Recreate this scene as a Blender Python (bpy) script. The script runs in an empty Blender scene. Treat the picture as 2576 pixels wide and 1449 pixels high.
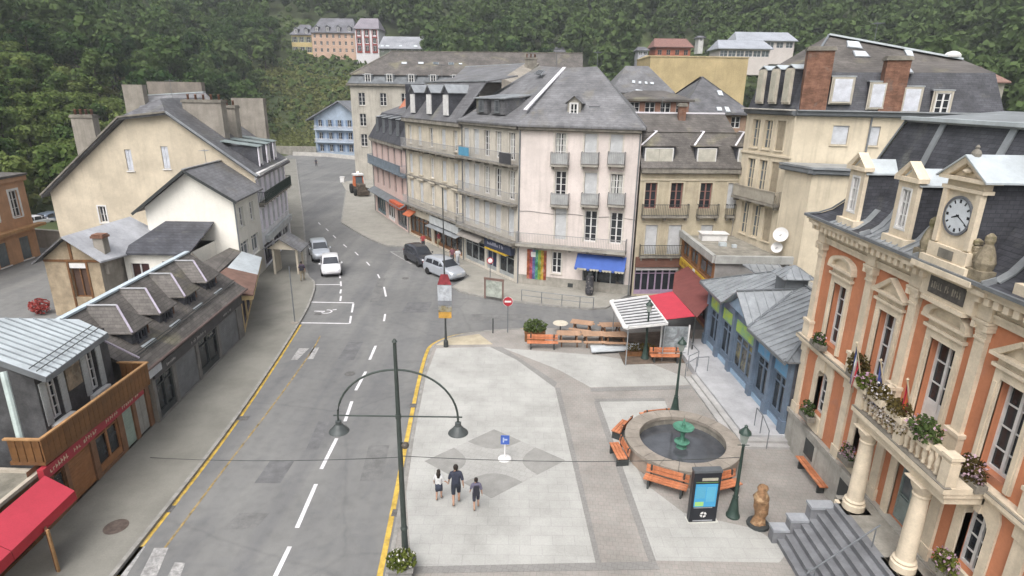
import bpy, bmesh, math, random
from math import radians, sin, cos, pi, hypot, atan2
from mathutils import Vector, Matrix, noise as mnoise
random.seed(7)
SC = bpy.context.scene
COL = SC.collection
# ------------------------------------------------------------------ camera
PW, PH, FPX = 2576.0, 1449.0, 1500.0          # survey picture size and focal length in its pixels
CAMZ, PITCH, ROLL = 15.5, radians(18.0), radians(0.8)
cam_data = bpy.data.cameras.new('camera')
cam = bpy.data.objects.new('camera', cam_data)
COL.objects.link(cam)
cam_data.sensor_width = 36.0
cam_data.lens = 36.0 * FPX / PW
cam_data.clip_start = 0.1
cam_data.clip_end = 3000
CROT = Matrix.Rotation(pi / 2 - PITCH, 3, 'X') @ Matrix.Rotation(ROLL, 3, 'Z')
cam.location = (0, 0, CAMZ)
cam.rotation_euler = CROT.to_euler()
SC.camera = cam
# ------------------------------------------------------------------ sky and sun: overcast evening
SUN_EL, SUN_AZ = radians(56), radians(202)      # azimuth: direction the light comes from, 0 = +y, clockwise
world = bpy.data.worlds.new('World')
SC.world = world
world.use_nodes = True
wn = world.node_tree.nodes
bg = wn['Background']
sky = wn.new('ShaderNodeTexSky')
sky.sky_type = 'NISHITA'
sky.sun_disc = False
sky.sun_elevation = SUN_EL
sky.sun_rotation = SUN_AZ
sky.air_density = 1.0
sky.dust_density = 6.0
sky.ozone_density = 0.6
hs = wn.new('ShaderNodeHueSaturation')
hs.inputs['Saturation'].default_value = 0.28
world.node_tree.links.new(sky.outputs[0], hs.inputs['Color'])
world.node_tree.links.new(hs.outputs[0], bg.inputs[0])
bg.inputs[1].default_value = 0.15
sun_data = bpy.data.lights.new('sun', 'SUN')
sun_data.energy = 0.7
sun_data.angle = radians(50)
sun_data.color = (1.0, 0.98, 0.955)
sun = bpy.data.objects.new('sun', sun_data)
COL.objects.link(sun)
sdir = Vector((sin(SUN_AZ) * cos(SUN_EL), cos(SUN_AZ) * cos(SUN_EL), sin(SUN_EL)))
sun.rotation_euler = sdir.to_track_quat('Z', 'Y').to_euler()
sun.location = sdir * 200
vs = SC.view_settings
vs.view_transform = 'Standard'
vs.look = 'None'
vs.gamma = 1.0
vs.exposure = 0.8
vs.use_curve_mapping = False
SC.cycles.use_denoising = True
SC.cycles.max_bounces = 6
SC.cycles.diffuse_bounces = 3
SC.cycles.glossy_bounces = 3
SC.cycles.transmission_bounces = 4
SC.cycles.transparent_max_bounces = 6
SC.cycles.sample_clamp_indirect = 4

# ------------------------------------------------------------------ survey helpers
def ray(u, v):
    return CROT @ Vector(((u - PW / 2) / FPX, -(v - PH / 2) / FPX, -1.0))
def G(u, v, z=0.0):
    d = ray(u, v); t = (z - CAMZ) / d.z
    return Vector((d.x * t, d.y * t, z))
def AY(u, v, y):
    d = ray(u, v); t = y / d.y
    return Vector((d.x * t, y, CAMZ + d.z * t))
def AX(u, v, x):
    d = ray(u, v); t = x / d.x
    return Vector((x, d.y * t, CAMZ + d.z * t))
def V2(p): return Vector((p[0], p[1]))
def V3(*a): return Vector(a)

# ------------------------------------------------------------------ materials
MATS = {}
def srgb(r, g, b):
    f = lambda c: (c / 255.0 / 12.92) if c / 255.0 <= 0.04045 else ((c / 255.0 + 0.055) / 1.055) ** 2.4
    return (f(r), f(g), f(b))
def mat(name, col, rough=0.8, var=0.12, scale=1.5, bump=0.0, metal=0.0, fine=0.06, spec=0.3, streak=0.0, col2=None, rnd=0.0, coat=0.0, sheen=0.0, blotch=None, course=None):
    if name in MATS: return MATS[name]
    m = bpy.data.materials.new(name); m.use_nodes = True
    nt = m.node_tree; N = nt.nodes; L = nt.links
    b = N['Principled BSDF']
    b.inputs['Roughness'].default_value = rough
    b.inputs['Metallic'].default_value = metal
    b.inputs['Specular IOR Level'].default_value = spec
    if coat: b.inputs['Coat Weight'].default_value = coat
    tc = N.new('ShaderNodeTexCoord')
    n1 = N.new('ShaderNodeTexNoise'); n1.inputs['Scale'].default_value = scale; n1.inputs['Detail'].default_value = 6; n1.inputs['Roughness'].default_value = 0.65
    n2 = N.new('ShaderNodeTexNoise'); n2.inputs['Scale'].default_value = scale * 14; n2.inputs['Detail'].default_value = 3
    L.new(tc.outputs['Object'], n1.inputs['Vector']); L.new(tc.outputs['Object'], n2.inputs['Vector'])
    c2 = col2 if col2 else tuple(max(0, c * (1 - 2.2 * var)) for c in col)
    mx = N.new('ShaderNodeMix'); mx.data_type = 'RGBA'
    rp = N.new('ShaderNodeValToRGB'); rp.color_ramp.elements[0].position = 0.38; rp.color_ramp.elements[1].position = 0.66
    L.new(n1.outputs['Fac'], rp.inputs['Fac'])
    L.new(rp.outputs['Color'], mx.inputs[0])
    mx.inputs[6].default_value = (*c2, 1); mx.inputs[7].default_value = (*col, 1)
    out = mx.outputs[2]
    if streak:
        mp = N.new('ShaderNodeMapping'); mp.inputs['Scale'].default_value = (2.2, 2.2, 0.16)
        n3 = N.new('ShaderNodeTexNoise'); n3.inputs['Scale'].default_value = 1.6; n3.inputs['Detail'].default_value = 5
        L.new(tc.outputs['Object'], mp.inputs['Vector']); L.new(mp.outputs['Vector'], n3.inputs['Vector'])
        r3 = N.new('ShaderNodeValToRGB'); r3.color_ramp.elements[0].position = 0.5; r3.color_ramp.elements[1].position = 0.78
        L.new(n3.outputs['Fac'], r3.inputs['Fac'])
        ms = N.new('ShaderNodeMath'); ms.operation = 'MULTIPLY'; ms.inputs[1].default_value = streak
        L.new(r3.outputs['Color'], ms.inputs[0])
        m3 = N.new('ShaderNodeMix'); m3.data_type = 'RGBA'
        L.new(ms.outputs[0], m3.inputs[0]); L.new(out, m3.inputs[6])
        m3.inputs[7].default_value = (col[0] * .42, col[1] * .42, col[2] * .40, 1)
        out = m3.outputs[2]
    if blotch:
        n4 = N.new('ShaderNodeTexNoise'); n4.inputs['Scale'].default_value = blotch[1]; n4.inputs['Detail'].default_value = 4; n4.inputs['Distortion'].default_value = 0.6
        L.new(tc.outputs['Object'], n4.inputs['Vector'])
        r4 = N.new('ShaderNodeValToRGB'); r4.color_ramp.elements[0].position = blotch[2]; r4.color_ramp.elements[1].position = min(0.99, blotch[2] + 0.12)
        L.new(n4.outputs['Fac'], r4.inputs['Fac'])
        m4 = N.new('ShaderNodeMix'); m4.data_type = 'RGBA'
        k4 = N.new('ShaderNodeMath'); k4.operation = 'MULTIPLY'; k4.inputs[1].default_value = 0.75
        L.new(r4.outputs['Color'], k4.inputs[0]); L.new(k4.outputs[0], m4.inputs[0])
        L.new(out, m4.inputs[6]); m4.inputs[7].default_value = (*blotch[0], 1)
        out = m4.outputs[2]
    ad = N.new('ShaderNodeMix'); ad.data_type = 'RGBA'; ad.blend_type = 'MULTIPLY'; ad.inputs[0].default_value = 1
    mr = N.new('ShaderNodeMapRange'); mr.inputs[3].default_value = 1 - fine * 2; mr.inputs[4].default_value = 1 + fine * 2
    L.new(n2.outputs['Fac'], mr.inputs[0]); L.new(out, ad.inputs[6]); L.new(mr.outputs[0], ad.inputs[7])
    out = ad.outputs[2]
    if course:      # slate or tile courses: rows follow the height, joints run across
        sx = N.new('ShaderNodeSeparateXYZ'); L.new(tc.outputs['Object'], sx.inputs[0])
        ax = N.new('ShaderNodeMath'); ax.operation = 'ADD'; L.new(sx.outputs[0], ax.inputs[0]); L.new(sx.outputs[1], ax.inputs[1])
        cb = N.new('ShaderNodeCombineXYZ'); L.new(ax.outputs[0], cb.inputs[0]); L.new(sx.outputs[2], cb.inputs[1])
        bk = N.new('ShaderNodeTexBrick'); bk.inputs['Scale'].default_value = 1; bk.inputs['Brick Width'].default_value = course[0]; bk.inputs['Row Height'].default_value = course[1]
        bk.inputs['Mortar Size'].default_value = course[1] * .09; bk.inputs['Mortar Smooth'].default_value = .6
        k0 = course[2]; bk.inputs['Color1'].default_value = (1 + k0, 1 + k0, 1 + k0, 1); bk.inputs['Color2'].default_value = (1 - k0, 1 - k0, 1 - k0, 1); bk.inputs['Mortar'].default_value = (1 - 2.6*k0, 1 - 2.6*k0, 1 - 2.6*k0, 1)
        L.new(cb.outputs[0], bk.inputs['Vector'])
        a6 = N.new('ShaderNodeMix'); a6.data_type = 'RGBA'; a6.blend_type = 'MULTIPLY'; a6.inputs[0].default_value = 1
        L.new(out, a6.inputs[6]); L.new(bk.outputs['Color'], a6.inputs[7]); out = a6.outputs[2]
    if rnd:
        oi = N.new('ShaderNodeObjectInfo'); m5 = N.new('ShaderNodeMapRange'); m5.inputs[3].default_value = 1 - rnd; m5.inputs[4].default_value = 1 + rnd
        L.new(oi.outputs['Random'], m5.inputs[0])
        a5 = N.new('ShaderNodeMix'); a5.data_type = 'RGBA'; a5.blend_type = 'MULTIPLY'; a5.inputs[0].default_value = 1
        L.new(out, a5.inputs[6]); L.new(m5.outputs[0], a5.inputs[7]); out = a5.outputs[2]
    L.new(out, b.inputs['Base Color'])
    if bump:
        bp = N.new('ShaderNodeBump'); bp.inputs['Strength'].default_value = bump; bp.inputs['Distance'].default_value = 0.03
        L.new(n2.outputs['Fac'], bp.inputs['Height']); L.new(bp.outputs['Normal'], b.inputs['Normal'])
    MATS[name] = m
    return m
def mat_emit(name, col, strength):
    m = mat(name, col, rough=0.2, var=0.05)
    b = m.node_tree.nodes['Principled BSDF']
    b.inputs['Emission Color'].default_value = (*col, 1); b.inputs['Emission Strength'].default_value = strength
    return m
def mat_leaf(name, c1, c2, trans=0.35):
    m = bpy.data.materials.new(name); m.use_nodes = True
    nt = m.node_tree; N = nt.nodes; L = nt.links
    N.remove(N['Principled BSDF'])
    tc = N.new('ShaderNodeTexCoord'); oi = N.new('ShaderNodeObjectInfo'); ge = N.new('ShaderNodeNewGeometry')
    n1 = N.new('ShaderNodeTexNoise'); n1.inputs['Scale'].default_value = 0.5; n1.inputs['Detail'].default_value = 4
    L.new(tc.outputs['Object'], n1.inputs['Vector'])
    a = N.new('ShaderNodeMath'); a.operation = 'ADD'; L.new(n1.outputs['Fac'], a.inputs[0])
    k = N.new('ShaderNodeMath'); k.operation = 'MULTIPLY_ADD'; k.inputs[1].default_value = 0.7; k.inputs[2].default_value = -0.35
    L.new(oi.outputs['Random'], k.inputs[0]); L.new(k.outputs[0], a.inputs[1])
    k2 = N.new('ShaderNodeMath'); k2.operation = 'MULTIPLY_ADD'; k2.inputs[1].default_value = 0.5; k2.inputs[2].default_value = -0.25
    L.new(ge.outputs['Random Per Island'], k2.inputs[0])
    a2 = N.new('ShaderNodeMath'); a2.operation = 'ADD'; L.new(a.outputs[0], a2.inputs[0]); L.new(k2.outputs[0], a2.inputs[1])
    mx = N.new('ShaderNodeMix'); mx.data_type = 'RGBA'; L.new(a2.outputs[0], mx.inputs[0])
    mx.inputs[6].default_value = (*c1, 1); mx.inputs[7].default_value = (*c2, 1)
    d = N.new('ShaderNodeBsdfDiffuse'); t = N.new('ShaderNodeBsdfTranslucent'); s = N.new('ShaderNodeMixShader'); s.inputs[0].default_value = trans
    L.new(mx.outputs[2], d.inputs[0]); L.new(mx.outputs[2], t.inputs[0]); L.new(d.outputs[0], s.inputs[1]); L.new(t.outputs[0], s.inputs[2])
    L.new(s.outputs[0], N['Material Output'].inputs['Surface'])
    MATS[name] = m
    return m

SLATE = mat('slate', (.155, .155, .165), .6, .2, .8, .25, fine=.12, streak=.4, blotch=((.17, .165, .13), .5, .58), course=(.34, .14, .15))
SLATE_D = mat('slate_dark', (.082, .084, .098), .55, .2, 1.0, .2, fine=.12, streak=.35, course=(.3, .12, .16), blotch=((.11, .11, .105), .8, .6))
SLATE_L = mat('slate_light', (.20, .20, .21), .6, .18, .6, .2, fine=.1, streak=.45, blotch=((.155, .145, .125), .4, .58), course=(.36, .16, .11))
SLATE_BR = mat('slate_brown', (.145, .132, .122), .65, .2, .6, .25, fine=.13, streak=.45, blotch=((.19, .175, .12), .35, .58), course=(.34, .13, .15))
ZINC = mat('zinc', (.36, .38, .40), .42, .14, .9, .05, metal=.35, fine=.05, streak=.3)
ZINC_W = mat('zinc_pale', (.58, .63, .66), .4, .1, .7, .03, metal=.25, fine=.04, streak=.25)
ZINC_D = mat('zinc_dark', (.2, .215, .23), .5, .12, 1, 0, metal=.3)
FLASH = mat('flashing', (.72, .70, .74), .45, .06, 2, 0)
WHITE = mat('white_paint', (.72, .71, .70), .5, .08, 2, 0, fine=.03)
CREAM = mat('cream_stone', (.72, .62, .48), .85, .1, 1.3, .1, fine=.07, streak=.3, blotch=((.52, .45, .35), 1.1, .62))
CREAM_L = mat('cream_render', (.60, .54, .44), .9, .1, .7, .08, fine=.05, streak=.5, blotch=((.48, .42, .33), .7, .6))
YELLOWR = mat('yellow_render', (.62, .54, .42), .9, .1, .6, .1, fine=.05, streak=.22, blotch=((.50, .43, .33), .4, .62))
OFFWH = mat('offwhite_render', (.84, .81, .74), .9, .04, .6, .05, fine=.03, streak=.12)
PINK = mat('pale_pink_render', (.67, .60, .565), .9, .08, .5, .05, fine=.04, streak=.3, blotch=((.55, .49, .45), .35, .6))
PINK2 = mat('rose_render', (.60, .46, .42), .9, .06, .6, .05, streak=.2)
BEIGE = mat('beige_render', (.48, .42, .31), .9, .12, .8, .08, streak=.4)
GREYST = mat('grey_stone', (.36, .34, .30), .9, .16, 1.2, .15, streak=.4, fine=.09)
STONE_D = mat('weathered_stone', (.27, .25, .215), .9, .2, 1.6, .15, streak=.3)
CONC = mat('concrete_wall', (.33, .30, .26), .9, .14, .8, .1, streak=.5)
ORANGE = mat('orange_render', (.55, .225, .12), .88, .08, .7, .08, fine=.05, streak=.18, blotch=((.40, .19, .13), .8, .6))
BRICK = mat('brick_chimney', (.25, .13, .088), .9, .2, 2, .2, fine=.1, streak=.4, course=(.24, .08, .14), blotch=((.16, .12, .10), 1.2, .58))
GLASS = mat('window_glass', (.035, .04, .048), .12, .25, .6, 0, fine=.0, spec=.6)
GLASS_L = mat('window_glass_pale', (.16, .19, .21), .15, .2, .7, 0, spec=.6)
GLASS_B = mat('shop_glass', (.06, .07, .08), .12, .4, 1.2, 0, spec=.6, blotch=((.20, .17, .15), 1.6, .6))
CURT = mat('net_curtain', (.5, .5, .47), .9, .1, 3)
DARKM = mat('dark_metal', (.05, .055, .055), .5, .1, 3)
GREENM = mat('dark_green_paint', (.035, .06, .05), .45, .12, 3)
PATINA = mat('green_patina', (.10, .27, .19), .6, .2, 4)
WOODO = mat('orange_wood', (.56, .21, .10), .7, .2, 3, .08, fine=.1, rnd=.12, blotch=((.42, .2, .12), 2.5, .58))
WOODB = mat('brown_wood', (.20, .095, .04), .65, .2, 3, .1)
WOODL = mat('light_wood', (.42, .24, .11), .65, .15, 3)
REDA = mat('red_canvas', (.46, .045, .07), .75, .06, 1.5)
REDP = mat('red_paint', (.36, .035, .05), .5, .1, 2)
MAROON = mat('maroon_canvas', (.17, .055, .05), .8, .1, 2)
BLUEA = mat('blue_canvas', (.055, .11, .36), .75, .08, 1.5)
YELP = mat('yellow_road_paint', (.62, .42, .085), .75, .2, 2.2, 0, fine=.12, blotch=((.24, .22, .17), 1.8, .62))
YELS = mat('yellow_sign', (.55, .36, .04), .6, .1, 2)
WHP = mat('white_road_paint', (.72, .70, .72), .75, .12, 2, 0, fine=.08)
WHPW = mat('worn_road_paint', (.46, .45, .44), .8, .25, 3, 0, fine=.15, blotch=((.2, .2, .2), 3, .52))
RUBBER = mat('black_rubber', (.02, .02, .02), .8, .1, 5)
SKIN = mat('skin', (.45, .27, .19), .6, .05, 6)
BLACKP = mat('black_paint', (.02, .022, .028), .35, .1, 3)
# ------------------------------------------------------------------ mesh builders
class MB:
    def __init__(s): s.v = []; s.f = []
    def add(s, vs, fs):
        o = len(s.v); s.v += [tuple(p) for p in vs]; s.f += [tuple(i + o for i in f) for f in fs]; return s
    def poly(s, pts): return s.add(pts, [tuple(range(len(pts)))])
    def box(s, x0, y0, z0, x1, y1, z1):
        return s.add([(x0,y0,z0),(x1,y0,z0),(x1,y1,z0),(x0,y1,z0),(x0,y0,z1),(x1,y0,z1),(x1,y1,z1),(x0,y1,z1)],
                     [(0,3,2,1),(4,5,6,7),(0,1,5,4),(1,2,6,5),(2,3,7,6),(3,0,4,7)])
    def hexa(s, b, t):      # bottom and top quads of points
        return s.add(list(b) + list(t), [(0,3,2,1),(4,5,6,7),(0,1,5,4),(1,2,6,5),(2,3,7,6),(3,0,4,7)])
    def prism(s, poly, z0, z1):
        n = len(poly)
        vs = [(p[0], p[1], z0) for p in poly] + [(p[0], p[1], z1) for p in poly]
        return s.add(vs, [tuple(range(n - 1, -1, -1)), tuple(range(n, 2 * n))] + [(i, (i + 1) % n, n + (i + 1) % n, n + i) for i in range(n)])
    def slab(s, pts, t, d=None):      # 3D polygon with thickness t along d (default straight down)
        d = Vector(d or (0, 0, -1)) * t; n = len(pts); pts = [Vector(p) for p in pts]
        return s.add(pts + [p + d for p in pts], [tuple(range(n)), tuple(range(2 * n - 1, n - 1, -1))] + [(i, n + i, n + (i + 1) % n, (i + 1) % n) for i in range(n)])
    def bar(s, a, b, w, h=None, up=(0, 0, 1)):   # rectangular bar between two points
        a = Vector(a); b = Vector(b); h = h or w; d = (b - a)
        if d.length < 1e-6: return s
        d.normalize(); up = Vector(up)
        if abs(d.dot(up)) > .95: up = Vector((0, 1, 0)) if abs(d.y) < .9 else Vector((1, 0, 0))
        sx = d.cross(up).normalized() * w / 2; sz = d.cross(sx).normalized() * h / 2
        return s.hexa([a - sx - sz, a + sx - sz, a + sx + sz, a - sx + sz], [b - sx - sz, b + sx - sz, b + sx + sz, b - sx + sz])
    def tube(s, pts, r, n=8, cap=True):
        pts = [Vector(p) for p in pts]; m = len(pts); rs = r if isinstance(r, (list, tuple)) else [r] * m
        o = len(s.v); ref = Vector((0, 0, 1))
        for i, p in enumerate(pts):
            d = (pts[min(i + 1, m - 1)] - pts[max(i - 1, 0)]).normalized()
            if abs(d.dot(ref)) > .98: ref = Vector((1, 0, 0))
            x = d.cross(ref).normalized(); y = d.cross(x).normalized()
            for k in range(n):
                a = 2 * pi * k / n; s.v.append(tuple(p + x * cos(a) * rs[i] + y * sin(a) * rs[i]))
        for i in range(m - 1):
            for k in range(n):
                s.f.append((o + i*n + k, o + i*n + (k+1) % n, o + (i+1)*n + (k+1) % n, o + (i+1)*n + k))
        if cap:
            s.f.append(tuple(o + k for k in range(n - 1, -1, -1))); s.f.append(tuple(o + (m-1)*n + k for k in range(n)))
        return s
    def lathe(s, prof, n=16, c=(0, 0, 0), closed=True, a0=0.0, sq=None):
        o = len(s.v); m = len(prof)
        for r, z in prof:
            for k in range(n):
                a = a0 + 2 * pi * k / n; s.v.append((c[0] + r * cos(a), c[1] + r * sin(a), c[2] + z))
        for i in range(m - 1):
            for k in range(n):
                s.f.append((o + i*n + k, o + i*n + (k+1) % n, o + (i+1)*n + (k+1) % n, o + (i+1)*n + k))
        if closed:
            s.f.append(tuple(o + k for k in range(n - 1, -1, -1))); s.f.append(tuple(o + (m-1)*n + k for k in range(n)))
        return s
    def mesh(s, name, m, smooth=False):
        me = bpy.data.meshes.new(name); me.from_pydata([tuple(p) for p in s.v], [], s.f); me.update()
        bm = bmesh.new(); bm.from_mesh(me); bmesh.ops.recalc_face_normals(bm, faces=bm.faces); bm.to_mesh(me); bm.free()
        if smooth is True: me.shade_smooth()
        elif smooth:
            me.shade_smooth(); me.set_sharp_from_angle(angle=radians(smooth))
        if m: me.materials.append(m)
        return me
def link(name, data):
    o = bpy.data.objects.new(name, data); COL.objects.link(o); return o
def tag(o, label=None, cat=None, group=None, kind=None):
    if label: o['label'] = label
    if cat: o['category'] = cat
    if group: o['group'] = group
    if kind: o['kind'] = kind
    return o
def struct(name, mb, m, parent=None, smooth=False):
    o = link(name, mb.mesh(name, m, smooth)); o['kind'] = 'structure'
    if parent: o.parent = parent; del o['kind']
    return o
class Thing:
    def __init__(s, name, label, cat, base=(0, 0, 0), group=None, rotz=0.0):
        s.e = link(name, None); s.e.location = base; s.e.rotation_euler = (0, 0, rotz); s.base = Vector(base)
        s.e.empty_display_size = .2
        tag(s.e, label, cat, group)
    def part(s, name, mb, m, parent=None, smooth=False, label=None, kind=None):   # world coordinates
        o = link(name, mb.mesh(name, m, smooth))
        if parent: o.parent = parent
        else: o.parent = s.e; o.location = -s.base
        if label: o['label'] = label
        if kind: o['kind'] = kind
        return o
    def local(s, name, me, loc=(0, 0, 0), rot=(0, 0, 0), parent=None, scale=None):      # mesh datablock in the thing's own frame
        o = link(name, me); o.parent = parent or s.e; o.location = loc; o.rotation_euler = rot
        if scale: o.scale = scale
        return o
    def inst(s, name, me, wloc, rotz, parent=None):      # world position under an unrotated thing
        o = link(name, me); o.parent = parent or s.e
        o.location = (0, 0, 0) if parent else Vector(wloc) - s.base
        if not parent: o.rotation_euler = (0, 0, rotz)
        return o
def copy_tree(o, loc, rotz, label=None, parent=None, scale=None):
    c = o.copy(); COL.objects.link(c)
    if parent: c.parent = parent
    else:
        c.location = loc; c.rotation_euler = (0, 0, rotz)
        if label: c['label'] = label
        if scale: c.scale = (scale,) * 3
    for ch in o.children: copy_tree(ch, None, None, None, c)
    return c

# ------------------------------------------------------------------ facades
def clip(poly, outline):
    # Sutherland-Hodgman: poly (2D) clipped by a convex counter-clockwise outline
    out = poly
    n = len(outline)
    for i in range(n):
        a = outline[i]; b = outline[(i + 1) % n]; src = out; out = []
        ins = lambda p: (b[0]-a[0])*(p[1]-a[1]) - (b[1]-a[1])*(p[0]-a[0]) >= -1e-7
        for k in range(len(src)):
            p = src[k]; q = src[(k + 1) % len(src)]
            ip, iq = ins(p), ins(q)
            if ip: out.append(p)
            if ip != iq:
                d1 = (b[0]-a[0])*(p[1]-a[1]) - (b[1]-a[1])*(p[0]-a[0]); d2 = (b[0]-a[0])*(q[1]-a[1]) - (b[1]-a[1])*(q[0]-a[0])
                t = d1 / (d1 - d2); out.append((p[0] + (q[0]-p[0])*t, p[1] + (q[1]-p[1])*t))
        if len(out) < 3: return []
    return out
WCACHE = {}
def wmesh(kind, w, h, **k):
    key = (kind, round(w * 20), round(h * 20), tuple(sorted((a, (b.name if hasattr(b, 'name') else b)) for a, b in k.items())))
    if key in WCACHE: return WCACHE[key]
    res = []       # (name, mesh, parent name)
    fm = k.get('fm', WHITE); gm = k.get('gm', GLASS); rows = k.get('rows', 3); d = k.get('d', .14)
    fw = min(.07, w * .1)
    def frame(rows, leaves=2, fw=fw):
        b = MB()
        b.box(-w/2, d, 0, -w/2+fw, d+.06, h); b.box(w/2-fw, d, 0, w/2, d+.06, h)
        b.box(-w/2+fw, d, h-fw, w/2-fw, d+.06, h); b.box(-w/2+fw, d, 0, w/2-fw, d+.06, fw*1.3)
        for i in range(1, leaves):
            x = -w/2 + w*i/leaves; b.box(x-fw*.7, d-.012, fw*1.3, x+fw*.7, d+.05, h-fw)
        for i in range(1, rows):
            z = h*i/rows; b.box(-w/2+fw, d+.012, z-.02, w/2-fw, d+.045, z+.02)
        return b
    pane = MB().box(-w/2+fw*.5, d+.062, fw*.5, w/2-fw*.5, d+.075, h-fw*.5)
    if kind in ('win', 'winsh', 'door'):
        leaves = k.get('leaves', 2)
        res.append(('window', frame(rows, leaves).mesh('window', fm), None))
        res.append(('pane', pane.mesh('pane', gm), 'window'))
        if kind == 'door':
            res.append(('panel', MB().box(-w/2+fw, d+.02, fw, w/2-fw, d+.05, h*.3).mesh('panel', fm), 'window'))
        if k.get('curt'):
            c = MB()
            for sx in (-1, 1):
                c.box(sx*w*.27-w*.12, d+.052, h*.1, sx*w*.27+w*.12, d+.06, h*.94)
            res.append(('curtain', c.mesh('curtain', CURT), 'window'))
        if kind == 'winsh':
            sm = k.get('sm', WHITE)
            for sx in (-1, 1):
                s = MB(); sw = w*.5
                x0 = sx*(w/2+.02) if sx > 0 else -(w/2+.02)-sw
                s.box(x0, -.05, .02, x0+sw, -.015, h-.02)
                nn = max(5, int(h/.16))
                for i in range(nn):
                    z = .08 + (h-.16)*i/nn; s.box(x0+.05, -.062, z, x0+sw-.05, -.05, z+(h-.16)/nn*.6)
                res.append(('shutter', s.mesh('shutter', sm), None))
    elif kind == 'shut':        # closed shutters or roller blind filling the opening
        sm = k.get('sm', WHITE); b = MB()
        lv = k.get('leaves', 2)
        for i in range(lv):
            x0 = -w/2 + w*i/lv + .012; x1 = -w/2 + w*(i+1)/lv - .012
            b.box(x0, d-.06, .015, x1, d-.02, h-.015)
            nn = max(4, int(h/.14))
            for j in range(nn):
                z = .06 + (h-.12)*j/nn; b.box(x0+.05, d-.073, z, x1-.05, d-.06, z+(h-.12)/nn*.55)
        res.append(('shutter', b.mesh('shutter', sm), None))
    elif kind == 'shop':        # wide glazed shopfront
        lv = k.get('leaves', max(2, int(w/1.1)))
        b = frame(1, lv, .08); b.box(-w/2+.08, d-.01, .08, w/2-.08, d+.055, h*.16); b.box(-w/2+.08, d, h*.78, w/2-.08, d+.055, h*.81)
        res.append(('shopfront', b.mesh('shopfront', fm), None))
        res.append(('pane', pane.mesh('pane', gm), 'shopfront'))
    WCACHE[key] = res
    return res
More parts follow.
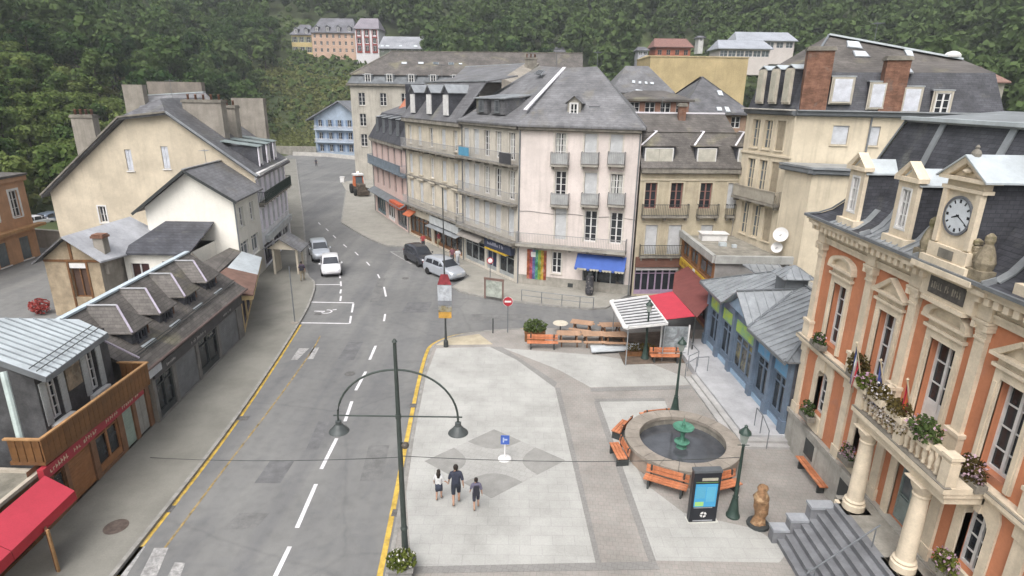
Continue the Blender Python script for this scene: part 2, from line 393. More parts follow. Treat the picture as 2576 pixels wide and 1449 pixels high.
class Facade:
    """One outer wall, seen from outside with A on its left and B on its right."""
    def __init__(s, T, A, B, z0, z1, m, outline=None, th=.3, name='wall', rev=.22):
        s.T, s.A, s.B, s.z0, s.z1, s.m, s.th, s.name, s.rev = T, V2(A), V2(B), z0, z1, m, th, name, rev
        d = s.B - s.A; s.len = d.length; s.x = d / s.len; s.n = Vector((s.x.y, -s.x.x)); s.rz = atan2(s.x.y, s.x.x)
        s.outline = outline; s.holes = []; s.trims = []; s.wall = None
    def w(s, a, z, out=0.0):       # (along, height, outward) to world
        p = s.A + s.x * a + s.n * out; return Vector((p.x, p.y, z))
    def px(s, u, v, out=0.0):      # picture point to (along, height)
        d = ray(u, v); o = Vector((0, 0)); A = s.A + s.n * out
        t = (A.dot(s.n)) / (Vector((d.x, d.y)).dot(s.n)); q = Vector((d.x * t, d.y * t))
        return (q - A).dot(s.x), CAMZ + d.z * t
    def box(s, mb, a0, a1, z0, z1, o0, o1):
        return mb.hexa([s.w(a0, z0, o1), s.w(a1, z0, o1), s.w(a1, z0, o0), s.w(a0, z0, o0)], [s.w(a0, z1, o1), s.w(a1, z1, o1), s.w(a1, z1, o0), s.w(a0, z1, o0)])
    def put(s, a, z, items):
        made = {}
        for nm, me, par in items:
            if par and par in made: o = s.T.inst(nm, me, None, 0, made[par])
            else: o = s.T.inst(nm, me, s.w(a, z), s.rz)
            made.setdefault(nm, o)
        return made
    def win(s, a0, a1, z0, z1, kind='win', sill=True, surround=None, sw=.12, **k):
        w = a1 - a0; h = z1 - z0
        s.holes.append((a0, a1, z0, z1))
        s.put((a0 + a1) / 2, z0, wmesh(kind, w, h, **k))
        t = MB()
        if sill: s.box(t, a0 - .08, a1 + .08, z0 - .09, z0 - .002, -.05, .09)
        if surround:
            for b in ((a0 - sw, a0 - .003, z0, z1 + sw), (a1 + .003, a1 + sw, z0, z1 + sw), (a0 - .003, a1 + .003, z1 + .003, z1 + sw)):
                s.box(t, b[0], b[1], b[2], b[3], -.02, .035)
        if t.v: s.trims.append((t, 'window_surround' if surround else 'sill'))
    def grid(s, cols, rows, w, kinds=None, **k):
        for r, (z0, z1) in enumerate(rows):
            for c, a in enumerate(cols):
                kd = kinds[r][c] if kinds else 'win'
                if kd is None: continue
                if kd == 's': s.win(a - w/2, a + w/2, z0, z1, 'shut', **k)
                elif kd == 'w': s.win(a - w/2, a + w/2, z0, z1, 'win', **k)
                elif kd == 'c': s.win(a - w/2, a + w/2, z0, z1, 'win', curt=True, **k)
                elif kd == 'o': s.win(a - w/2, a + w/2, z0, z1, 'winsh', **k)
                else: s.win(a - w/2, a + w/2, z0, z1, kd, **k)
    def band(s, z0, z1, out=.12, a0=None, a1=None, m=None, name='cornice', parent=None):
        mb = MB(); s.box(mb, -out if a0 is None else a0, s.len + out if a1 is None else a1, z0, z1, -.05, out)
        if z1 - z0 > .16:
            s.box(mb, (-out if a0 is None else a0) + .003, (s.len + out if a1 is None else a1) - .003, z0 - .08, z0 - .002, -.05, out * .55)
        return s.T.part(name, mb, m or s.m, parent)
    def balcony(s, a0, a1, z, dep=.8, h=1.0, m=None, rm=None, solid=None, t=.14, cons=True):
        mb = MB(); s.box(mb, a0, a1, z - t, z, -.04, dep)
        if cons:
            n = max(2, int((a1 - a0) / 1.3) + 1)
            for i in range(n):
                a = a0 + .15 + (a1 - a0 - .3) * i / (n - 1)
                s.box(mb, a - .07, a + .07, z - t - .22, z - t - .003, -.04, dep * .7)
        b = s.T.part('balcony', mb, m or GREYST)
        r = MB(); o = dep - .04
        for (p, q) in (((a0 + .03, 0.02), (a0 + .03, o)), ((a0 + .03, o), (a1 - .03, o)), ((a1 - .03, o), (a1 - .03, 0.02))):
            P = s.w(p[0], 0, p[1]); Q = s.w(q[0], 0, q[1]); L = (Q - P).length
            r.bar(P + V3(0, 0, z + h), Q + V3(0, 0, z + h), .05, .04); r.bar(P + V3(0, 0, z + .1), Q + V3(0, 0, z + .1), .03)
            n = max(2, int(L / .13))
            for i in range(n + 1):
                X = P.lerp(Q, i / n); r.bar(X + V3(0, 0, z), X + V3(0, 0, z + h), .022)
        s.T.part('railing', r, rm or DARKM, b)
        if solid:
            q = MB(); s.box(q, a0 + .06, a1 - .06, z + .12, z + h - .05, o - .035, o - .025); s.T.part('panel', q, solid, b)
        return b
    def finish(s):
        xs = sorted(set([0, s.len] + [h[0] for h in s.holes] + [h[1] for h in s.holes]))
        zs = sorted(set([s.z0, s.z1] + [h[2] for h in s.holes] + [h[3] for h in s.holes]))
        xs = [x for x in xs if 0 <= x <= s.len]; zs = [z for z in zs if s.z0 <= z <= s.z1]
        mb = MB()
        for i in range(len(xs) - 1):
            for j in range(len(zs) - 1):
                cx, cz = (xs[i] + xs[i+1]) / 2, (zs[j] + zs[j+1]) / 2
                if any(h[0] < cx < h[1] and h[2] < cz < h[3] for h in s.holes): continue
                q = [(xs[i], zs[j]), (xs[i+1], zs[j]), (xs[i+1], zs[j+1]), (xs[i], zs[j+1])]
                if s.outline: q = clip(q, s.outline)
                if len(q) >= 3: mb.poly([s.w(a, z) for a, z in q])
        for h in s.holes:
            c = [(h[0], h[2]), (h[1], h[2]), (h[1], h[3]), (h[0], h[3])]
            for i in range(4):
                p, q = c[i], c[(i + 1) % 4]
                mb.poly([s.w(*p), s.w(*q), s.w(q[0], q[1], -s.rev), s.w(p[0], p[1], -s.rev)])
        # merge doubles so that the wall is one sheet
        s.wall = s.T.part(s.name, mb, s.m)
        bm = bmesh.new(); bm.from_mesh(s.wall.data); bmesh.ops.remove_doubles(bm, verts=bm.verts, dist=.001); bm.to_mesh(s.wall.data); bm.free()
        for t, nm in s.trims: s.T.part(nm, t, getattr(s, 'trim_m', None) or s.m, s.wall)
        return s.wall
def shell(T, pts, z0, z1, m, skip=(), name='wall'):       # plain walls for the sides the photograph hides; pts ccw-or-cw polygon
    mb = MB(); n = len(pts)
    for i in range(n):
        if i in skip: continue
        a, b = pts[i], pts[(i + 1) % n]
        mb.poly([(a[0], a[1], z0), (b[0], b[1], z0), (b[0], b[1], z1), (a[0], a[1], z1)])
    return T.part(name, mb, m)
def roof(T, polys, m, t=.12, name='roof', parent=None):
    mb = MB()
    for p in polys: mb.slab(p, t)
    return T.part(name, mb, m, parent)
def flash(T, a, b, w=.16, h=.06, m=None, parent=None, name='flashing'):
    up = V3(0, 0, .03); return T.part(name, MB().bar(Vector(a) + up, Vector(b) + up, w, h), m or FLASH, parent)
def dormer(T, F, a, w, z0, z1, out, back, m_side, m_roof, kind='gable', rise=.5, front=None, win=None, eave=.12, fl=None, wk=None, par=None):
    """Dormer on facade frame F: front face 'out' metres outside the wall plane, body running 'back' metres inwards."""
    a0, a1 = a - w / 2, a + w / 2
    mb = MB(); F.box(mb, a0, a1, z0, z1, out - back, out)
    if kind == 'gable':
        mb.add([F.w(a0, z1, out), F.w(a1, z1, out), F.w(a, z1 + rise, out), F.w(a0, z1, out - back), F.w(a1, z1, out - back), F.w(a, z1 + rise, out - back)],
               [(0, 1, 2), (3, 5, 4), (0, 2, 5, 3), (1, 4, 5, 2)])
    d = T.part('dormer', mb, m_side)
    e = eave; r = MB()
    if kind == 'gable':
        k = rise / (w / 2); zl = z1 - e * k
        r.slab([F.w(a0 - e, zl + .05, out + e), F.w(a, z1 + rise + .05, out + e), F.w(a, z1 + rise + .05, out - back), F.w(a0 - e, zl + .05, out - back)], .06)
        r.slab([F.w(a, z1 + rise + .05, out + e), F.w(a1 + e, zl + .05, out + e), F.w(a1 + e, zl + .05, out - back), F.w(a, z1 + rise + .05, out - back)], .06)
    elif kind == 'hip':
        hb = min(back * .45, w * .6)
        A, B = F.w(a0 - e, z1, out + e), F.w(a1 + e, z1, out + e); C = F.w(a, z1 + rise, out - hb); D = F.w(a, z1 + rise, out - back)
        Bl, Br = F.w(a0 - e, z1, out - back), F.w(a1 + e, z1, out - back)
        r.slab([A, B, C], .05); r.slab([A, C, D, Bl], .05); r.slab([B, Br, D, C], .05)
    else:   # shed / flat
        r.slab([F.w(a0 - e, z1 + .03, out + e), F.w(a1 + e, z1 + .03, out + e), F.w(a1 + e, z1 + rise, out - back), F.w(a0 - e, z1 + rise, out - back)], .08)
    rf = T.part('dormer_roof', r, m_roof, d)
    if kind == 'hip' and fl:
        for p, q in ((A, C), (B, C), (C, D)): flash(T, p, q, .14, .05, fl, d)
    if front:
        fr = MB(); F.box(fr, a0 - .03, a1 + .03, z0, z1 + .02, out + .002, out + .05)
        T.part('dormer_front', fr, front, d)
    if win:
        ww, wh = win[0], win[1]; it = wmesh(wk or 'win', ww, wh, **(win[2] if len(win) > 2 else {}))
        o2 = out + (.055 if front else .004); made = {}
        for nm, me, p in it:
            o = link(nm, me)
            if p and p in made: o.parent = made[p]
            else:
                o.parent = d; loc = F.w(a, z0 + (z1 - z0 - wh) * .5, o2 + .22); o.location = loc; o.rotation_euler = (0, 0, F.rz)
                made[nm] = o
        # outer casing that carries the window
        c = MB(); zc = z0 + (z1 - z0 - wh) * .5
        for b in ((a - ww/2 - .07, a - ww/2, zc, zc + wh + .07), (a + ww/2, a + ww/2 + .07, zc, zc + wh + .07), (a - ww/2, a + ww/2, zc + wh, zc + wh + .07), (a - ww/2 - .1, a + ww/2 + .1, zc - .07, zc - .002)):
            F.box(c, b[0], b[1], b[2], b[3], o2 - .03, o2 + .13)
        T.part('casing', c, front or (win[2].get('fm') if len(win) > 2 else None) or WHITE, d)
    return d
def chimney(T, c, w, d, z0, z1, m, rz=0.0, pots=0, cap=None):
    mb = MB(); ca, sa = cos(rz), sin(rz)
    def bx(mb, hw, hd, a, b): mb.hexa([(c[0] + x*ca - y*sa, c[1] + x*sa + y*ca, a) for x, y in ((-hw,-hd),(hw,-hd),(hw,hd),(-hw,hd))], [(c[0] + x*ca - y*sa, c[1] + x*sa + y*ca, b) for x, y in ((-hw,-hd),(hw,-hd),(hw,hd),(-hw,hd))])
    bx(mb, w/2, d/2, z0, z1)
    ch = T.part('chimney', mb, m)
    k = MB(); bx(k, w/2 + .09, d/2 + .09, z1 + .002, z1 + .16); bx(k, w/2 + .03, d/2 + .03, z1 + .162, z1 + .26)
    T.part('chimney_cap', k, cap or STONE_D, ch)
    for i in range(pots):
        x = -w/2 + w * (i + .5) / pots
        T.part('chimney_pot', MB().lathe([(.11, z1 + .26), (.09, z1 + .62), (.12, z1 + .64), (.12, z1 + .7)], 8, (c[0] + x*ca, c[1] + x*sa, 0)), BRICK, ch, True)
    return ch
def skylight(T, corners, m=None, name='skylight'):     # corners: 4 points lying on the slope
    p = [Vector(q) for q in corners]; n = (p[1] - p[0]).cross(p[3] - p[0]).normalized()
    if n.z < 0: n = -n
    f = T.part(name, MB().slab([q + n * .10 for q in p], .1, -n), ZINC)
    c = sum(p, Vector()) / 4
    T.part('pane', MB().slab([c + (q - c) * .86 + n * .125 for q in p], .022, -n), m or SKYL, f)
    return f
SKYL = mat('skylight_glass', (.62, .66, .70), .12, .1, 1, 0, spec=.8)
# ------------------------------------------------------------------ terrain, road, pavements, plaza
def sstep(a, b, x):
    t = max(0.0, min(1.0, (x - a) / (b - a))); return t * t * (3 - 2 * t)
def terrain(x, y):
    # smooth ramps: the left flank close by, the far flank across the valley head
    l = -x - (50 + .06 * y); hl = 0.0 if l < 0 else .42 * l * sstep(0, 26, l) + 1.2 * sstep(-2, 6, l)
    f = y - 172 + .12 * x; hf = 0.0 if f < 0 else .40 * f * sstep(0, 45, f)
    r = x - 62; hr = 0.0 if r < 0 else .35 * r * sstep(0, 40, r)
    h = max(hl, hf, hr) + .35 * (hl + hf + hr - max(hl, hf, hr))
    if h > .5: h += 2.5 * sstep(.5, 14, h) * mnoise.noise(Vector((x * .03, y * .03, 1.7)))
    return h
def mat_ground():
    m = mat('meadow', (.085, .11, .042), .95, .25, .05, .0, fine=.2, blotch=((.04, .06, .024), .045, .5))
    return m
def mat_asphalt():
    m = bpy.data.materials.new('asphalt'); m.use_nodes = True
    N = m.node_tree.nodes; L = m.node_tree.links; b = N['Principled BSDF']; b.inputs['Roughness'].default_value = .78; b.inputs['Specular IOR Level'].default_value = .35
    tc = N.new('ShaderNodeTexCoord')
    def noise(sc, det, vec=None, dist=0.0):
        n = N.new('ShaderNodeTexNoise'); n.inputs['Scale'].default_value = sc; n.inputs['Detail'].default_value = det; n.inputs['Distortion'].default_value = dist
        L.new(vec or tc.outputs['Object'], n.inputs['Vector']); return n
    def ramp(src, a, b_, c0, c1):
        r = N.new('ShaderNodeValToRGB'); r.color_ramp.elements[0].position = a; r.color_ramp.elements[1].position = b_
        r.color_ramp.elements[0].color = (*c0, 1); r.color_ramp.elements[1].color = (*c1, 1); L.new(src, r.inputs['Fac']); return r
    def mul(a, b_, f=1.0):
        x = N.new('ShaderNodeMix'); x.data_type = 'RGBA'; x.blend_type = 'MULTIPLY'; x.inputs[0].default_value = f; L.new(a, x.inputs[6]); L.new(b_, x.inputs[7]); return x.outputs[2]
    base = ramp(noise(.16, 5, None, .4).outputs['Fac'], .35, .68, (.150, .150, .150), (.203, .202, .198))
    mp = N.new('ShaderNodeMapping'); mp.inputs['Scale'].default_value = (.75, .045, 1); mp.inputs['Rotation'].default_value = (0, 0, .06)
    L.new(tc.outputs['Object'], mp.inputs['Vector'])
    tracks = ramp(noise(1.0, 4, mp.outputs['Vector']).outputs['Fac'], .36, .6, (.82, .825, .84), (1.02, 1.02, 1.0))
    patch = ramp(noise(.38, 2, None, 1.5).outputs['Fac'], .56, .6, (1, 1, 1), (.93, .935, .945))
    grain = ramp(noise(38, 2).outputs['Fac'], .3, .7, (.86, .86, .86), (1.1, 1.1, 1.1))
    stain = ramp(noise(2.2, 6).outputs['Fac'], .3, .55, (.82, .82, .82), (1, 1, 1))
    o = mul(mul(mul(mul(base.outputs[0], tracks.outputs[0]), patch.outputs[0]), grain.outputs[0]), stain.outputs[0], .7)
    wob = N.new('ShaderNodeMix'); wob.data_type = 'VECTOR'; wob.inputs[0].default_value = .3; L.new(tc.outputs['Object'], wob.inputs[4]); L.new(noise(.9, 4).outputs['Color'], wob.inputs[5])
    vo = N.new('ShaderNodeTexVoronoi'); vo.feature = 'DISTANCE_TO_EDGE'; vo.inputs['Scale'].default_value = .13; L.new(wob.outputs[1], vo.inputs['Vector'])
    crack = ramp(vo.outputs['Distance'], .002, .006, (.66, .66, .67), (1, 1, 1))
    o = mul(o, crack.outputs[0], .35)
    L.new(o, b.inputs['Base Color'])
    bp = N.new('ShaderNodeBump'); bp.inputs['Strength'].default_value = .15; bp.inputs['Distance'].default_value = .01
    L.new(noise(60, 2).outputs['Fac'], bp.inputs['Height']); L.new(bp.outputs['Normal'], b.inputs['Normal'])
    return m
def mat_paving(name, c1, c2, mortar, bw, bh, rot=0.0, contrast=.5):
    m = bpy.data.materials.new(name); m.use_nodes = True
    N = m.node_tree.nodes; L = m.node_tree.links; b = N['Principled BSDF']; b.inputs['Roughness'].default_value = .85
    tc = N.new('ShaderNodeTexCoord'); mp = N.new('ShaderNodeMapping'); mp.inputs['Rotation'].default_value = (0, 0, rot)
    L.new(tc.outputs['Object'], mp.inputs['Vector'])
    br = N.new('ShaderNodeTexBrick'); br.inputs['Scale'].default_value = 1; br.inputs['Brick Width'].default_value = bw; br.inputs['Row Height'].default_value = bh
    br.inputs['Mortar Size'].default_value = .012; br.inputs['Mortar Smooth'].default_value = .4
    br.inputs['Color1'].default_value = (*c1, 1); br.inputs['Color2'].default_value = (*c2, 1); br.inputs['Mortar'].default_value = (*mortar, 1)
    L.new(mp.outputs['Vector'], br.inputs['Vector'])
    n1 = N.new('ShaderNodeTexNoise'); n1.inputs['Scale'].default_value = .45; n1.inputs['Detail'].default_value = 7; n1.inputs['Roughness'].default_value = .7
    L.new(tc.outputs['Object'], n1.inputs['Vector'])
    r = N.new('ShaderNodeValToRGB'); r.color_ramp.elements[0].position = .3; r.color_ramp.elements[1].position = .62
    r.color_ramp.elements[0].color = (1 - contrast, 1 - contrast, 1 - contrast * 1.05, 1); r.color_ramp.elements[1].color = (1.03, 1.03, 1.02, 1)
    L.new(n1.outputs['Fac'], r.inputs['Fac'])
    n2 = N.new('ShaderNodeTexNoise'); n2.inputs['Scale'].default_value = 16; n2.inputs['Detail'].default_value = 3
    L.new(tc.outputs['Object'], n2.inputs['Vector'])
    mr = N.new('ShaderNodeMapRange'); mr.inputs[3].default_value = .84; mr.inputs[4].default_value = 1.14; L.new(n2.outputs['Fac'], mr.inputs[0])
    x = N.new('ShaderNodeMix'); x.data_type = 'RGBA'; x.blend_type = 'MULTIPLY'; x.inputs[0].default_value = 1; L.new(br.outputs['Color'], x.inputs[6]); L.new(r.outputs[0], x.inputs[7])
    y = N.new('ShaderNodeMix'); y.data_type = 'RGBA'; y.blend_type = 'MULTIPLY'; y.inputs[0].default_value = 1; L.new(x.outputs[2], y.inputs[6]); L.new(mr.outputs[0], y.inputs[7])
    L.new(y.outputs[2], b.inputs['Base Color'])
    return m
ASPH = mat_asphalt()
PAVE_L = mat_paving('pavement_asphalt', (.212, .205, .182), (.204, .197, .174), (.2, .192, .17), 3, 3, 0, .28)
PAVE_R = mat_paving('pavement_slabs', (.31, .295, .265), (.285, .275, .245), (.24, .22, .19), .6, .4, .5, .22)
PLAZA_W = mat_paving('pale_granite', (.395, .392, .375), (.37, .367, .35), (.325, .32, .31), .8, .5, 0, .26)
PLAZA_B = mat_paving('brown_setts', (.282, .268, .25), (.302, .276, .258), (.24, .228, .21), .22, .22, .1, .28)
PLAZA_G = mat_paving('grey_setts', (.24, .233, .225), (.222, .215, .207), (.185, .18, .172), .2, .2, .3, .2)
KERB = mat('kerb_granite', (.30, .29, .27), .85, .15, 3)

def grid_sheet(name, xs, ys, fn, m):
    mb = MB()
    for y in ys:
        for x in xs: mb.v.append((x, y, fn(x, y)))
    nx = len(xs)
    for j in range(len(ys) - 1):
        for i in range(nx - 1): mb.f.append((j*nx+i, j*nx+i+1, (j+1)*nx+i+1, (j+1)*nx+i))
    o = struct(name, mb, m, smooth=True); return o
xs = [-900, -700, -520, -400] + [-330 + 7 * i for i in range(95)] + [420, 520, 700, 900]
ys = [-900, -500, -250, -120, -60, -20] + [7 * i for i in range(86)] + [640, 700, 800, 950, 1100]
grid_sheet('hillside', xs, ys, lambda x, y: terrain(x, y) - .05, mat_ground())
ROAD = struct('road', MB().slab([(-60, -40, .0), (40, -40, 0), (40, 60, 0), (20, 118, 0), (-30, 150, 0), (-46, 166, 0), (-64, 158, 0), (-53, 130, 0), (-40, 96, 0), (-34, 78, 0), (-40, 70, 0), (-60, 72, 0)], .04), ASPH)

kerbL = [(-13.1, -30), (-13.15, 12), (-13.2, 16), (-13.5, 24.4), (-14.15, 32), (-14.9, 38.8), (-15.6, 43.4), (-16.7, 47.9), (-18.2, 50.6), (-20.6, 57.4), (-25.9, 72.5), (-34.9, 97.3), (-52.2, 145)]
innL = [(-58, 145), (-41, 97), (-31, 75), (-25, 60), (-22, 46.5), (-19.5, 41), (-18.2, 36), (-18.2, 26), (-18.2, 12), (-18.2, -30)]
struct('left_pavement', MB().prism(kerbL + innL, -.05, .12), PAVE_L)
plaza = [(-3.7, -30), (-3.9, 8), (-4.1, 16), (-4.6, 24), (-5.0, 30.4), (-5.1, 34.4), (-4.85, 35.6), (-4.1, 36.6), (-3.0, 37.35), (-1.2, 38.0), (.6, 38.3), (3, 38.5), (6.8, 38.5), (13.6, 38.6), (13.6, 24), (13.6, -30)]
struct('plaza', MB().prism(plaza, -.05, .12), PLAZA_B)
pavR = [(-31, 108), (-27.5, 98), (-21.3, 72.9), (-17.3, 66.5), (-15.3, 63.7), (-13.4, 61.4), (-9.6, 60.8), (-3.7, 50.6), (-4.95, 47.5), (-4.2, 46.3), (-3.06, 45.5), (-.4, 44.35), (3.2, 43.2), (5.9, 42.6), (7.2, 42.9), (8.0, 44.2), (9.5, 46.2), (.6, 49.4), (-4.4, 56.8), (-11.6, 67.8), (-19, 85), (-26, 112)]
struct('right_pavement', MB().prism(pavR, -.05, .12), PAVE_R)
def strip(pts, w, z, side=0.0, h=.004):
    """flat ribbon along a polyline in plan"""
    mb = MB(); P = [V2(p) for p in pts]; L_, R_ = [], []
    for i, p in enumerate(P):
        d = (P[min(i+1, len(P)-1)] - P[max(i-1, 0)]).normalized(); n = Vector((-d.y, d.x))
        L_.append(p + n * (w/2 + side)); R_.append(p + n * (-w/2 + side))
    for i in range(len(P) - 1):
        mb.slab([(L_[i].x, L_[i].y, z), (R_[i].x, R_[i].y, z), (R_[i+1].x, R_[i+1].y, z), (L_[i+1].x, L_[i+1].y, z)], h)
    return mb
def smooth_line(pts, n=6):
    P = [V2(p) for p in pts]; out = []
    for i in range(len(P) - 1):
        p0 = P[max(i-1, 0)]; p1 = P[i]; p2 = P[i+1]; p3 = P[min(i+2, len(P)-1)]
        for k in range(n):
            t = k / n; out.append(.5 * ((2*p1) + (p2-p0)*t + (2*p0-5*p1+4*p2-p3)*t*t + (3*p1-p0-3*p2+p3)*t*t*t))
    out.append(P[-1]); return out
def mark(name, mb, m=WHP, label=None):
    o = struct(name, mb, m, ROAD)
    if label: o['label'] = label
    return o
# kerb stones
struct('left_kerb', strip(smooth_line(kerbL[1:]), .16, .135, -.02, .18), KERB)
struct('plaza_kerb', strip(smooth_line(plaza[1:11]), .16, .135, -.06, .18), KERB)
struct('right_kerb', strip(pavR[1:17], .16, .135, .0, .18), KERB)
# yellow no-parking lines
mark('yellow_line', strip(smooth_line([(-13.0, 8), (-13.05, 16), (-13.35, 24.4), (-14.0, 32), (-14.72, 38.7)]), .17, .008), YELP, 'yellow line along the left kerb')
mark('yellow_line', strip(smooth_line([(-4.0, 8), (-4.32, 16), (-4.82, 24), (-5.2, 30.4), (-5.3, 34.4), (-5.05, 35.7), (-4.25, 36.8), (-3.1, 37.55), (-1.25, 38.2), (.6, 38.5), (1.6, 38.6)]), .2, .008), YELP, 'yellow line round the plaza kerb')
yl = [G(415, 1378), G(560, 1185), G(690, 1015), G(780, 890), G(806, 845)]
mark('yellow_line', strip(smooth_line(yl), .09, .008), mat('faded_yellow_paint', (.42, .30, .12), .8, .3, 3, blotch=((.22, .2, .17), 2.5, .5)), 'thin faded yellow line parallel to the kerb')
# centre line dashes
for a, b, w in (((945, 870), (930, 905), .16), ((920, 935), (895, 982), .16), ((885, 1010), (868, 1060), .16), ((847, 1103), (808, 1180), .16), ((795, 1218), (747, 1328), .16), ((729, 1375), (680, 1475), .16),
                ((969, 790), (966, 808), .14), ((966, 722), (971, 746), .14), ((950, 690), (955, 700), .12), ((922, 659), (930, 668), .12), ((893, 634), (901, 642), .12), ((864, 615), (872, 622), .12), ((838, 592), (845, 599), .12), ((820, 575), (826, 581), .12), ((801, 560), (806, 565), .12)):
    mark('centre_dash', strip([G(*a), G(*b)], w, .008))
# worn short marks and the zebra at the bottom left
for q in ([(325, 1378), (366, 1374), (318, 1449), (278, 1449)], [(388, 1378), (424, 1378), (394, 1449), (352, 1449)], [(440, 1414), (466, 1416), (450, 1460), (416, 1460)], [(752, 876), (778, 876), (748, 905), (732, 905)], [(786, 874), (803, 874), (788, 903), (773, 903)]):
    mark('zebra_stripe', MB().slab([G(u, v, .008) for u, v in q], .004), WHPW)
# parking bays and disabled bay
bay = [((755, 812), (880, 814)), ((780, 760), (890, 762)), ((793, 716), (858, 716))]
for a, b in bay: mark('bay_line', strip([G(*a), G(*b)], .15, .008), WHP)
for a, b in (((880, 814), (883, 795)), ((885, 786), (889, 764)), ((856, 757), (858, 745)), ((856, 738), (858, 728)), ((858, 720), (857, 708)), ((856, 700), (854, 690))):
    mark('bay_line', strip([G(*a), G(*b)], .14, .008), WHP)
mark('bay_line', strip([G(982, 633), G(1035, 664)], .16, .008), WHPW)
for a, b in (((982, 633), (1050, 632)),): mark('bay_line', strip([G(*a), G(*b)], .12, .008), WHPW)
c = G(822, 784)
wc = MB()      # wheelchair pictogram
for i in range(14):
    a0, a1 = -2.6 + i * .32, -2.6 + (i + 1) * .32
    wc.slab([(c.x + .42*cos(a0), c.y + .42*sin(a0), .009), (c.x + .42*cos(a1), c.y + .42*sin(a1), .009), (c.x + .30*cos(a1), c.y + .30*sin(a1), .009), (c.x + .30*cos(a0), c.y + .30*sin(a0), .009)], .004)
wc.slab([(c.x - .95, c.y + .02, .009), (c.x - .15, c.y - .06, .009), (c.x - .15, c.y + .14, .009), (c.x - .95, c.y + .12, .009)], .004)
wc.slab([(c.x + .36, c.y + .30, .009), (c.x + .62, c.y + .42, .009), (c.x + .55, c.y + .58, .009), (c.x + .30, c.y + .45, .009)], .004)
mark('disabled_symbol', wc, WHP)
# stop line far right street edge and thin white line by the far kerb
mark('edge_line', strip([G(*p) for p in ((755, 395), (830, 393), (895, 400))], .5, .008), WHPW)
# plaza paving fields (each a thin sheet over the setts)
PZ = .126
def field(name, px, m, z=PZ): return struct(name, MB().slab([G(u, v, z) for u, v in px], .006), m)
field('pale_paving', [(1098, 876), (1232, 872), (1300, 905), (1396, 975), (1424, 1095), (1500, 1422), (1035, 1425), (1022, 1240), (1044, 1085), (1072, 945)], PLAZA_W)
field('upper_paving', [(1268, 876), (1322, 880), (1500, 893), (1640, 915), (1726, 950), (1735, 968), (1485, 974), (1405, 930)], PLAZA_W)
field('right_paving', [(1508, 1010), (1672, 1008), (1690, 1050), (1600, 1075), (1580, 1130), (1620, 1215), (1720, 1290), (1900, 1330), (1985, 1385), (1960, 1415), (1650, 1410)], PLAZA_W)
field('corner_paving', [(1095, 868), (1130, 850), (1205, 840), (1240, 866)], mat('sandy_paving', (.48, .42, .31), .9, .12, 1.2))
for px in ([(1396, 975), (1409, 975), (1437, 1095), (1514, 1422), (1500, 1422), (1424, 1095)], [(1494, 1010), (1508, 1010), (1650, 1410), (1632, 1412)], [(1232, 872), (1262, 872), (1402, 962), (1396, 975), (1300, 905)], [(1038, 1425), (1650, 1412), (1660, 1432), (1036, 1442)], [(1485, 976), (1735, 970), (1738, 978), (1487, 985)], [(1496, 1003), (1672, 1001), (1672, 1008), (1498, 1010)]):
    BZ = globals().get('BZ', PZ + .003) + .0012
    field('grey_paving_band', px, PLAZA_G, BZ)
# diamond rosette: four petals around a paler star
DC = G(1243, 1165, .13)
cor = [G(1243, 1080, .13), G(1422, 1158, .13), G(1236, 1253, .13), G(1068, 1160, .13)]
struct('rosette_field', MB().slab([(q.x, q.y, .13) for q in cor], .003), mat_paving('rosette_paving', (.36, .355, .34), (.34, .335, .32), (.3, .295, .28), .3, .3, .4, .22))
for i in range(4):
    P0 = cor[i]; prv = cor[i-1]; nxt = cor[(i+1) % 4]
    a = P0.lerp(prv, .40); b = P0.lerp(nxt, .40); mid = (a + b) / 2; pts = [P0]
    pts.append(a)
    for k in range(1, 8):
        t = k / 8; q = a.lerp(b, t); bul = sin(pi * t) * .62; pts.append(q + (DC - P0).normalized() * bul)
    pts.append(b)
    struct('rosette_petal', MB().slab([(q.x, q.y, .134) for q in pts], .003), mat('rosette_setts', (.275, .27, .255), .9, .08, 2, fine=.1))
# repaired patches, gullies
PATCH = mat('asphalt_patch', (.16, .16, .163), .85, .15, 1.5, fine=.12); PATCH2 = mat('old_patch', (.185, .184, .18), .85, .15, 1.5, fine=.12)
for k, (u0, v0, u1, v1, m_) in enumerate(((640, 1160, 705, 1215, PATCH), (560, 1290, 640, 1330, PATCH2), (905, 1120, 960, 1210, PATCH2), (850, 860, 890, 905, PATCH), (1010, 760, 1075, 785, PATCH), (930, 700, 950, 760, PATCH2), (1180, 790, 1330, 806, PATCH2), (770, 1060, 800, 1130, PATCH))):
    a, b, c_, d = G(u0, v1, .006), G(u1, v1, .006), G(u1 + (1288 - u1) * .06, v0, .006), G(u0 + (1288 - u0) * .06, v0, .006)
    mark('repair_patch', MB().slab([a, b, c_, d], .003), m_)
for u, v in ((1002, 1290), (1042, 1020), (612, 1052), (420, 1280), (800, 790)):
    p = G(u, v, .01); mark('gully_grate', MB().box(p.x - .25, p.y - .2, .004, p.x + .25, p.y + .2, .013), mat('worn_cover', (.15, .145, .14), .7, .2, 6))
for u, v, r in ((880, 940, .3), (1020, 700, .3)):
    p = G(u, v, 0); mark('road_manhole', MB().lathe([(r, .0), (r, .012), (r * .8, .014), (r * .78, .011)], 18, (p.x, p.y, 0)), mat('worn_cover', (.15, .145, .14), .7, .2, 6))
# manhole covers and gullies
MH = mat('iron_cover', (.13, .10, .085), .7, .2, 6)
for u, v, r in ((292, 1325, .42), (556, 1100, .001)):
    if r > .01:
        p = G(u, v, .12); struct('manhole_cover', MB().lathe([(r, .1), (r, .128), (r * .8, .13), (r * .78, .126)], 20, (p.x, p.y, 0)), MH)
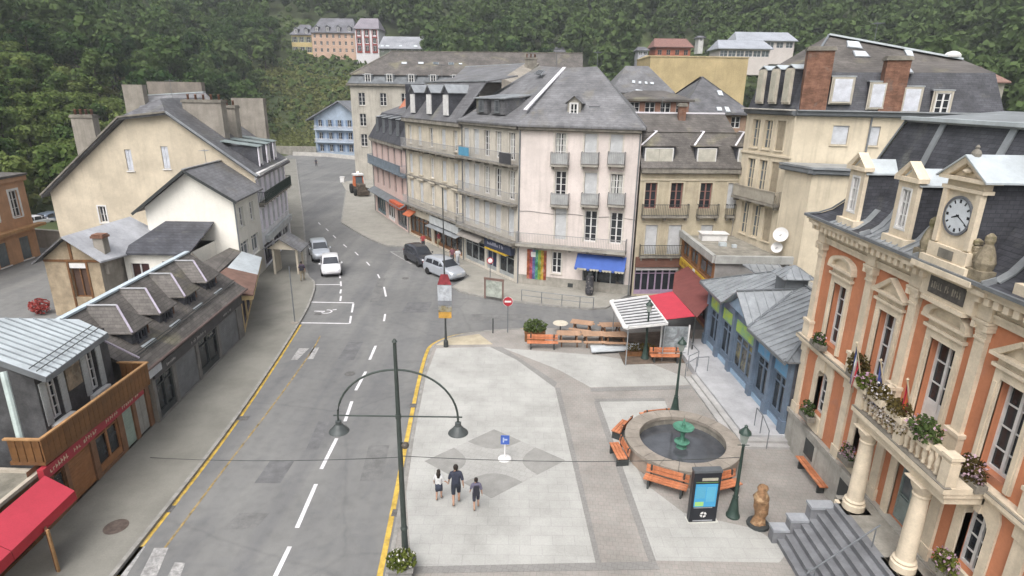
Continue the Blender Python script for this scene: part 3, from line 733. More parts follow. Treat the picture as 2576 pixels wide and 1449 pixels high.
# ------------------------------------------------------------------ plants in boxes
LEAF_A = mat_leaf('leaf_green', (.04, .07, .025), (.13, .17, .06))
LEAF_Y = mat_leaf('leaf_fresh', (.06, .09, .02), (.17, .19, .05))
LEAF_B = mat_leaf('leaf_bronze', (.06, .045, .02), (.15, .12, .045))
PETAL_R = mat_leaf('petal_red', (.35, .05, .07), (.5, .1, .12), .2)
PETAL_P = mat_leaf('petal_mauve', (.42, .25, .36), (.62, .46, .52), .2)
PETAL_W = mat_leaf('petal_white', (.55, .5, .52), (.68, .66, .62), .2)
def leafcloud(mb, c, r, n, s, rnd, flat=1.0):
    for _ in range(n):
        while True:
            p = Vector((rnd.uniform(-1, 1), rnd.uniform(-1, 1), rnd.uniform(-1, 1)))
            if .25 < p.length < 1: break
        q = Vector((c[0] + p.x * r[0], c[1] + p.y * r[1], c[2] + p.z * r[2]))
        a = Vector((rnd.gauss(0, 1), rnd.gauss(0, 1), rnd.gauss(0, 1) * flat)).normalized(); b = a.cross(Vector((rnd.gauss(0, 1), rnd.gauss(0, 1), rnd.gauss(0, 1)))).normalized()
        k = s * rnd.uniform(.6, 1.3)
        mb.add([q - a*k, q + b*k*.6, q + a*k, q - b*k*.6], [(0, 1, 2, 3)])
def flowers(name, label, c, r, leafm, petal, n=160, s=.07, seed=1, box=None, group=None, np_=50, boxm=None):
    rnd = random.Random(seed); T = Thing(name, label, 'flowers', (c[0], c[1], c[2] - r[2]), group)
    if box: T.part('flower_box', MB().box(c[0]-box[0], c[1]-box[1], c[2]-r[2]-.02, c[0]+box[0], c[1]+box[1], c[2]-r[2]+.2), boxm or STONE_D)
    m = MB(); leafcloud(m, c, r, n, s, rnd); T.part('foliage', m, leafm)
    if petal:
        m = MB(); leafcloud(m, (c[0], c[1], c[2] + r[2]*.1), (r[0]*1.08, r[1]*1.08, r[2]*1.0), np_, s*.75, rnd); T.part('blossoms', m, petal)
    return T
# ------------------------------------------------------------------ town hall
TH = Thing('town_hall', 'orange and cream town hall with clock dormer, slate mansard and pillared porch', 'town hall', (13, 16, 0))
F = Facade(TH, (13, 24.4), (13, 7.0), 1.9, 10.0, ORANGE, rev=.3)
WS = [1.95, 5.1, 7.85, 10.6, 13.5]
PIL = [.22, 3.8, 6.3, 9.2, 12.05, 15.2]
stone = MB()
for i, a in enumerate(WS):
    hw = .5 if i != 2 else .56
    z0, z1 = (5.9, 8.5) if i != 2 else (5.66, 8.55)
    F.win(a - hw, a + hw, z0, z1, 'win' if i != 2 else 'door', sill=False, rows=4, d=.24, fm=WHITE, curt=False)
    s = MB()
    for sx in (-1, 1):      # jambs
        x0, x1 = (a + hw, a + hw + .22) if sx > 0 else (a - hw - .22, a - hw)
        F.box(s, x0, x1, z0 - .15, z1 + .003, -.04, .07); F.box(s, x0 + .05, x1 - .05, z0 - .15, z1 - .1, .072, .1)
    F.box(s, a - hw - .22, a + hw + .22, z1 + .006, z1 + .30, -.04, .07)
    F.box(s, a - hw - .3, a + hw + .3, z1 + .303, z1 + .40, -.04, .16)
    F.box(s, a - hw - .2, a + hw + .2, z1 + .403, z1 + .60, -.04, .08)
    F.box(s, a - hw - .38, a + hw + .38, z1 + .603, z1 + .70, -.04, .24)
    T0 = TH.part('window_surround', s, CREAM)
    zt = z1 + .703; hh = hw + .36; p = MB()
    if i in (0, 2, 4):      # segmental pediment: arched moulding round a recessed panel
        n = 12; R = .46
        arc = lambda k, rr: (a - hh * rr * cos(pi * k / n), zt + R * rr * sin(pi * k / n) ** .8)
        for k in range(n):
            (xa, za), (xb, zb) = arc(k, 1), arc(k + 1, 1); (xc, zc), (xd, zd) = arc(k, .74), arc(k + 1, .74)
            p.hexa([F.w(xa, za, -.04), F.w(xb, zb, -.04), F.w(xd, zd, -.04), F.w(xc, zc, -.04)], [F.w(xa, za, .24), F.w(xb, zb, .24), F.w(xd, zd, .2), F.w(xc, zc, .2)])
        p.poly([F.w(*arc(k, .76), .06) for k in range(n + 1)])
    else:
        R = .58
        for sx in (-1, 1):
            p.hexa([F.w(a + sx*hh, zt, -.04), F.w(a, zt + R, -.04), F.w(a, zt + R - .14, -.04), F.w(a + sx*(hh - .28), zt, -.04)], [F.w(a + sx*hh, zt, .25), F.w(a, zt + R, .25), F.w(a, zt + R - .14, .2), F.w(a + sx*(hh - .28), zt, .2)])
        p.poly([F.w(a - hh*.8, zt, .06), F.w(a + hh*.8, zt, .06), F.w(a, zt + R*.8, .06)])
    TH.part('pediment', p, CREAM, T0)
    # ground floor arched opening with its stone surround
    if i != 2:
        hw2, zb, zs = .42, 2.75, 4.35
        F.win(a - hw2, a + hw2, zb, zs + hw2, 'win', sill=False, rows=4, d=.22)
        q = MB(); n = 10
        F.box(q, a - .72, a - hw2, 2.02, zs, -.2, .06); F.box(q, a + hw2, a + .72, 2.02, zs, -.2, .06); F.box(q, a - hw2, a + hw2, 2.02, zb - .002, -.2, .1)
        for k in range(n):
            t0, t1 = pi * k / n, pi * (k + 1) / n
            xa, za, xb, zb2 = a - hw2*cos(t0), zs + hw2*sin(t0), a - hw2*cos(t1), zs + hw2*sin(t1)
            oa = a - .72 if t0 < pi/2 - .01 else a + .72
            def outer(t):
                c_, s_ = -cos(t), sin(t); k_ = min(.72 / max(abs(c_), 1e-6), .85 / max(s_, 1e-6)); return a + c_*k_, zs + s_*k_
            (xo, zo), (xp, zp) = outer(t0), outer(t1)
            q.hexa([F.w(xa, za, -.2), F.w(xb, zb2, -.2), F.w(xp, zp, -.2), F.w(xo, zo, -.2)], [F.w(xa, za, .06), F.w(xb, zb2, .06), F.w(xp, zp, .06), F.w(xo, zo, .06)])
        F.box(q, a - .1, a + .1, zs + hw2 - .05, zs + .87, -.1, .12)
        TH.part('arched_surround', q, CREAM)
# entrance door under the balcony
F.win(7.85 - .62, 7.85 + .62, 1.92, 4.75, 'door', sill=False, rows=3, d=.2, fm=mat('teal_grey_door', (.27, .33, .32), .6, .12, 2), gm=GLASS_L)
s = MB(); F.box(s, 7.85 - .95, 7.85 - .62, 1.95, 4.75, -.04, .07); F.box(s, 7.85 + .62, 7.85 + .95, 1.95, 4.75, -.04, .07); F.box(s, 7.85 - .95, 7.85 + .95, 4.753, 5.1, -.04, .08)
TH.part('door_surround', s, CREAM)
F.finish()
# the sides the street does not show
shell(TH, [(13, 24.4), (13, 7), (23, 7), (23, 24.4)], 0, 10.6, CREAM_L, skip=(0,))
# pilasters
for k, a in enumerate(PIL):
    w = .21
    lo = MB(); F.box(lo, a - w - .05, a + w + .05, 1.96, 2.4, -.04, .13); F.box(lo, a - w, a + w, 2.403, 4.9, -.04, .09); F.box(lo, a - w - .05, a + w + .05, 4.903, 5.28, -.04, .13)
    TH.part('pilaster', lo, CREAM)
    up = MB(); F.box(up, a - w - .06, a + w + .06, 5.66, 6.3, -.04, .2); F.box(up, a - w - .1, a + w + .1, 6.303, 6.42, -.04, .24)
    F.box(up, a - w + .02, a + w - .02, 6.423, 9.25, -.04, .13)
    o = TH.part('pilaster', up, CREAM)
    cp = MB(); F.box(cp, a - w, a + w, 9.253, 9.33, -.04, .17)
    for j in range(5):
        zz = 9.333 + .085*j; e = .012*j*j*.5
        F.box(cp, a - w - e, a + w + e, zz, zz + .078, -.04, .14 + e)
    for sx in (-1, 1):
        F.box(cp, a + sx*(w + .02) - .07, a + sx*(w + .02) + .07, 9.56, 9.74, -.03, .26)
    F.box(cp, a - w - .1, a + w + .1, 9.763, 9.84, -.04, .27)
    TH.part('capital', cp, CREAM, o)
# plinth, string course, entablature
pl = MB(); F.box(pl, -.15, 17.4, -.02, 1.75, -.1, .12); F.box(pl, -.18, 17.4, 1.753, 1.95, -.1, .2)
TH.part('plinth', pl, mat('pale_plinth_stone', (.44, .42, .38), .9, .15, .9, .15, streak=.6))
for a in (1.7, 4.55):
    v = MB(); F.box(v, a, a + .75, .75, 1.5, .122, .14); TH.part('cellar_grate', v, DARKM)
sc = MB(); F.box(sc, -.2, 17.4, 5.3, 5.45, -.1, .2); F.box(sc, -.3, 17.4, 5.453, 5.58, -.1, .32); F.box(sc, -.24, 17.4, 5.583, 5.64, -.1, .25)
TH.part('string_course', sc, CREAM)
cap = MB(); F.box(cap, -.31, 17.4, 5.582, 5.6, .253, .325); TH.part('string_course_stain', cap, STONE_D)
en = MB(); F.box(en, -.12, 17.4, 9.85, 10.02, -.1, .12); F.box(en, -.16, 17.4, 10.023, 10.1, -.1, .17); F.box(en, -.1, 17.4, 10.103, 10.42, -.1, .1); F.box(en, -.5, 17.4, 10.56, 10.7, -.1, .5); F.box(en, -.56, 17.4, 10.703, 10.8, -.1, .58)
F.box(en, -.3, 17.4, 10.423, 10.557, -.1, .16)
for a in PIL:           # entablature breaks forward over each pilaster
    F.box(en, a - .27, a + .27, 9.853, 10.418, .123, .22); F.box(en, a - .3, a + .3, 10.562, 10.698, .503, .6)
ent = TH.part('entablature', en, CREAM)
dm = MB().box(-.09, -.3, 0, .09, .0, .2).mesh('modillion', CREAM)
a = -.1
while a < 16.5:
    if not 7.0 < a < 8.9:
        o = TH.inst('modillion', dm, F.w(a, 10.34, .17), F.rz, None)
    a += .33
# central break: plaque over the middle window
cb = MB(); F.box(cb, 6.75, 8.95, 9.84, 10.82, .1, .34); F.box(cb, 6.6, 9.1, 10.7, 10.86, .3, .72); F.box(cb, 6.95, 8.75, 9.72, 9.84, .1, .42)
TH.part('central_entablature', cb, CREAM)
pq = MB(); F.box(pq, 7.12, 8.6, 9.98, 10.52, .342, .37)
pqo = TH.part('plaque', pq, mat('dark_plaque', (.12, .11, .10), .7, .2, 5))
lt = MB(); rl = random.Random(4)
for i in range(13):     # worn, unreadable raised letters
    x = 7.24 + i * .097
    if i in (5, 8): continue
    F.box(lt, x, x + .02, 10.15, 10.35, .371, .378); F.box(lt, x + .02, x + .055, rl.choice((10.15, 10.24, 10.33)), rl.choice((10.17, 10.26, 10.35)) + .012, .371, .378)
TH.part('lettering', lt, mat('worn_lettering', (.30, .27, .22), .8), pqo, kind='stuff')
# mansard roof with swept foot and hip at the far end
prof = [(12.40, 10.84), (12.75, 10.95), (13.1, 11.2), (13.42, 11.62), (13.68, 12.2), (13.92, 12.95), (14.2, 13.85), (14.5, 14.75)]
YE = 24.98
rf = MB()
for i in range(len(prof) - 1):
    (x0, z0), (x1, z1) = prof[i], prof[i+1]; y0, y1 = YE - (x0 - 12.4), YE - (x1 - 12.4)
    rf.poly([(x0, 6, z0), (x0, y0, z0), (x1, y1, z1), (x1, 6, z1)]); rf.poly([(x0, y0, z0), (24 - (x0-12.4), y0, z0), (24 - (x1-12.4), y1, z1), (x1, y1, z1)])
RF = TH.part('roof', rf, SLATE_D, label='dark slate mansard with swept eaves')
g = MB()
g.bar((12.36, 6, 10.86), (12.36, YE + .03, 10.86), .1, .1); g.bar((12.36, YE + .03, 10.86), (23.6, YE + .03, 10.86), .1, .1); TH.part('gutter', g, ZINC_D)
tp = MB(); yT = YE - 2.1
tp.slab([(14.42, 6, 14.83), (14.42, yT + .08, 14.83), (18, yT + .08, 15.15), (18, 6, 15.15)], .1)
top = TH.part('zinc_top', tp, ZINC)
tb = MB(); tb.bar((14.45, 6, 14.86), (14.45, yT + .06, 14.86), .34, .12); TH.part('ridge_band', tb, ZINC_W, top)
def roofpt(x):
    for i in range(len(prof) - 1):
        if prof[i][0] <= x <= prof[i+1][0]:
            t = (x - prof[i][0]) / (prof[i+1][0] - prof[i][0]); return prof[i][1] + t * (prof[i+1][1] - prof[i][1])
for y in (20.85, 17.85, 15.0, 11.9):
    b = MB()
    for i in range(len(prof) - 1): b.bar((prof[i][0] - .03, y, prof[i][1] + .03), (prof[i+1][0] - .03, y, prof[i+1][1] + .03), .26, .05, up=(1, 0, 0))
    TH.part('zinc_rib', b, ZINC, RF)
hb = MB()
for i in range(len(prof) - 1): hb.bar((prof[i][0] - .03, YE - (prof[i][0] - 12.4) + .02, prof[i][1] + .04), (prof[i+1][0] - .03, YE - (prof[i+1][0] - 12.4) + .02, prof[i+1][1] + .04), .2, .06)
TH.part('hip_flashing', hb, ZINC_D, RF)
for y0, y1 in ((23.2, 21.6), (20.7, 18.05)):     # zinc aprons at the foot of the slope
    b = MB()
    for i in range(3): b.slab([(prof[i][0] - .02, y0, prof[i][1] + .03), (prof[i][0] - .02, y1, prof[i][1] + .03), (prof[i+1][0] - .02, y1, prof[i+1][1] + .03), (prof[i+1][0] - .02, y0, prof[i+1][1] + .03)], .02)
    TH.part('zinc_apron', b, ZINC, RF)
    n = int((y0 - y1) / .3); 
    for k in range(1, n):
        y = y0 - (y0 - y1) * k / n; TH.part('seam', MB().bar((prof[0][0], y, prof[0][1] + .05), (prof[2][0], y, prof[2][1] + .05), .03, .04), ZINC, RF)
# stone dormers
for a in (2.0, 5.0, 10.7):
    D = dormer(TH, F, a, .92, 11.23, 12.98, .12, 2.0, SLATE_D, ZINC_W, 'gable', .38, front=None, win=(.4, 1.25), eave=.1)
    fr = MB()
    for b in ((a - .5, a - .24, 11.18, 13.), (a + .24, a + .5, 11.18, 13.), (a - .24, a + .24, 12.78, 13.), (a - .24, a + .24, 11.18, 11.4)): F.box(fr, b[0], b[1], b[2], b[3], .1, .24)
    F.box(fr, a - .62, a + .62, 13.003, 13.14, .0, .36)
    for sx in (-1, 1): fr.hexa([F.w(a + sx*.62, 13.143, 0), F.w(a, 13.64, 0), F.w(a, 13.5, 0), F.w(a + sx*.36, 13.143, 0)], [F.w(a + sx*.62, 13.143, .36), F.w(a, 13.64, .36), F.w(a, 13.5, .32), F.w(a + sx*.36, 13.143, .32)])
    fr.poly([F.w(a - .5, 13.143, .2), F.w(a + .5, 13.143, .2), F.w(a, 13.56, .2)])
    F.box(fr, a - .6, a + .6, 10.86, 11.178, .0, .4)
    TH.part('dormer_front', fr, CREAM, D)
# clock pavilion
a = 7.7
CB = MB(); F.box(CB, a - .66, a + .66, 10.9, 13.45, -2.2, .3)
CK = TH.part('clock_dormer', CB, SLATE_D)
fr = MB(); F.box(fr, a - .7, a + .7, 10.88, 13.1, .303, .42)
F.box(fr, a - .74, a - .56, 11.55, 13.1, .423, .5); F.box(fr, a + .56, a + .74, 11.55, 13.1, .423, .5); F.box(fr, a - .8, a + .8, 13.103, 13.2, .2, .52); F.box(fr, a - .7, a + .7, 13.203, 13.38, .2, .44); F.box(fr, a - .9, a + .9, 13.383, 13.48, .1, .6)
F.box(fr, a - .95, a + .95, 10.86, 11.1, .2, .6); F.box(fr, a - .8, a + .8, 11.103, 11.5, .2, .52)
for sx in (-1, 1): fr.hexa([F.w(a + sx*.9, 13.483, .1), F.w(a, 14.05, .1), F.w(a, 13.87, .1), F.w(a + sx*.6, 13.483, .1)], [F.w(a + sx*.9, 13.483, .6), F.w(a, 14.05, .6), F.w(a, 13.87, .55), F.w(a + sx*.6, 13.483, .55)])
fr.poly([F.w(a - .8, 13.483, .4), F.w(a + .8, 13.483, .4), F.w(a, 13.97, .4)])
fr.lathe([(.13, 0), (.16, .05), (.13, .1), (.05, .12)], 10, tuple(F.w(a, 13.6, .42)))
TH.part('clock_front', fr, CREAM, CK)
TH.part('finial', MB().lathe([(.02, -.02), (.12, .02), (.13, .1), (.09, .18), (.04, .22), (.06, .27), (.02, .33)], 8, tuple(F.w(a, 14.03, .35))), STONE_D, CK)
cr = MB()
cr.slab([F.w(a - .98, 13.46, .64), F.w(a, 14.1, .64), F.w(a, 14.1, -2.6), F.w(a - .98, 13.46, -2.6)], .05); cr.slab([F.w(a, 14.1, .64), F.w(a + .98, 13.46, .64), F.w(a + .98, 13.46, -2.6), F.w(a, 14.1, -2.6)], .05)
TH.part('dormer_roof', cr, ZINC_W, CK)
tbm = MB(); F.box(tbm, a - .3, a + .3, 11.15, 11.42, .523, .54); TH.part('tablet', tbm, STONE_D, CK)
def disc(mb, a, z, r, o0, o1, n=32, ri=0.0):
    for i in range(n):
        t0, t1 = 2*pi*i/n, 2*pi*(i+1)/n
        P = [F.w(a + r*cos(t0), z + r*sin(t0), o1), F.w(a + r*cos(t1), z + r*sin(t1), o1), F.w(a + ri*cos(t1), z + ri*sin(t1), o1), F.w(a + ri*cos(t0), z + ri*sin(t0), o1)]
        mb.poly(P if ri else P[:3]); mb.poly([F.w(a + r*cos(t0), z + r*sin(t0), o0), F.w(a + r*cos(t1), z + r*sin(t1), o0), P[1], P[0]])
    return mb
zc = 12.4
TH.part('clock_rim', disc(MB(), a, zc, .56, .42, .47, 32, .49), mat('clock_rim', (.16, .17, .19), .4), CK)
dial = TH.part('clock_dial', disc(MB(), a, zc, .495, .42, .445), mat('enamel', (.62, .66, .70), .35, .05, 3), CK)
for h in range(12):
    t = pi/2 - 2*pi*h/12; w = .026 if h % 3 else .04
    P = lambda r, o: F.w(a + r*cos(t) + o*-sin(t), zc + r*sin(t) + o*cos(t), .449)
    TH.part('hour_mark', MB().poly([P(.36, -w), P(.36, w), P(.46, w), P(.46, -w)]), BLACKP, dial)
for nm, ang, L_, w in (('hour_hand', 2*pi*(8.32/12), .24, .03), ('minute_hand', 2*pi*(19.5/60), .38, .02)):
    t = pi/2 - ang; P = lambda r, o: F.w(a + r*cos(t) - o*sin(t), zc + r*sin(t) + o*cos(t), .452)
    TH.part(nm, MB().poly([P(-.06, -w), P(-.06, w), P(L_, w*.5), P(L_, -w*.5)]), BLACKP, dial)
# carved scrolls and seated figures on the parapet each side of the clock
for sx in (-1, 1):
    sc = MB(); b = a + sx * 1.12
    F.box(sc, b - .3, b + .3, 10.86, 11.15, .1, .5)
    sc.lathe([(.22, 0), (.26, .2), (.2, .45), (.14, .62), (.1, .7), (.13, .8), (.12, .92), (.04, 1.0)], 10, tuple(F.w(b, 11.15, .25)))
    for j in range(7):
        t = j / 6; P = F.w(b - sx*(.12 + .28*t), 11.25 + .55*t*t, .25); sc.lathe([(.03, -.1), (.13, -.04), (.13, .06), (.03, .12)], 7, tuple(P))
    TH.part('carved_figure', sc, mat('mossy_stone', (.33, .28, .20), .9, .25, 3, .3, fine=.15, blotch=((.16, .15, .07), 2, .55)), None)
# balcony on two columns, over the porch
bx0, by0, by1 = 11.72, 17.95, 13.7
bl = MB(); bl.box(bx0 + .12, by1, 5.02, 12.98, by0, 5.28); bl.box(bx0, by1 - .1, 5.283, 12.9, by0 + .12, 5.42); bl.box(bx0 - .08, by1 - .14, 5.423, 12.9, by0 + .2, 5.6)
BA = TH.part('balcony', bl, CREAM)
st = MB(); st.box(bx0 - .083, by1 - .14, 5.585, bx0 + .12, by0 + .2, 5.612); TH.part('balcony_edge', st, STONE_D, BA)
bal = MB().lathe([(.07, 0), (.07, .06), (.045, .1), (.085, .26), (.09, .34), (.05, .5), (.045, .58), (.07, .63), (.07, .68)], 8).mesh('baluster', CREAM, True)
def balu(p):
    o = TH.inst('baluster', bal, p, 0, None); return o
n = 15
for i in range(n): balu((bx0 + .12, by1 + .25 + (by0 - by1 - .5) * i / (n - 1), 5.62))
for i in range(4): balu((bx0 + .38 + .25 * i, by0 - .0, 5.62))
rl_ = MB(); rl_.box(bx0 + .0, by1 - .05, 6.303, bx0 + .24, by0 + .12, 6.42); rl_.box(bx0 + .243, by0 - .12, 6.303, 12.8, by0 + .12, 6.42); TH.part('balustrade_rail', rl_, CREAM, BA)
for y in (by0, by1 + .1, (by0 + by1) / 2):
    TH.part('pedestal', MB().box(bx0 - .02, y - .17, 5.615, bx0 + .27, y + .17, 6.3).box(bx0 - .06, y - .2, 6.425, bx0 + .3, y + .2, 6.52), CREAM, BA)
for y in (17.55, 14.75):
    cpt = MB().lathe([(.36, 1.9), (.36, 2.12), (.3, 2.16), (.33, 2.24), (.27, 2.3), (.255, 2.5), (.25, 3.4), (.215, 4.5), (.25, 4.53), (.25, 4.57), (.22, 4.6), (.3, 4.78), (.34, 4.86), (.34, 4.98)], 20, (12.05, y, 0))
    cpt.box(11.68, y - .38, 4.985, 12.42, y + .38, 5.018); cpt.box(11.62, y - .42, .9, 12.48, y + .42, 1.9)
    TH.part('column', cpt, CREAM, smooth=40)
TH.part('landing', MB().box(11.75, 13.2, -.02, 12.85, 18.2, 1.9), GREYST)
for y in (17.55, 14.75): TH.part('bracket', MB().box(12.4, y - .2, 4.6, 13.0, y + .2, 5.015), CREAM)
# flowers on the town hall
flowers('flower_box', 'mauve flowers in the upper window box nearest the blue pavilion', tuple(F.w(1.75, 6.1, .38)), (.22, .42, .32), LEAF_A, PETAL_P, 190, .07, 11, (.16, .42))
flowers('flower_box', 'bronze foliage box on the town hall window left of the balcony', tuple(F.w(4.75, 6.35, .45)), (.3, .55, .5), LEAF_B, None, 420, .08, 12, (.16, .45))
flowers('flower_box', 'dark foliage box hanging from the arched lower window', tuple(F.w(1.85, 2.95, .36)), (.22, .42, .42), LEAF_A, PETAL_P, 260, .07, 13, (.16, .4), np_=22)
flowers('flower_box', 'mauve petunias hanging below the sill behind the porch column', tuple(F.w(5.0, 2.9, .34)), (.2, .36, .4), LEAF_A, PETAL_P, 140, .06, 14, (.15, .36), np_=110)
flowers('flower_box', 'mixed flowers under the tall window at the picture edge', tuple(F.w(10.45, 5.95, .42)), (.26, .5, .42), LEAF_B, PETAL_P, 320, .07, 15, (.16, .46), np_=120)
flowers('flower_box', 'flowers in the lower window box at the picture corner', tuple(F.w(10.5, 2.85, .42)), (.24, .45, .42), LEAF_Y, PETAL_P, 260, .07, 16, (.16, .44), np_=110)
for j, (y, lm, pm, lab) in enumerate(((17.85, LEAF_Y, PETAL_P, 'mauve and yellow flowers at the far corner of the balcony'), (17.1, LEAF_B, PETAL_W, 'bronze grass tuft on the balcony rail next to the corner flowers'), (16.1, LEAF_B, None, 'brown grass clump in the middle of the balcony rail'), (14.9, LEAF_A, PETAL_P, 'large green plant with pink flowers at the near end of the balcony'))):
    big = 1.3 if j == 3 else 1.0
    flowers('balcony_planter', lab, (bx0 + .06, y, 6.6), (.3*big, .42*big, .3*big), lm, pm, int(330*big), .075, 30 + j, (.16, .4), np_=90, boxm=CREAM)
flowers('balcony_trailer', 'pink flowers trailing over the balusters of the balcony', (bx0 - .02, 16.6, 6.1), (.1, 1.2, .28), LEAF_B, PETAL_W, 150, .05, 41, None, np_=200)
# flags on poles leaning out from the balcony
def flag(y, z0, cols, lab, droop=1.5):
    T = Thing('flag', lab, 'flag', (12.1, y, z0), 'flags on the town hall balcony')
    p0, p1 = V3(12.3, y, z0), V3(11.75, y, z0 + 1.9)
    T.part('pole', MB().tube([p0, p1], .025, 8).lathe([(.01, 0), (.05, .03), (.01, .08)], 8, tuple(p1)), mat('flag_pole', (.5, .42, .3), .5))
    n = len(cols)
    for k, (nm, col) in enumerate(cols):
        m = MB(); pts = []
        for i in range(9):
            t = i / 8
            for j in range(3):
                s_ = (k + j / 2) / n
                q = p1.lerp(p0, .05 + .42 * s_ * (1 - .5 * t)); fold = sin(s_ * 9 + t * 3) * .07
                pts.append((q.x - .03 + fold, q.y + fold * 1.2 - .05 * t, q.z - droop * t * (1 - .12 * s_)))
        m.add(pts, [(i*3 + j, i*3 + j + 1, (i+1)*3 + j + 1, (i+1)*3 + j) for i in range(8) for j in range(2)])
        T.part('cloth', m, mat(nm, col, .85, .1, 3))
flag(18.75, 5.7, [('flag_blue', (.05, .08, .25)), ('flag_white', (.6, .6, .58)), ('flag_red', (.5, .05, .07))], 'blue white and red flag drooping left of the balcony door', 1.3)
flag(17.35, 5.7, [('flag_blue2', (.07, .1, .28)), ('flag_blue3', (.10, .12, .3))], 'plain blue flag drooping before the pilaster', 1.35)
flag(16.0, 5.7, [('flag_red2', (.52, .04, .07)), ('flag_orange', (.6, .13, .04)), ('flag_red3', (.5, .03, .1))], 'red flag drooping before the balcony door', 1.75)
# entrance stairs
ES = Thing('entrance_stairs', 'grey stone entrance stairs with stepped side wall and steel handrail', 'stairs', (10.9, 15.6, .12))
STEP = mat('stair_stone', (.215, .22, .235), .8, .15, 1.2, .1)
nst = 8
for i in range(nst):
    x0 = 9.75 + i * .25; z = .12 + (1.9 - .12) * (i + 1) / nst
    ES.part('step', MB().box(x0, 12.6, .1, x0 + .247 if i < nst - 1 else 11.745, 17.75, z - .04).box(x0 - .03, 12.6, z - .037, x0 + .247 if i < nst - 1 else 11.745, 17.75, z), STEP)
pw = MB(); cpg = MB()
for x0, x1, z in ((9.55, 10.1, .62), (10.1, 10.75, 1.05), (10.75, 11.6, 1.62)):
    ES.part('side_wall', MB().box(x0 + .002, 17.76, .1, x1 - .002, 18.1, z), STEP); ES.part('coping', MB().box(x0 - .02, 17.72, z + .002, x1 + .02, 18.16, z + .1), mat('pale_coping', (.33, .345, .37), .7, .1, 2))
ES.part('handrail', MB().tube([(9.85, 15.6, 1.0), (9.65, 15.6, 1.02), (9.62, 15.6, .9), (9.7, 15.6, .82), (11.7, 15.6, 2.75)], .025, 8).tube([(9.95, 15.6, .3), (9.95, 15.6, 1.06)], .02, 8).tube([(11.6, 15.6, 1.7), (11.6, 15.6, 2.66)], .02, 8), ZINC_D)
# ------------------------------------------------------------------ blue pavilion beside the town hall
BLUEP = mat('blue_paint', (.155, .205, .275), .55, .12, 1.5, streak=.15)
BLUEL = mat('pale_blue_panel', (.30, .42, .55), .6, .1, 2)
LIME = mat('lime_sign', (.38, .50, .05), .5, .12, 2.5, col2=(.20, .36, .20))
CYAN = mat('cyan_sign', (.07, .30, .52), .5, .12, 2.5, col2=(.18, .30, .45))
STEPS = mat('pale_step_stone', (.43, .42, .41), .8, .12, 1.2)
PV = Thing('blue_pavilion', 'blue timber pavilion with grey standing seam roof beside the town hall', 'pavilion', (15, 30, .12))
PV.part('podium', MB().prism([(13.3, 36), (10.5, 36), (10.6, 31), (10.8, 27.9), (10.98, 24.45), (13.3, 24.45)], .0, .5), mat('podium_paving', (.46, .46, .475), .75, .12, .8))
for k, (o, z) in enumerate(((.3, .373), (.6, .247))):
    PV.part('step', MB().prism([(13.1, 24.45 - o), (10.98 - o, 24.45 - o), (10.8 - o, 27.9), (10.6 - o, 31 + .0), (10.6 - o + .298, 31), (10.8 - o + .298, 27.9), (10.98 - o + .298, 24.45 - o + .298), (13.1, 24.45 - o + .298)], .0, z), STEPS)
FP = Facade(PV, (12.45, 35.5), (12.85, 24.65), .5, 4.25, BLUEP, rev=.15)
cols = [.15, 2.15, 4.15, 7.05, 8.95, 10.75]
fills = [('lime', 2), ('lime', 2), ('lime2', 2), ('cyan', 1), ('cyan', 1)]
for i in range(5):
    a0, a1 = cols[i] + .22, cols[i + 1] - .22; kd = fills[i][0]
    FP.win(a0, a1, .78, 3.0, 'shop', sill=False, fm=BLUEP, gm=GLASS_B if i != 2 else mat('poster_glass', (.22, .22, .2), .2, .4, 1.2, blotch=((.30, .26, .10), 1.5, .5)), leaves=2 + (i == 2), d=.06)
    b = MB(); FP.box(b, a0 + .02, a1 - .02, 3.1, 3.75, -.02, .03); PV.part('sign_panel', b, CYAN if kd == 'cyan' else LIME)
    b = MB(); FP.box(b, a0, a1, .5, .77, -.02, .035); PV.part('base_panel', b, BLUEL)
FP.finish()
for i, a in enumerate(cols):
    b = MB(); FP.box(b, a - .2, a + .2, .5, 1.15, -.02, .2); FP.box(b, a - .14, a + .14, 1.153, 4.0, -.02, .15); FP.box(b, a - .2, a + .2, 4.003, 4.24, -.02, .2)
    PV.part('column', b, BLUEP)
FE = Facade(PV, (12.85, 24.65), (19, 24.65), .5, 4.25, mat('slate_cladding', (.13, .13, .15), .7, .2, 2)); FE.finish()
shell(PV, [(12.45, 35.5), (12.85, 24.65), (19, 24.65), (19, 35.5)], .1, 4.25, CREAM_L, skip=(0, 1))
# roofs: two hipped wings, cross gable between, cupola
def seamed(T, poly, m, dirv, step=.45, par=None, name='roof', t=.07, sm=None):
    """sloped panel with standing seams running along dirv (plan direction)"""
    o = roof(T, [poly], m, t, name, par)
    P = [Vector(p) for p in poly]; n = (P[1] - P[0]).cross(P[2] - P[0]).normalized()
    if n.z < 0: n = -n
    d = Vector((dirv[0], dirv[1])).normalized(); q = Vector((-d.y, d.x))
    lo = min(V2(p).dot(q) for p in P); hi = max(V2(p).dot(q) for p in P)
    k = lo + step * .6
    while k < hi - .1:
        xs_ = []
        for i in range(len(P)):
            a, b = P[i], P[(i + 1) % len(P)]; da, db = V2(a).dot(q) - k, V2(b).dot(q) - k
            if da * db < 0: xs_.append(a.lerp(b, da / (da - db)))
        if len(xs_) == 2: T.part('seam', MB().bar(xs_[0] + n * .025, xs_[1] + n * .025, .045, .05, up=n), sm or m, o)
        k += step
    return o
e = 4.3; X0 = 12.05
rA, rB = (15.6, 33.2, 6.0), (15.6, 27.6, 6.0); GP = (X0 - .05, 30.3, 5.65); GR = (15.2, 30.3, 5.8)
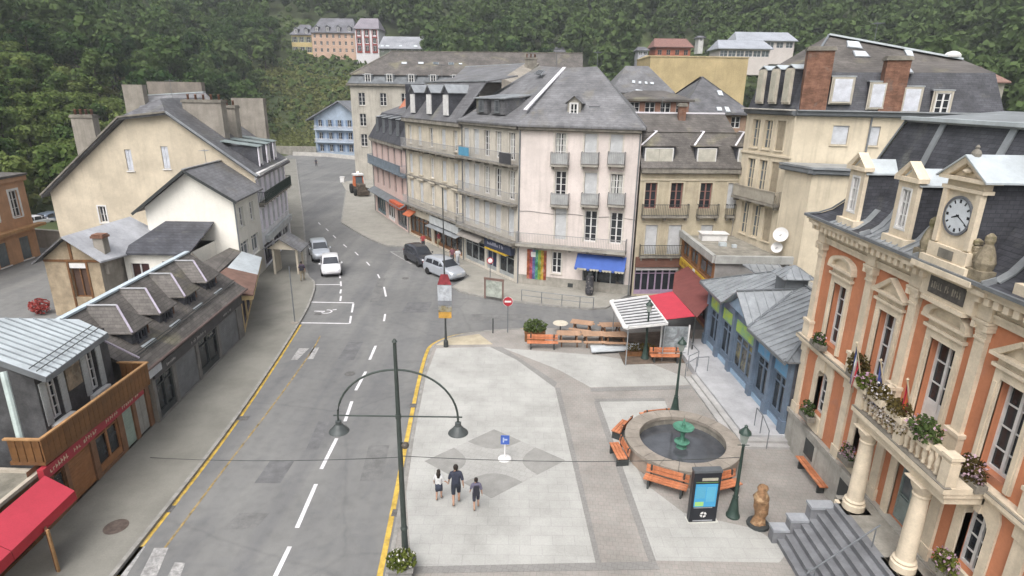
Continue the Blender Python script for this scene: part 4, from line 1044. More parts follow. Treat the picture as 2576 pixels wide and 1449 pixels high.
gl, gr = (X0, 32.35, e), (X0, 28.35, e + .05)
seamed(PV, [(X0, 36.5, e), gl, GR, (15.6, 30.3, 6.0), rA], ZINC, (1, 0))
seamed(PV, [gl, GP, GR], ZINC, (0, 1), .5)
seamed(PV, [gr, GP, GR], ZINC, (0, 1), .5)
seamed(PV, [gr, (X0 + .2, 24.3, e), rB, (15.6, 30.3, 6.0), GR], ZINC, (1, 0))
seamed(PV, [(X0 + .2, 24.3, e), (19.2, 24.3, e), rB], ZINC_D, (0, 1))
seamed(PV, [(X0, 36.5, e), (19.2, 36.5, e), rA], ZINC, (0, 1))
roof(PV, [[rA, rB, (19.2, 24.3, e), (19.2, 36.5, e)]], ZINC, .07)
for p, q in ((rA, rB), ((X0 + .2, 24.3, e), rB), ((X0, 36.5, e), rA), (GP, GR), (gl, GR), (gr, GR)): flash(PV, p, q, .14, .06, ZINC_D, name='ridge_flashing')
b = MB().poly([(X0 + .35, 32.2, 4.3), (X0 + .35, 28.5, 4.3), (X0 + .35, 30.3, 5.5)]); PV.part('gable', b, BLUEL)
PV.part('fascia', MB().bar((X0 - .02, 36.5, e - .08), (X0 + .0, 32.35, e - .08), .08, .14), ZINC_D); PV.part('fascia', MB().bar((X0, 28.35, e - .05), (X0 + .18, 24.3, e - .08), .08, .14), ZINC_D)
b = MB().box(14.55, 30.3, 5.4, 15.75, 31.5, 6.4); cu = PV.part('cupola', b, ZINC_D)
cc = [(14.3, 30.05, 6.41), (16.0, 30.05, 6.41), (16.0, 31.75, 6.41), (14.3, 31.75, 6.41)]
for i in range(4): seamed(PV, [cc[i], cc[(i + 1) % 4], (15.15, 30.9, 7.0)], ZINC, (1, 0) if i % 2 else (0, 1), .42, cu, 'cupola_roof', .04)
seamed(PV, [G(1868, 664, 5.55), G(1925, 704, 5.35), G(1990, 700, 5.35), G(1962, 666, 5.55)], ZINC, (.2, 1), .45)
# handrails of the podium
def rail(label, pts, h=.95, z=.12, mid=False, r=.022, cat='handrail', name='handrail', m=None, every=1):
    T = Thing(name, label, cat, (pts[0][0], pts[0][1], z)); P = [Vector((p[0], p[1], z if len(p) < 3 else p[2])) for p in pts]; up = V3(0, 0, h)
    T.part('rail', MB().tube([p + up for p in P], r * 1.15, 8), m or ZINC_D)
    if mid: T.part('rail', MB().tube([p + up * .5 for p in P], r * .8, 6), m or ZINC_D)
    for p in P[::every]: T.part('post', MB().tube([p, p + up], r, 8), m or ZINC_D)
    return T
rail('steel handrail at the top of the pavilion steps by the far end', [(10.0, 31.0, .15), (10.6, 31.1, .5), (11.3, 31.2, .5)], .9)
rail('steel handrail crossing the ramp beside the pavilion', [(10.3, 31.6, .3), (10.9, 31.8, .5), (10.8, 33.4, .5)], .95)
rail('looped steel handrail on the near pavilion steps', [(11.8, 23.85, .14), (11.75, 24.6, .5), (11.75, 25.3, .5)], .95)
# ------------------------------------------------------------------ flat roofed restaurant annex
AN = Thing('restaurant_annex', 'flat roofed restaurant with wooden upper windows and a yellow sign band', 'restaurant', (15.5, 42, 0))
FA = Facade(AN, (13.45, 46.2), (13.55, 38.4), 0, 5.0, mat('annex_wood', (.30, .15, .07), .7, .15, 2), rev=.12)
for a0, a1 in ((.35, 2.0), (2.4, 4.2), (4.6, 7.3)): FA.win(a0, a1, 3.55, 4.75, 'shop', sill=False, fm=WOODB, gm=GLASS_L, leaves=2, d=.06)
for a0, a1 in ((.4, 3.6), (4.0, 7.4)): FA.win(a0, a1, .2, 2.1, 'shop', sill=False, fm=MAROON, gm=GLASS_B, d=.06)
FA.finish()
b = MB(); FA.box(b, .2, 7.7, 2.75, 3.4, .02, .12); sg = AN.part('sign_band', b, YELS)
b = MB(); FA.box(b, 3.7, 4.2, 2.72, 3.44, .122, .16); AN.part('white_plate', b, WHITE, sg)
rnd = random.Random(3); b = MB()
for i in range(26):
    x = .6 + i * .115 if i < 24 else 5 + i * .1
    if rnd.random() < .2: continue
    FA.box(b, x, x + .06, 2.95, 2.95 + rnd.choice((.18, .25, .28)), .122, .13)
AN.part('lettering', b, mat('sign_letters_brown', (.25, .12, .03), .6), sg, kind='stuff')
FB = Facade(AN, (13.55, 38.4), (18.5, 38.4), 0, 5.0, mat('annex_grey', (.28, .27, .26), .85, .15, 1)); FB.finish()
shell(AN, [(13.45, 46.2), (13.55, 38.4), (18.5, 38.4), (17.4, 46.2)], 0, 5, CONC, skip=(0, 1))
AN.part('roof', MB().prism([(13.4, 46.2), (13.5, 38.3), (18.6, 38.3), (17.4, 46.2)], 5.0, 5.08), mat('gravel_roof', (.30, .28, .24), .95, .2, 1.5, .2, blotch=((.2, .19, .15), .8, .55)))
pz = MB()
for p, q in (((13.3, 46.2), (13.42, 38.3)), ((13.42, 38.3), (18.6, 38.3))):
    d_ = (V2(q) - V2(p)).normalized(); n_ = Vector((d_.y, -d_.x)) * -.12
    pz.bar((p[0], p[1], 5.25), (q[0], q[1], 5.25), .3, .5)
AN.part('parapet', pz, mat('parapet_zinc', (.40, .40, .38), .6, .12, 1, streak=.4))
AN.part('roof_hatch', MB().box(14.4, 44.3, 5.09, 16.3, 45.2, 5.6).box(14.3, 44.2, 5.603, 16.4, 45.3, 5.66), WHITE)
AN.part('roof_vent', MB().box(15.2, 42.6, 5.09, 15.7, 43.0, 5.35).box(16, 42.2, 5.09, 16.3, 42.5, 5.3), ZINC_W)
# ------------------------------------------------------------------ restaurant terrace: awning, pergola roof
TR = Thing('restaurant_awning', 'long red folding awning over the restaurant terrace', 'awning', (11, 36, .12))
TR.part('canopy', MB().slab([(9.3, 38.4, 2.62), (9.35, 33.9, 2.62), (11.2, 34.2, 2.75), (11.05, 39.0, 2.75)], .03), REDA)
TR.part('valance', MB().slab([(9.2, 38.5, 2.63), (9.25, 33.8, 2.63), (9.27, 33.8, 2.38), (9.22, 38.5, 2.38)], .03, (1, 0, 0)), mat('brown_valance', (.22, .13, .1), .8))
TR.part('upper_canopy', MB().slab([(11.1, 39.2, 2.7), (11.3, 34.1, 2.7), (12.5, 35.4, 3.25), (13.35, 38.6, 3.3), (13.3, 43.5, 3.3), (12.2, 43.0, 2.9)], .04), MAROON)
TR.part('arm', MB().bar((9.4, 34.0, 2.55), (11.8, 34.6, 2.7), .06), DARKM); TR.part('arm', MB().bar((9.35, 38.3, 2.55), (12.0, 39.3, 2.7), .06), DARKM)
for p in ((9.4, 34.1), (11.3, 34.3), (9.3, 38.2)): TR.part('post', MB().tube([(p[0], p[1], .12), (p[0], p[1], 2.58)], .045, 8), DARKM)
PG = Thing('terrace_pergola', 'white louvred pergola roof with a rounded white edge', 'pergola', (7.9, 35, .12))
bl_ = [V3(6.6, 37.1, 2.6), V3(6.72, 32.45, 2.6), V3(9.3, 33.2, 2.6), V3(9.15, 38.3, 2.6)]
for i in range(10):
    t0, t1 = i / 10, (i + .5) / 10
    PG.part('louvre', MB().slab([bl_[0].lerp(bl_[1], t0) + V3(0, 0, .035), bl_[0].lerp(bl_[1], t1) + V3(0, 0, .035), bl_[3].lerp(bl_[2], t1) + V3(0, 0, .035), bl_[3].lerp(bl_[2], t0) + V3(0, 0, .035)], .03), mat('louvre_white', (.60, .60, .61), .5))
PG.part('roof_sheet', MB().slab([p - V3(0, 0, .04) for p in bl_], .02), mat('grey_roof_sheet', (.17, .175, .18), .7))
PG.part('edge_beam', MB().tube([bl_[0] + V3(.1, .05, .02), bl_[0] + V3(-.08, -.1, .02), bl_[1] + V3(-.08, .1, .02), bl_[1] + V3(.1, -.05, .02)], .13, 10), WHITE)
PG.part('edge_beam', MB().bar(bl_[1], bl_[2], .08, .14), WHITE); PG.part('edge_beam', MB().bar(bl_[0], bl_[3], .08, .14), WHITE)
PG.part('beam', MB().bar(bl_[3], bl_[2], .09, .16), WHITE)
PG.part('terrace_floor', MB().slab([(6.7, 37.4, .16), (6.8, 32.7, .16), (11.6, 33.2, .16), (11.6, 38.3, .16)], .03), mat('terrace_deck', (.17, .13, .10), .8, .2, 2))
for p in (bl_[0] + V3(.15, -.15, 0), bl_[1] + V3(.15, .15, 0), bl_[2] + V3(-.1, .1, 0)): PG.part('post', MB().tube([(p.x, p.y, .12), (p.x, p.y, 2.55)], .035, 8), ZINC)
TS = Thing('terrace_screen', 'clear glass wind screen with white posts at the terrace front', 'screen', (10, 34.35, .12))
CLEARG = mat('clear_glass', (.40, .44, .46), .1, .3, 1.5, spec=.7, blotch=((.14, .14, .15), 1.2, .5))
TS.part('pane', MB().box(9.35, 34.33, .6, 10.95, 34.35, 2.0), CLEARG); TS.part('panel', MB().box(9.35, 34.31, .14, 10.95, 34.37, .58), WHITE)
for x in (9.3, 11.0): TS.part('post', MB().box(x - .04, 34.29, .12, x + .04, 34.39, 2.1), WHITE)
HG = Thing('terrace_hedge', 'low dark planted screen along the terrace front under the pergola', 'hedge', (8, 34.0, .12))
HG.part('planter', MB().box(7.1, 33.85, .12, 9.0, 34.15, .45), WOODB)
mb = MB(); leafcloud(mb, (8.05, 34.0, .7), (.95, .25, .32), 420, .07, random.Random(8)); HG.part('foliage', mb, LEAF_B)
# ------------------------------------------------------------------ corner building: pale pink front, cream left front
CB_ = Thing('corner_building', 'large pale pink corner building with slate hip roof and blue shop awning', 'building', (2, 54, 0))
C0, R0, L0 = (.45, 48.75), (9.55, 45.95), (-4.75, 56.2); EZ = 13.25
FR = Facade(CB_, C0, R0, .1, EZ, PINK, th=.3); FR.trim_m = mat('pale_surround', (.60, .56, .50), .85, .1, 2)
def col(F_, u0, u1, v): return F_.px(u0, v)[0], F_.px(u1, v)[0]
for (v0, v1, kinds) in ((336, 400, ('c', 's', 's')), (434, 502, ('w', 's', 'c')), (530, 608, ('s', 'w', 'w'))):
    for (u0, u1), kd in zip(((1396, 1424), (1470, 1501), (1535, 1566)), kinds):
        a0, a1 = col(FR, u0, u1, (v0 + v1) / 2); z1 = FR.px(1480, v0)[1]; z0 = FR.px(1480, v1)[1]
        if kd == 's': FR.win(a0, a1, z0, z1, 'shut', surround=True, sill=False, sm=mat('grey_shutter', (.56, .57, .58), .6, .08, 2), leaves=1)
        else: FR.win(a0, a1, z0, z1, 'win', surround=True, sill=False, rows=4, curt=(kd == 'c'))
for v in (417, 518):
    for u0, u1 in ((1387, 1432), (1463, 1507), (1529, 1573)):
        a0, a1 = col(FR, u0, u1, v); FR.balcony(a0, a1, FR.px((u0 + u1) / 2, v)[1] + .1, .55, .95, rm=mat('grey_rail', (.33, .33, .33), .6), solid=mat('rail_mesh', (.42, .43, .43), .7))
a0, a1 = col(FR, 1312, 1578, 605); FR.balcony(a0 - .3, a1, 3.78, .85, .95, t=.2, rm=mat('grey_rail', (0, 0, 0)), solid=None)
# ground floor of the pink front
a0, a1 = col(FR, 1388, 1412, 660); FR.win(a0, a1, FR.px(1400, 688)[1], FR.px(1400, 634)[1], 'win', surround=True)
a0, a1 = col(FR, 1464, 1570, 710); FR.win(a0, a1, .55, 2.6, 'shop', sill=False, fm=mat('grey_shop_frame', (.36, .38, .38), .6), gm=GLASS_B, d=.12)
FR.finish()
b = MB(); FR.box(b, 0, FR.len, .1, .95, .003, .06); CB_.part('plinth', b, GREYST)
a0, a1 = col(FR, 1326, 1375, 665); RZ0, RZ1 = FR.px(1350, 702)[1], FR.px(1350, 628)[1]
for k, c_ in enumerate(((.45, .13, .06), (.45, .10, .14), (.13, .15, .35), (.06, .27, .17), (.25, .38, .06), (.52, .34, .05), (.35, .09, .05))):
    b = MB(); x0 = a0 + (a1 - a0) * k / 7; FR.box(b, x0 + .004, a0 + (a1 - a0) * (k + 1) / 7 - .004, RZ0, RZ1, .065, .09)
    CB_.part('poster_strip', b, mat('poster_%d' % k, c_, .5, .3, 2.5, blotch=(tuple(.5 * x + .15 for x in c_), 2.5, .55)))
b = MB(); FR.box(b, a0 + .35, a0 + .75, RZ1 - .62, RZ1 - .2, .092, .11); CB_.part('poster_badge', b, WHITE)
b = MB(); x = FR.px(1427, 745)[0]; FR.box(b, x, x + .45, .25, .6, .062, .07); CB_.part('vent', b, DARKM)
AW = Thing('shop_awning', 'blue fabric awning with scalloped pale fringe on the pink corner building', 'awning', tuple(FR.w(7.0, 2.3, .8)))
a0, a1 = col(FR, 1453, 1577, 650)
zt, zb = 3.25, 2.35
AW.part('canopy', MB().slab([FR.w(a0, zt, .1), FR.w(a1, zt, .1), FR.w(a1, zb, 1.25), FR.w(a0, zb, 1.25)], .03), BLUEA)
nf = 16
for i in range(nf):
    x0 = a0 + (a1 - a0) * i / nf; x1 = a0 + (a1 - a0) * (i + 1) / nf - .02; m_ = (x0 + x1) / 2
    AW.part('fringe', MB().poly([FR.w(x0, zb, 1.255), FR.w(x1, zb, 1.255), FR.w(x1, zb - .12, 1.255), FR.w(m_, zb - .19, 1.255), FR.w(x0, zb - .12, 1.255)]), mat('pale_fringe', (.5, .47, .38), .8) if i % 4 else BLUEA)
for a_ in (a0, a1): AW.part('arm', MB().bar(FR.w(a_, zb, .1), FR.w(a_, zb, 1.22), .04), DARKM)
FL = Facade(CB_, L0, C0, .1, EZ, mat('left_front_render', (.56, .52, .455), .9, .1, .6, .06, streak=.4, blotch=((.46, .42, .35), .5, .6))); FL.trim_m = FR.trim_m
CL = [FL.len * t for t in (.085, .275, .465, .665, .885)]
GSH = mat('grey_shutter', (0, 0, 0))
for rz, kinds in (((10.35, 12.55), 'sswcc'), ((7.1, 9.5), 'sscwc'), ((4.0, 6.4), 'sssss')):
    for a, kd in zip(CL, kinds):
        if kd == 's': FL.win(a - .45, a + .45, rz[0], rz[1], 'shut', sill=False, surround=True, sm=GSH, leaves=2)
        else: FL.win(a - .45, a + .45, rz[0], rz[1], 'win', sill=False, surround=True, rows=4, curt=(kd == 'c'))
for a0, a1, m_ in ((.3, FL.len * .42, GLASS_B), (FL.len * .46, FL.len * .64, mat('navy_front', (.03, .04, .08), .3)), (FL.len * .68, FL.len * .94, GLASS_B)):
    FL.win(a0, a1, .3, 2.45, 'shop', sill=False, fm=mat('grey_shop_frame', (0, 0, 0)), gm=m_, d=.1)
FL.finish()
FL.balcony(.1, FL.len - .1, 10.05, .7, .95, rm=mat('grey_rail', (0, 0, 0)), m=STONE_D)
b = MB(); FL.box(b, .5, 2.3, 10.2, 10.95, .68, .70); CB_.part('balcony_banner', b, mat('cyan_banner', (.10, .30, .45), .6))
b = MB(); FL.box(b, FL.len - 1.9, FL.len - .2, 10.12, 10.98, .68, .70); CB_.part('balcony_screen', b, mat('charcoal_screen', (.06, .06, .065), .8))
FL.balcony(.1, FL.len - .1, 6.85, .7, .95, rm=mat('grey_rail', (0, 0, 0)), m=STONE_D)
FL.balcony(.1, FL.len + .2, 3.72, .9, .95, rm=mat('grey_rail', (0, 0, 0)), m=STONE_D, t=.24)
b = MB(); FL.box(b, FL.len * .50, FL.len * .96, 2.5, 3.3, .05, .5); sg = CB_.part('sign_board', b, mat('navy_sign', (.045, .055, .09), .5))
b = MB(); rnd = random.Random(9)
for i in range(16):
    x = FL.len * .56 + i * .16
    if rnd.random() < .15: continue
    FL.box(b, x, x + .07, 2.8, 2.8 + rnd.choice((.16, .24, .3)), .502, .512)
CB_.part('lettering', b, mat('pale_letters', (.45, .45, .52), .5), sg, kind='stuff')
b = MB(); FL.box(b, FL.len * .52, FL.len * .9, 2.36, 2.46, .05, .62); CB_.part('yellow_trim', b, YELS)
b = MB(); b.slab([FL.w(.2, 3.3, .05), FL.w(FL.len * .47, 3.3, .05), FL.w(FL.len * .47, 2.75, .95), FL.w(.2, 2.75, .95)], .04); CB_.part('canopy', b, mat('faded_canopy', (.24, .22, .2), .85))
shell(CB_, [C0, R0, (11.5, 55), (4, 63), L0], 0, EZ, CONC, skip=(0, 4))
for F_ in (FR, FL):
    F_.band(EZ - .35, EZ - .02, .4, a0=0, a1=F_.len, m=STONE_D)
pc = MB(); pc.tube([tuple(FR.w(.04, .1, .06)), tuple(FR.w(.04, EZ - .4, .06))], .06, 8); CB_.part('downpipe', pc, ZINC_D)
# roof
eC = FR.w(-.05, EZ, .55); eR = FR.w(FR.len + .3, EZ, .5); eL = FL.w(-.1, EZ, .5)
P1 = AY(1420, 171, 54.6); T2 = AY(1502, 167, 53.2); P3 = AY(1356, 165, 60.5); P4 = AY(1249, 231, 62)
RO_ = roof(CB_, [[eC, eR, T2, P1], [eL, eC, P1, P3, P4], [eR, (12, 55.5, EZ), T2], [T2, (12, 55.5, EZ), (4.5, 64, EZ), P3, P1], [P3, (4.5, 64, EZ), P4]], SLATE_L, .15)
flash(CB_, eC + V3(.6, .9, 1.05), P1, .3, .09, FLASH, RO_)
def onplane(p0, p1, p2, u, v):
    n = (Vector(p1) - Vector(p0)).cross(Vector(p2) - Vector(p0)); d = ray(u, v); o = V3(0, 0, CAMZ); t = (Vector(p0) - o).dot(n) / d.dot(n); return o + d * t
def sky_on(T, plane, px, m=None): return skylight(T, [onplane(*plane, u, v) for u, v in px], m)
sky_on(CB_, (eC, eR, P1), [(1457, 188), (1491, 188), (1488, 177), (1456, 177)])
DARKPANE = mat('dark_skylight', (.08, .085, .09), .2)
sky_on(CB_, (eC, eR, P1), [(1480, 274), (1512, 274), (1508, 264), (1478, 264)], DARKPANE)
sky_on(CB_, (eL, eC, P1), [(1345, 187), (1362, 190), (1372, 180), (1356, 178)], DARKPANE)
D = dormer(CB_, FR, FR.px(1447, 285, -1.4)[0], 1.05, EZ + .55, EZ + 1.75, -.9, 2.4, GREYST, SLATE_L, 'gable', .42, win=(.55, .95, {'gm': GLASS, 'rows': 2}), eave=.18)
b = MB(); A_ = FR.px(1447, 285, -1.4)[0]; FR.box(b, A_ - .55, A_ + .55, EZ + .42, EZ + .54, -.95, -.55); CB_.part('sill_flashing', b, FLASH, D)
for u, w_ in ((1222, 1.5), (1262, 1.7)):
    A_ = FL.px(u, 265, -1.2)[0]
    dormer(CB_, FL, A_ + .3, w_ * 1.2, EZ + .6, EZ + 1.9, -.6, 2.6, SLATE, ZINC, 'shed', .35, win=(.5, .9, {'rows': 2, 'fm': ZINC_D}), eave=.2)
# ------------------------------------------------------------------ cream ornamented house
OC = Thing('ornate_house', 'cream stone town house with three tall white attic dormers', 'building', (-8, 63, 0))
B0 = (-11.9, 67.2); FO = Facade(OC, B0, L0, .1, 13.0, CREAM_L); FO.trim_m = mat('ornate_trim', (.58, .52, .42), .85, .12, 2)
CO = [FO.len * t for t in (.1, .29, .5, .71, .9)]
for rz, kinds in (((10.3, 12.2), 'cswsc'), ((7.2, 9.2), 'sscss'), ((4.2, 6.4), 'sscsw')):
    for a, kd in zip(CO, kinds):
        FO.win(a - .45, a + .45, rz[0], rz[1], 'shut' if kd == 's' else 'win', sill=True, surround=True, sw=.2, **({'sm': GSH} if kd == 's' else {'rows': 3, 'curt': kd == 'c'}))
        if rz[0] < 10:
            b = MB(); FO.box(b, a - .75, a + .75, rz[1] + .25, rz[1] + .38, -.02, .22); OC.part('hood_mould', b, FO.trim_m)
for a0, a1 in ((.3, FO.len * .45), (FO.len * .5, FO.len - .3)): FO.win(a0, a1, .3, 2.5, 'shop', sill=False, fm=WOODB, gm=GLASS_B, d=.1)
FO.finish()
for z in (9.95, 3.75): FO.balcony(.1, FO.len - .1, z, .7, .9, m=STONE_D, rm=mat('grey_rail', (0, 0, 0)))
FO.band(6.75, 6.95, .15, m=STONE_D); FO.band(12.6, 12.98, .45, a0=0, a1=FO.len, m=STONE_D)
b = MB(); FO.box(b, FO.len * .5, FO.len * .99, 2.6, 3.4, .05, .5); OC.part('sign_board', b, mat('white_sign', (.5, .52, .52), .6))
b = MB(); b.slab([FO.w(FO.len * .48, 2.55, .05), FO.w(FO.len, 2.55, .05), FO.w(FO.len, 2.3, .9), FO.w(FO.len * .48, 2.3, .9)], .05); OC.part('canopy', b, ZINC)
b = MB(); b.slab([FO.w(.3, 3.0, .05), FO.w(2.2, 3.0, .05), FO.w(2.2, 2.5, .9), FO.w(.3, 2.5, .9)], .05); OC.part('awning', b, mat('orange_awning', (.45, .13, .06), .8))
shell(OC, [B0, L0, (3, 64), (-4, 76)], 0, 13, CONC, skip=(0,))
o0, o1 = FO.w(0, 13, .45), FO.w(FO.len, 13, .45); k0, k1 = FO.w(0, 16.6, -2.6), FO.w(FO.len, 16.6, -2.6); g0, g1 = FO.w(0, 17.2, -6), FO.w(FO.len, 17.2, -6)
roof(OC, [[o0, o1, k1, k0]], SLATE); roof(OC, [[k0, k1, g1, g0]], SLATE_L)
shell(OC, [FO.w(0, 0, -.2), FO.w(0, 0, -8)], 13, 16.4, SLATE_D, skip=(1,)); 
flash(OC, k0, k1, .3, .1, ZINC)
for a in (FO.len * .2, FO.len * .5, FO.len * .78):
    dormer(OC, FO, a, 1.15, 13.2, 15.7, .1, 3.2, SLATE_D, ZINC, 'gable', .55, front=None, win=(.75, 1.7), wk='shut', eave=.2)
# ------------------------------------------------------------------ pink house with slate mansard
RH = Thing('pink_mansard_house', 'narrow pink house with dark slate mansard and blue grey balcony', 'building', (-17, 75, 0))
E0 = tuple(G(946, 531))[:2]; FH = Facade(RH, E0, B0, .1, 9.9, PINK2)
for rz in ((7.3, 9.3), (4.1, 6.1)):
    for t in (.14, .32, .5, .68, .86): FH.win(FH.len*t - .42, FH.len*t + .42, rz[0], rz[1], 'win', sill=False, gm=GLASS, fm=mat('taupe_frame', (.30, .28, .27), .6), rows=3)
FH.win(.8, FH.len * .34, .2, 2.6, 'shop', sill=False, fm=mat('teal_shop', (.12, .18, .2), .6), gm=GLASS_B); FH.win(FH.len * .4, FH.len * .62, .2, 2.6, 'shop', sill=False, fm=WHITE, gm=GLASS_B); FH.win(FH.len * .68, FH.len * .95, .2, 2.6, 'shop', sill=False, fm=ZINC_D, gm=GLASS_B)
FH.finish()
BGREY = mat('blue_grey_rail', (.20, .24, .28), .6)
FH.balcony(.1, FH.len - .1, 6.75, .8, 1.0, m=BGREY, rm=BGREY, solid=BGREY); FH.band(9.5, 9.88, .4, a0=0, a1=FH.len, m=STONE_D)
b = MB(); b.slab([FH.w(0, 3.5, .05), FH.w(FH.len, 3.5, .05), FH.w(FH.len, 3.0, 1.0), FH.w(0, 3.0, 1.0)], .06); RH.part('canopy', b, ZINC_D)
b = MB(); FH.box(b, FH.len * .7, FH.len * .97, 2.75, 3.35, .05, .95); RH.part('sign_box', b, mat('orange_sign', (.5, .11, .05), .6))
shell(RH, [E0, B0, (-4, 76), (-12, 92)], 0, 9.9, CONC, skip=(0,))
o0, o1 = FH.w(-.2, 9.9, .4), FH.w(FH.len, 9.9, .4); k0, k1 = FH.w(-.2 + .9, 13.0, -1.3), FH.w(FH.len, 13.0, -1.3); g0, g1 = FH.w(2.5, 15, -6.5), FH.w(FH.len, 15, -6.5)
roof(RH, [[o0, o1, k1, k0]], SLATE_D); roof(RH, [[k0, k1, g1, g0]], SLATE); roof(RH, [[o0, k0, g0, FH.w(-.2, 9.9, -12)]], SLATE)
for t in (.2, .4, .6, .8): dormer(RH, FH, FH.len * t, .95, 10.6, 12.6, -.1, 1.6, SLATE_D, ZINC, 'shed', .3, win=(.6, 1.5, {'rows': 2, 'fm': ZINC_D}), eave=.12)
ch_ = MB().slab([AY(985, 300, 78), AY(1010, 300, 77.5), AY(1045, 243, 80), AY(1024, 240, 80.5)], .35); RH.part('tile_gable', ch_, mat('terracotta', (.40, .16, .10), .9, .15, 2, .1, streak=.3))
# ------------------------------------------------------------------ big far hotel with mansard
BH = Thing('long_mansard_hotel', 'long cream hotel with brown slate mansard roof behind the street fronts', 'building', (-10, 112, 0))
A1, B1, C1 = (-29.5, 112.5), (12, 110.5), (-26.5, 98.0)
HOTW = mat('grey_cream_render', (.47, .44, .385), .9, .12, .4, .06, streak=.5)
FM = Facade(BH, A1, B1, 0, 17.0, HOTW)
for i in range(10):
    for z in (13.2, 9.6, 6.0): FM.win(2 + i*3.9 - .6, 2 + i*3.9 + .6, z, z + 2.2, 'win', rows=3)
FM.finish(); FM.band(16.6, 17.0, .5, m=STONE_D)
shell(BH, [A1, B1, (12, 126), (-29.5, 126)], 0, 17, HOTW, skip=(0,))
A_, B_ = AY(913, 187, 112.9), AY(1400, 187, 112.9)
zM = A_.z
roof(BH, [[FM.w(-.3, 17, .5), FM.w(FM.len, 17, .5), FM.w(FM.len, zM, -.5), FM.w(.5, zM, -.5)]], mat('blue_slate', (.16, .175, .19), .6, .2, 1))
roof(BH, [[FM.w(-.3, 17, .5), FM.w(.5, zM, -.5), FM.w(.5, zM, -13), FM.w(-.3, 17, -13)]], mat('blue_slate', (0, 0, 0)))
rz_ = zM + 4.3
roof(BH, [[FM.w(.1, zM, -.1), FM.w(FM.len, zM, -.1), FM.w(FM.len, rz_, -7), FM.w(6.2, rz_, -7)], [FM.w(.1, zM, -.1), FM.w(6.2, rz_, -7), FM.w(.1, zM, -13.4)], [FM.w(6.2, rz_, -7), FM.w(FM.len, rz_, -7), FM.w(FM.len, zM, -13.4), FM.w(.1, zM, -13.4)]], SLATE_BR)
flash(BH, FM.w(6.2, rz_, -7), FM.w(FM.len, rz_, -7), .35, .1, STONE_D); flash(BH, FM.w(.1, zM, -.1), FM.w(6.2, rz_, -7), .3, .1, STONE_D)
for i in range(9):
    dormer(BH, FM, 3.4 + i*3.9, 1.7, 17.3, zM - .05, .2, 1.6, mat('blue_slate', (0, 0, 0)), ZINC, 'shed', .2, win=(.9, 1.4, {'rows': 2}), eave=.1)
pl_ = (FM.w(0, zM, -.1), FM.w(10, zM, -.1), FM.w(10, rz_, -7))
for px in ([(1010, 162), (1024, 162), (1024, 157), (1010, 157)], [(1052, 162), (1066, 162), (1066, 157), (1052, 157)], [(1154, 163), (1163, 163), (1163, 160), (1154, 160)]): sky_on(BH, pl_, px)
for px in ([(1089, 162), (1104, 163), (1104, 158), (1089, 157)], [(1128, 164), (1142, 164), (1142, 158), (1128, 158)]): sky_on(BH, pl_, px, GLASS_L)
# grey roof in front of it with a stepped party wall
GR_ = Thing('grey_roofed_house', 'grey slate roofed house wedged between hotel and corner building', 'building', (-2, 84, 0))
q = [AY(1132, 203, 80), AY(1262, 205, 76), AY(1328, 160, 90), AY(1170, 168, 92)]
roof(GR_, [q], SLATE_L, .2); roof(GR_, [[q[3], q[2], q[2] + V3(0, 10, -4), q[3] + V3(0, 10, -4)]], SLATE_L)
shell(GR_, [(q[0].x, q[0].y), (q[1].x, q[1].y), (q[2].x + .5, 98), (q[3].x, 98)], 0, 15, CONC)
b = MB().slab([q[1] + V3(0, 0, .3), q[2] + V3(0, 0, .3), q[2] + V3(1.6, .4, .1), q[1] + V3(1.6, .4, -.2)], 1.2); GR_.part('party_wall', b, CONC)
flash(GR_, q[0], q[1], .5, .25, ZINC); flash(GR_, q[2], q[3], .25, .1, ZINC)
chimney(GR_, (AY(1335, 170, 86).x, 86), 1.6, 1.0, 14, AY(1340, 150, 86).z, STONE_D, pots=3)

# downpipes, aerials and facade cables that dress the street fronts
for T_, F_, a_, z_ in ((OC, FO, .06, 12.6), (CB_, FL, .08, 12.8), (RH, FH, .1, 9.4), (CB_, FR, FR.len - .1, 12.8)):
    T_.part('downpipe', MB().tube([F_.w(a_, .1, .09), F_.w(a_, z_, .09)], .05, 6), ZINC_D)
def aerial(T_, p, h=1.6):
    p = Vector(p); m = MB().tube([p, p + V3(0, 0, h)], .02, 5)
    for k in range(5): m.tube([p + V3(-.35 + .02*k, -.3 + .15*k, h - .12), p + V3(.35 - .02*k, -.3 + .15*k, h - .12)], .012, 4)
    m.tube([p + V3(0, -.35, h - .12), p + V3(0, .35, h - .12)], .014, 4); T_.part('aerial', m, ZINC_D)
aerial(CB_, P1.lerp(P3, .3)); aerial(OC, FO.w(1.2, 16.9, -4)); aerial(RH, FH.w(6, 13.6, -3)); aerial(CB_, T2 + V3(0, 0, -.1), 1.3)
for T_, F_, z_ in ((CB_, FR, 6.35), (CB_, FL, 3.35), (OC, FO, 3.4)):
    T_.part('facade_cable', MB().tube([F_.w(F_.len*i/10, z_ + .06*sin(i*1.7), .03) for i in range(11)], .015, 4), DARKM)
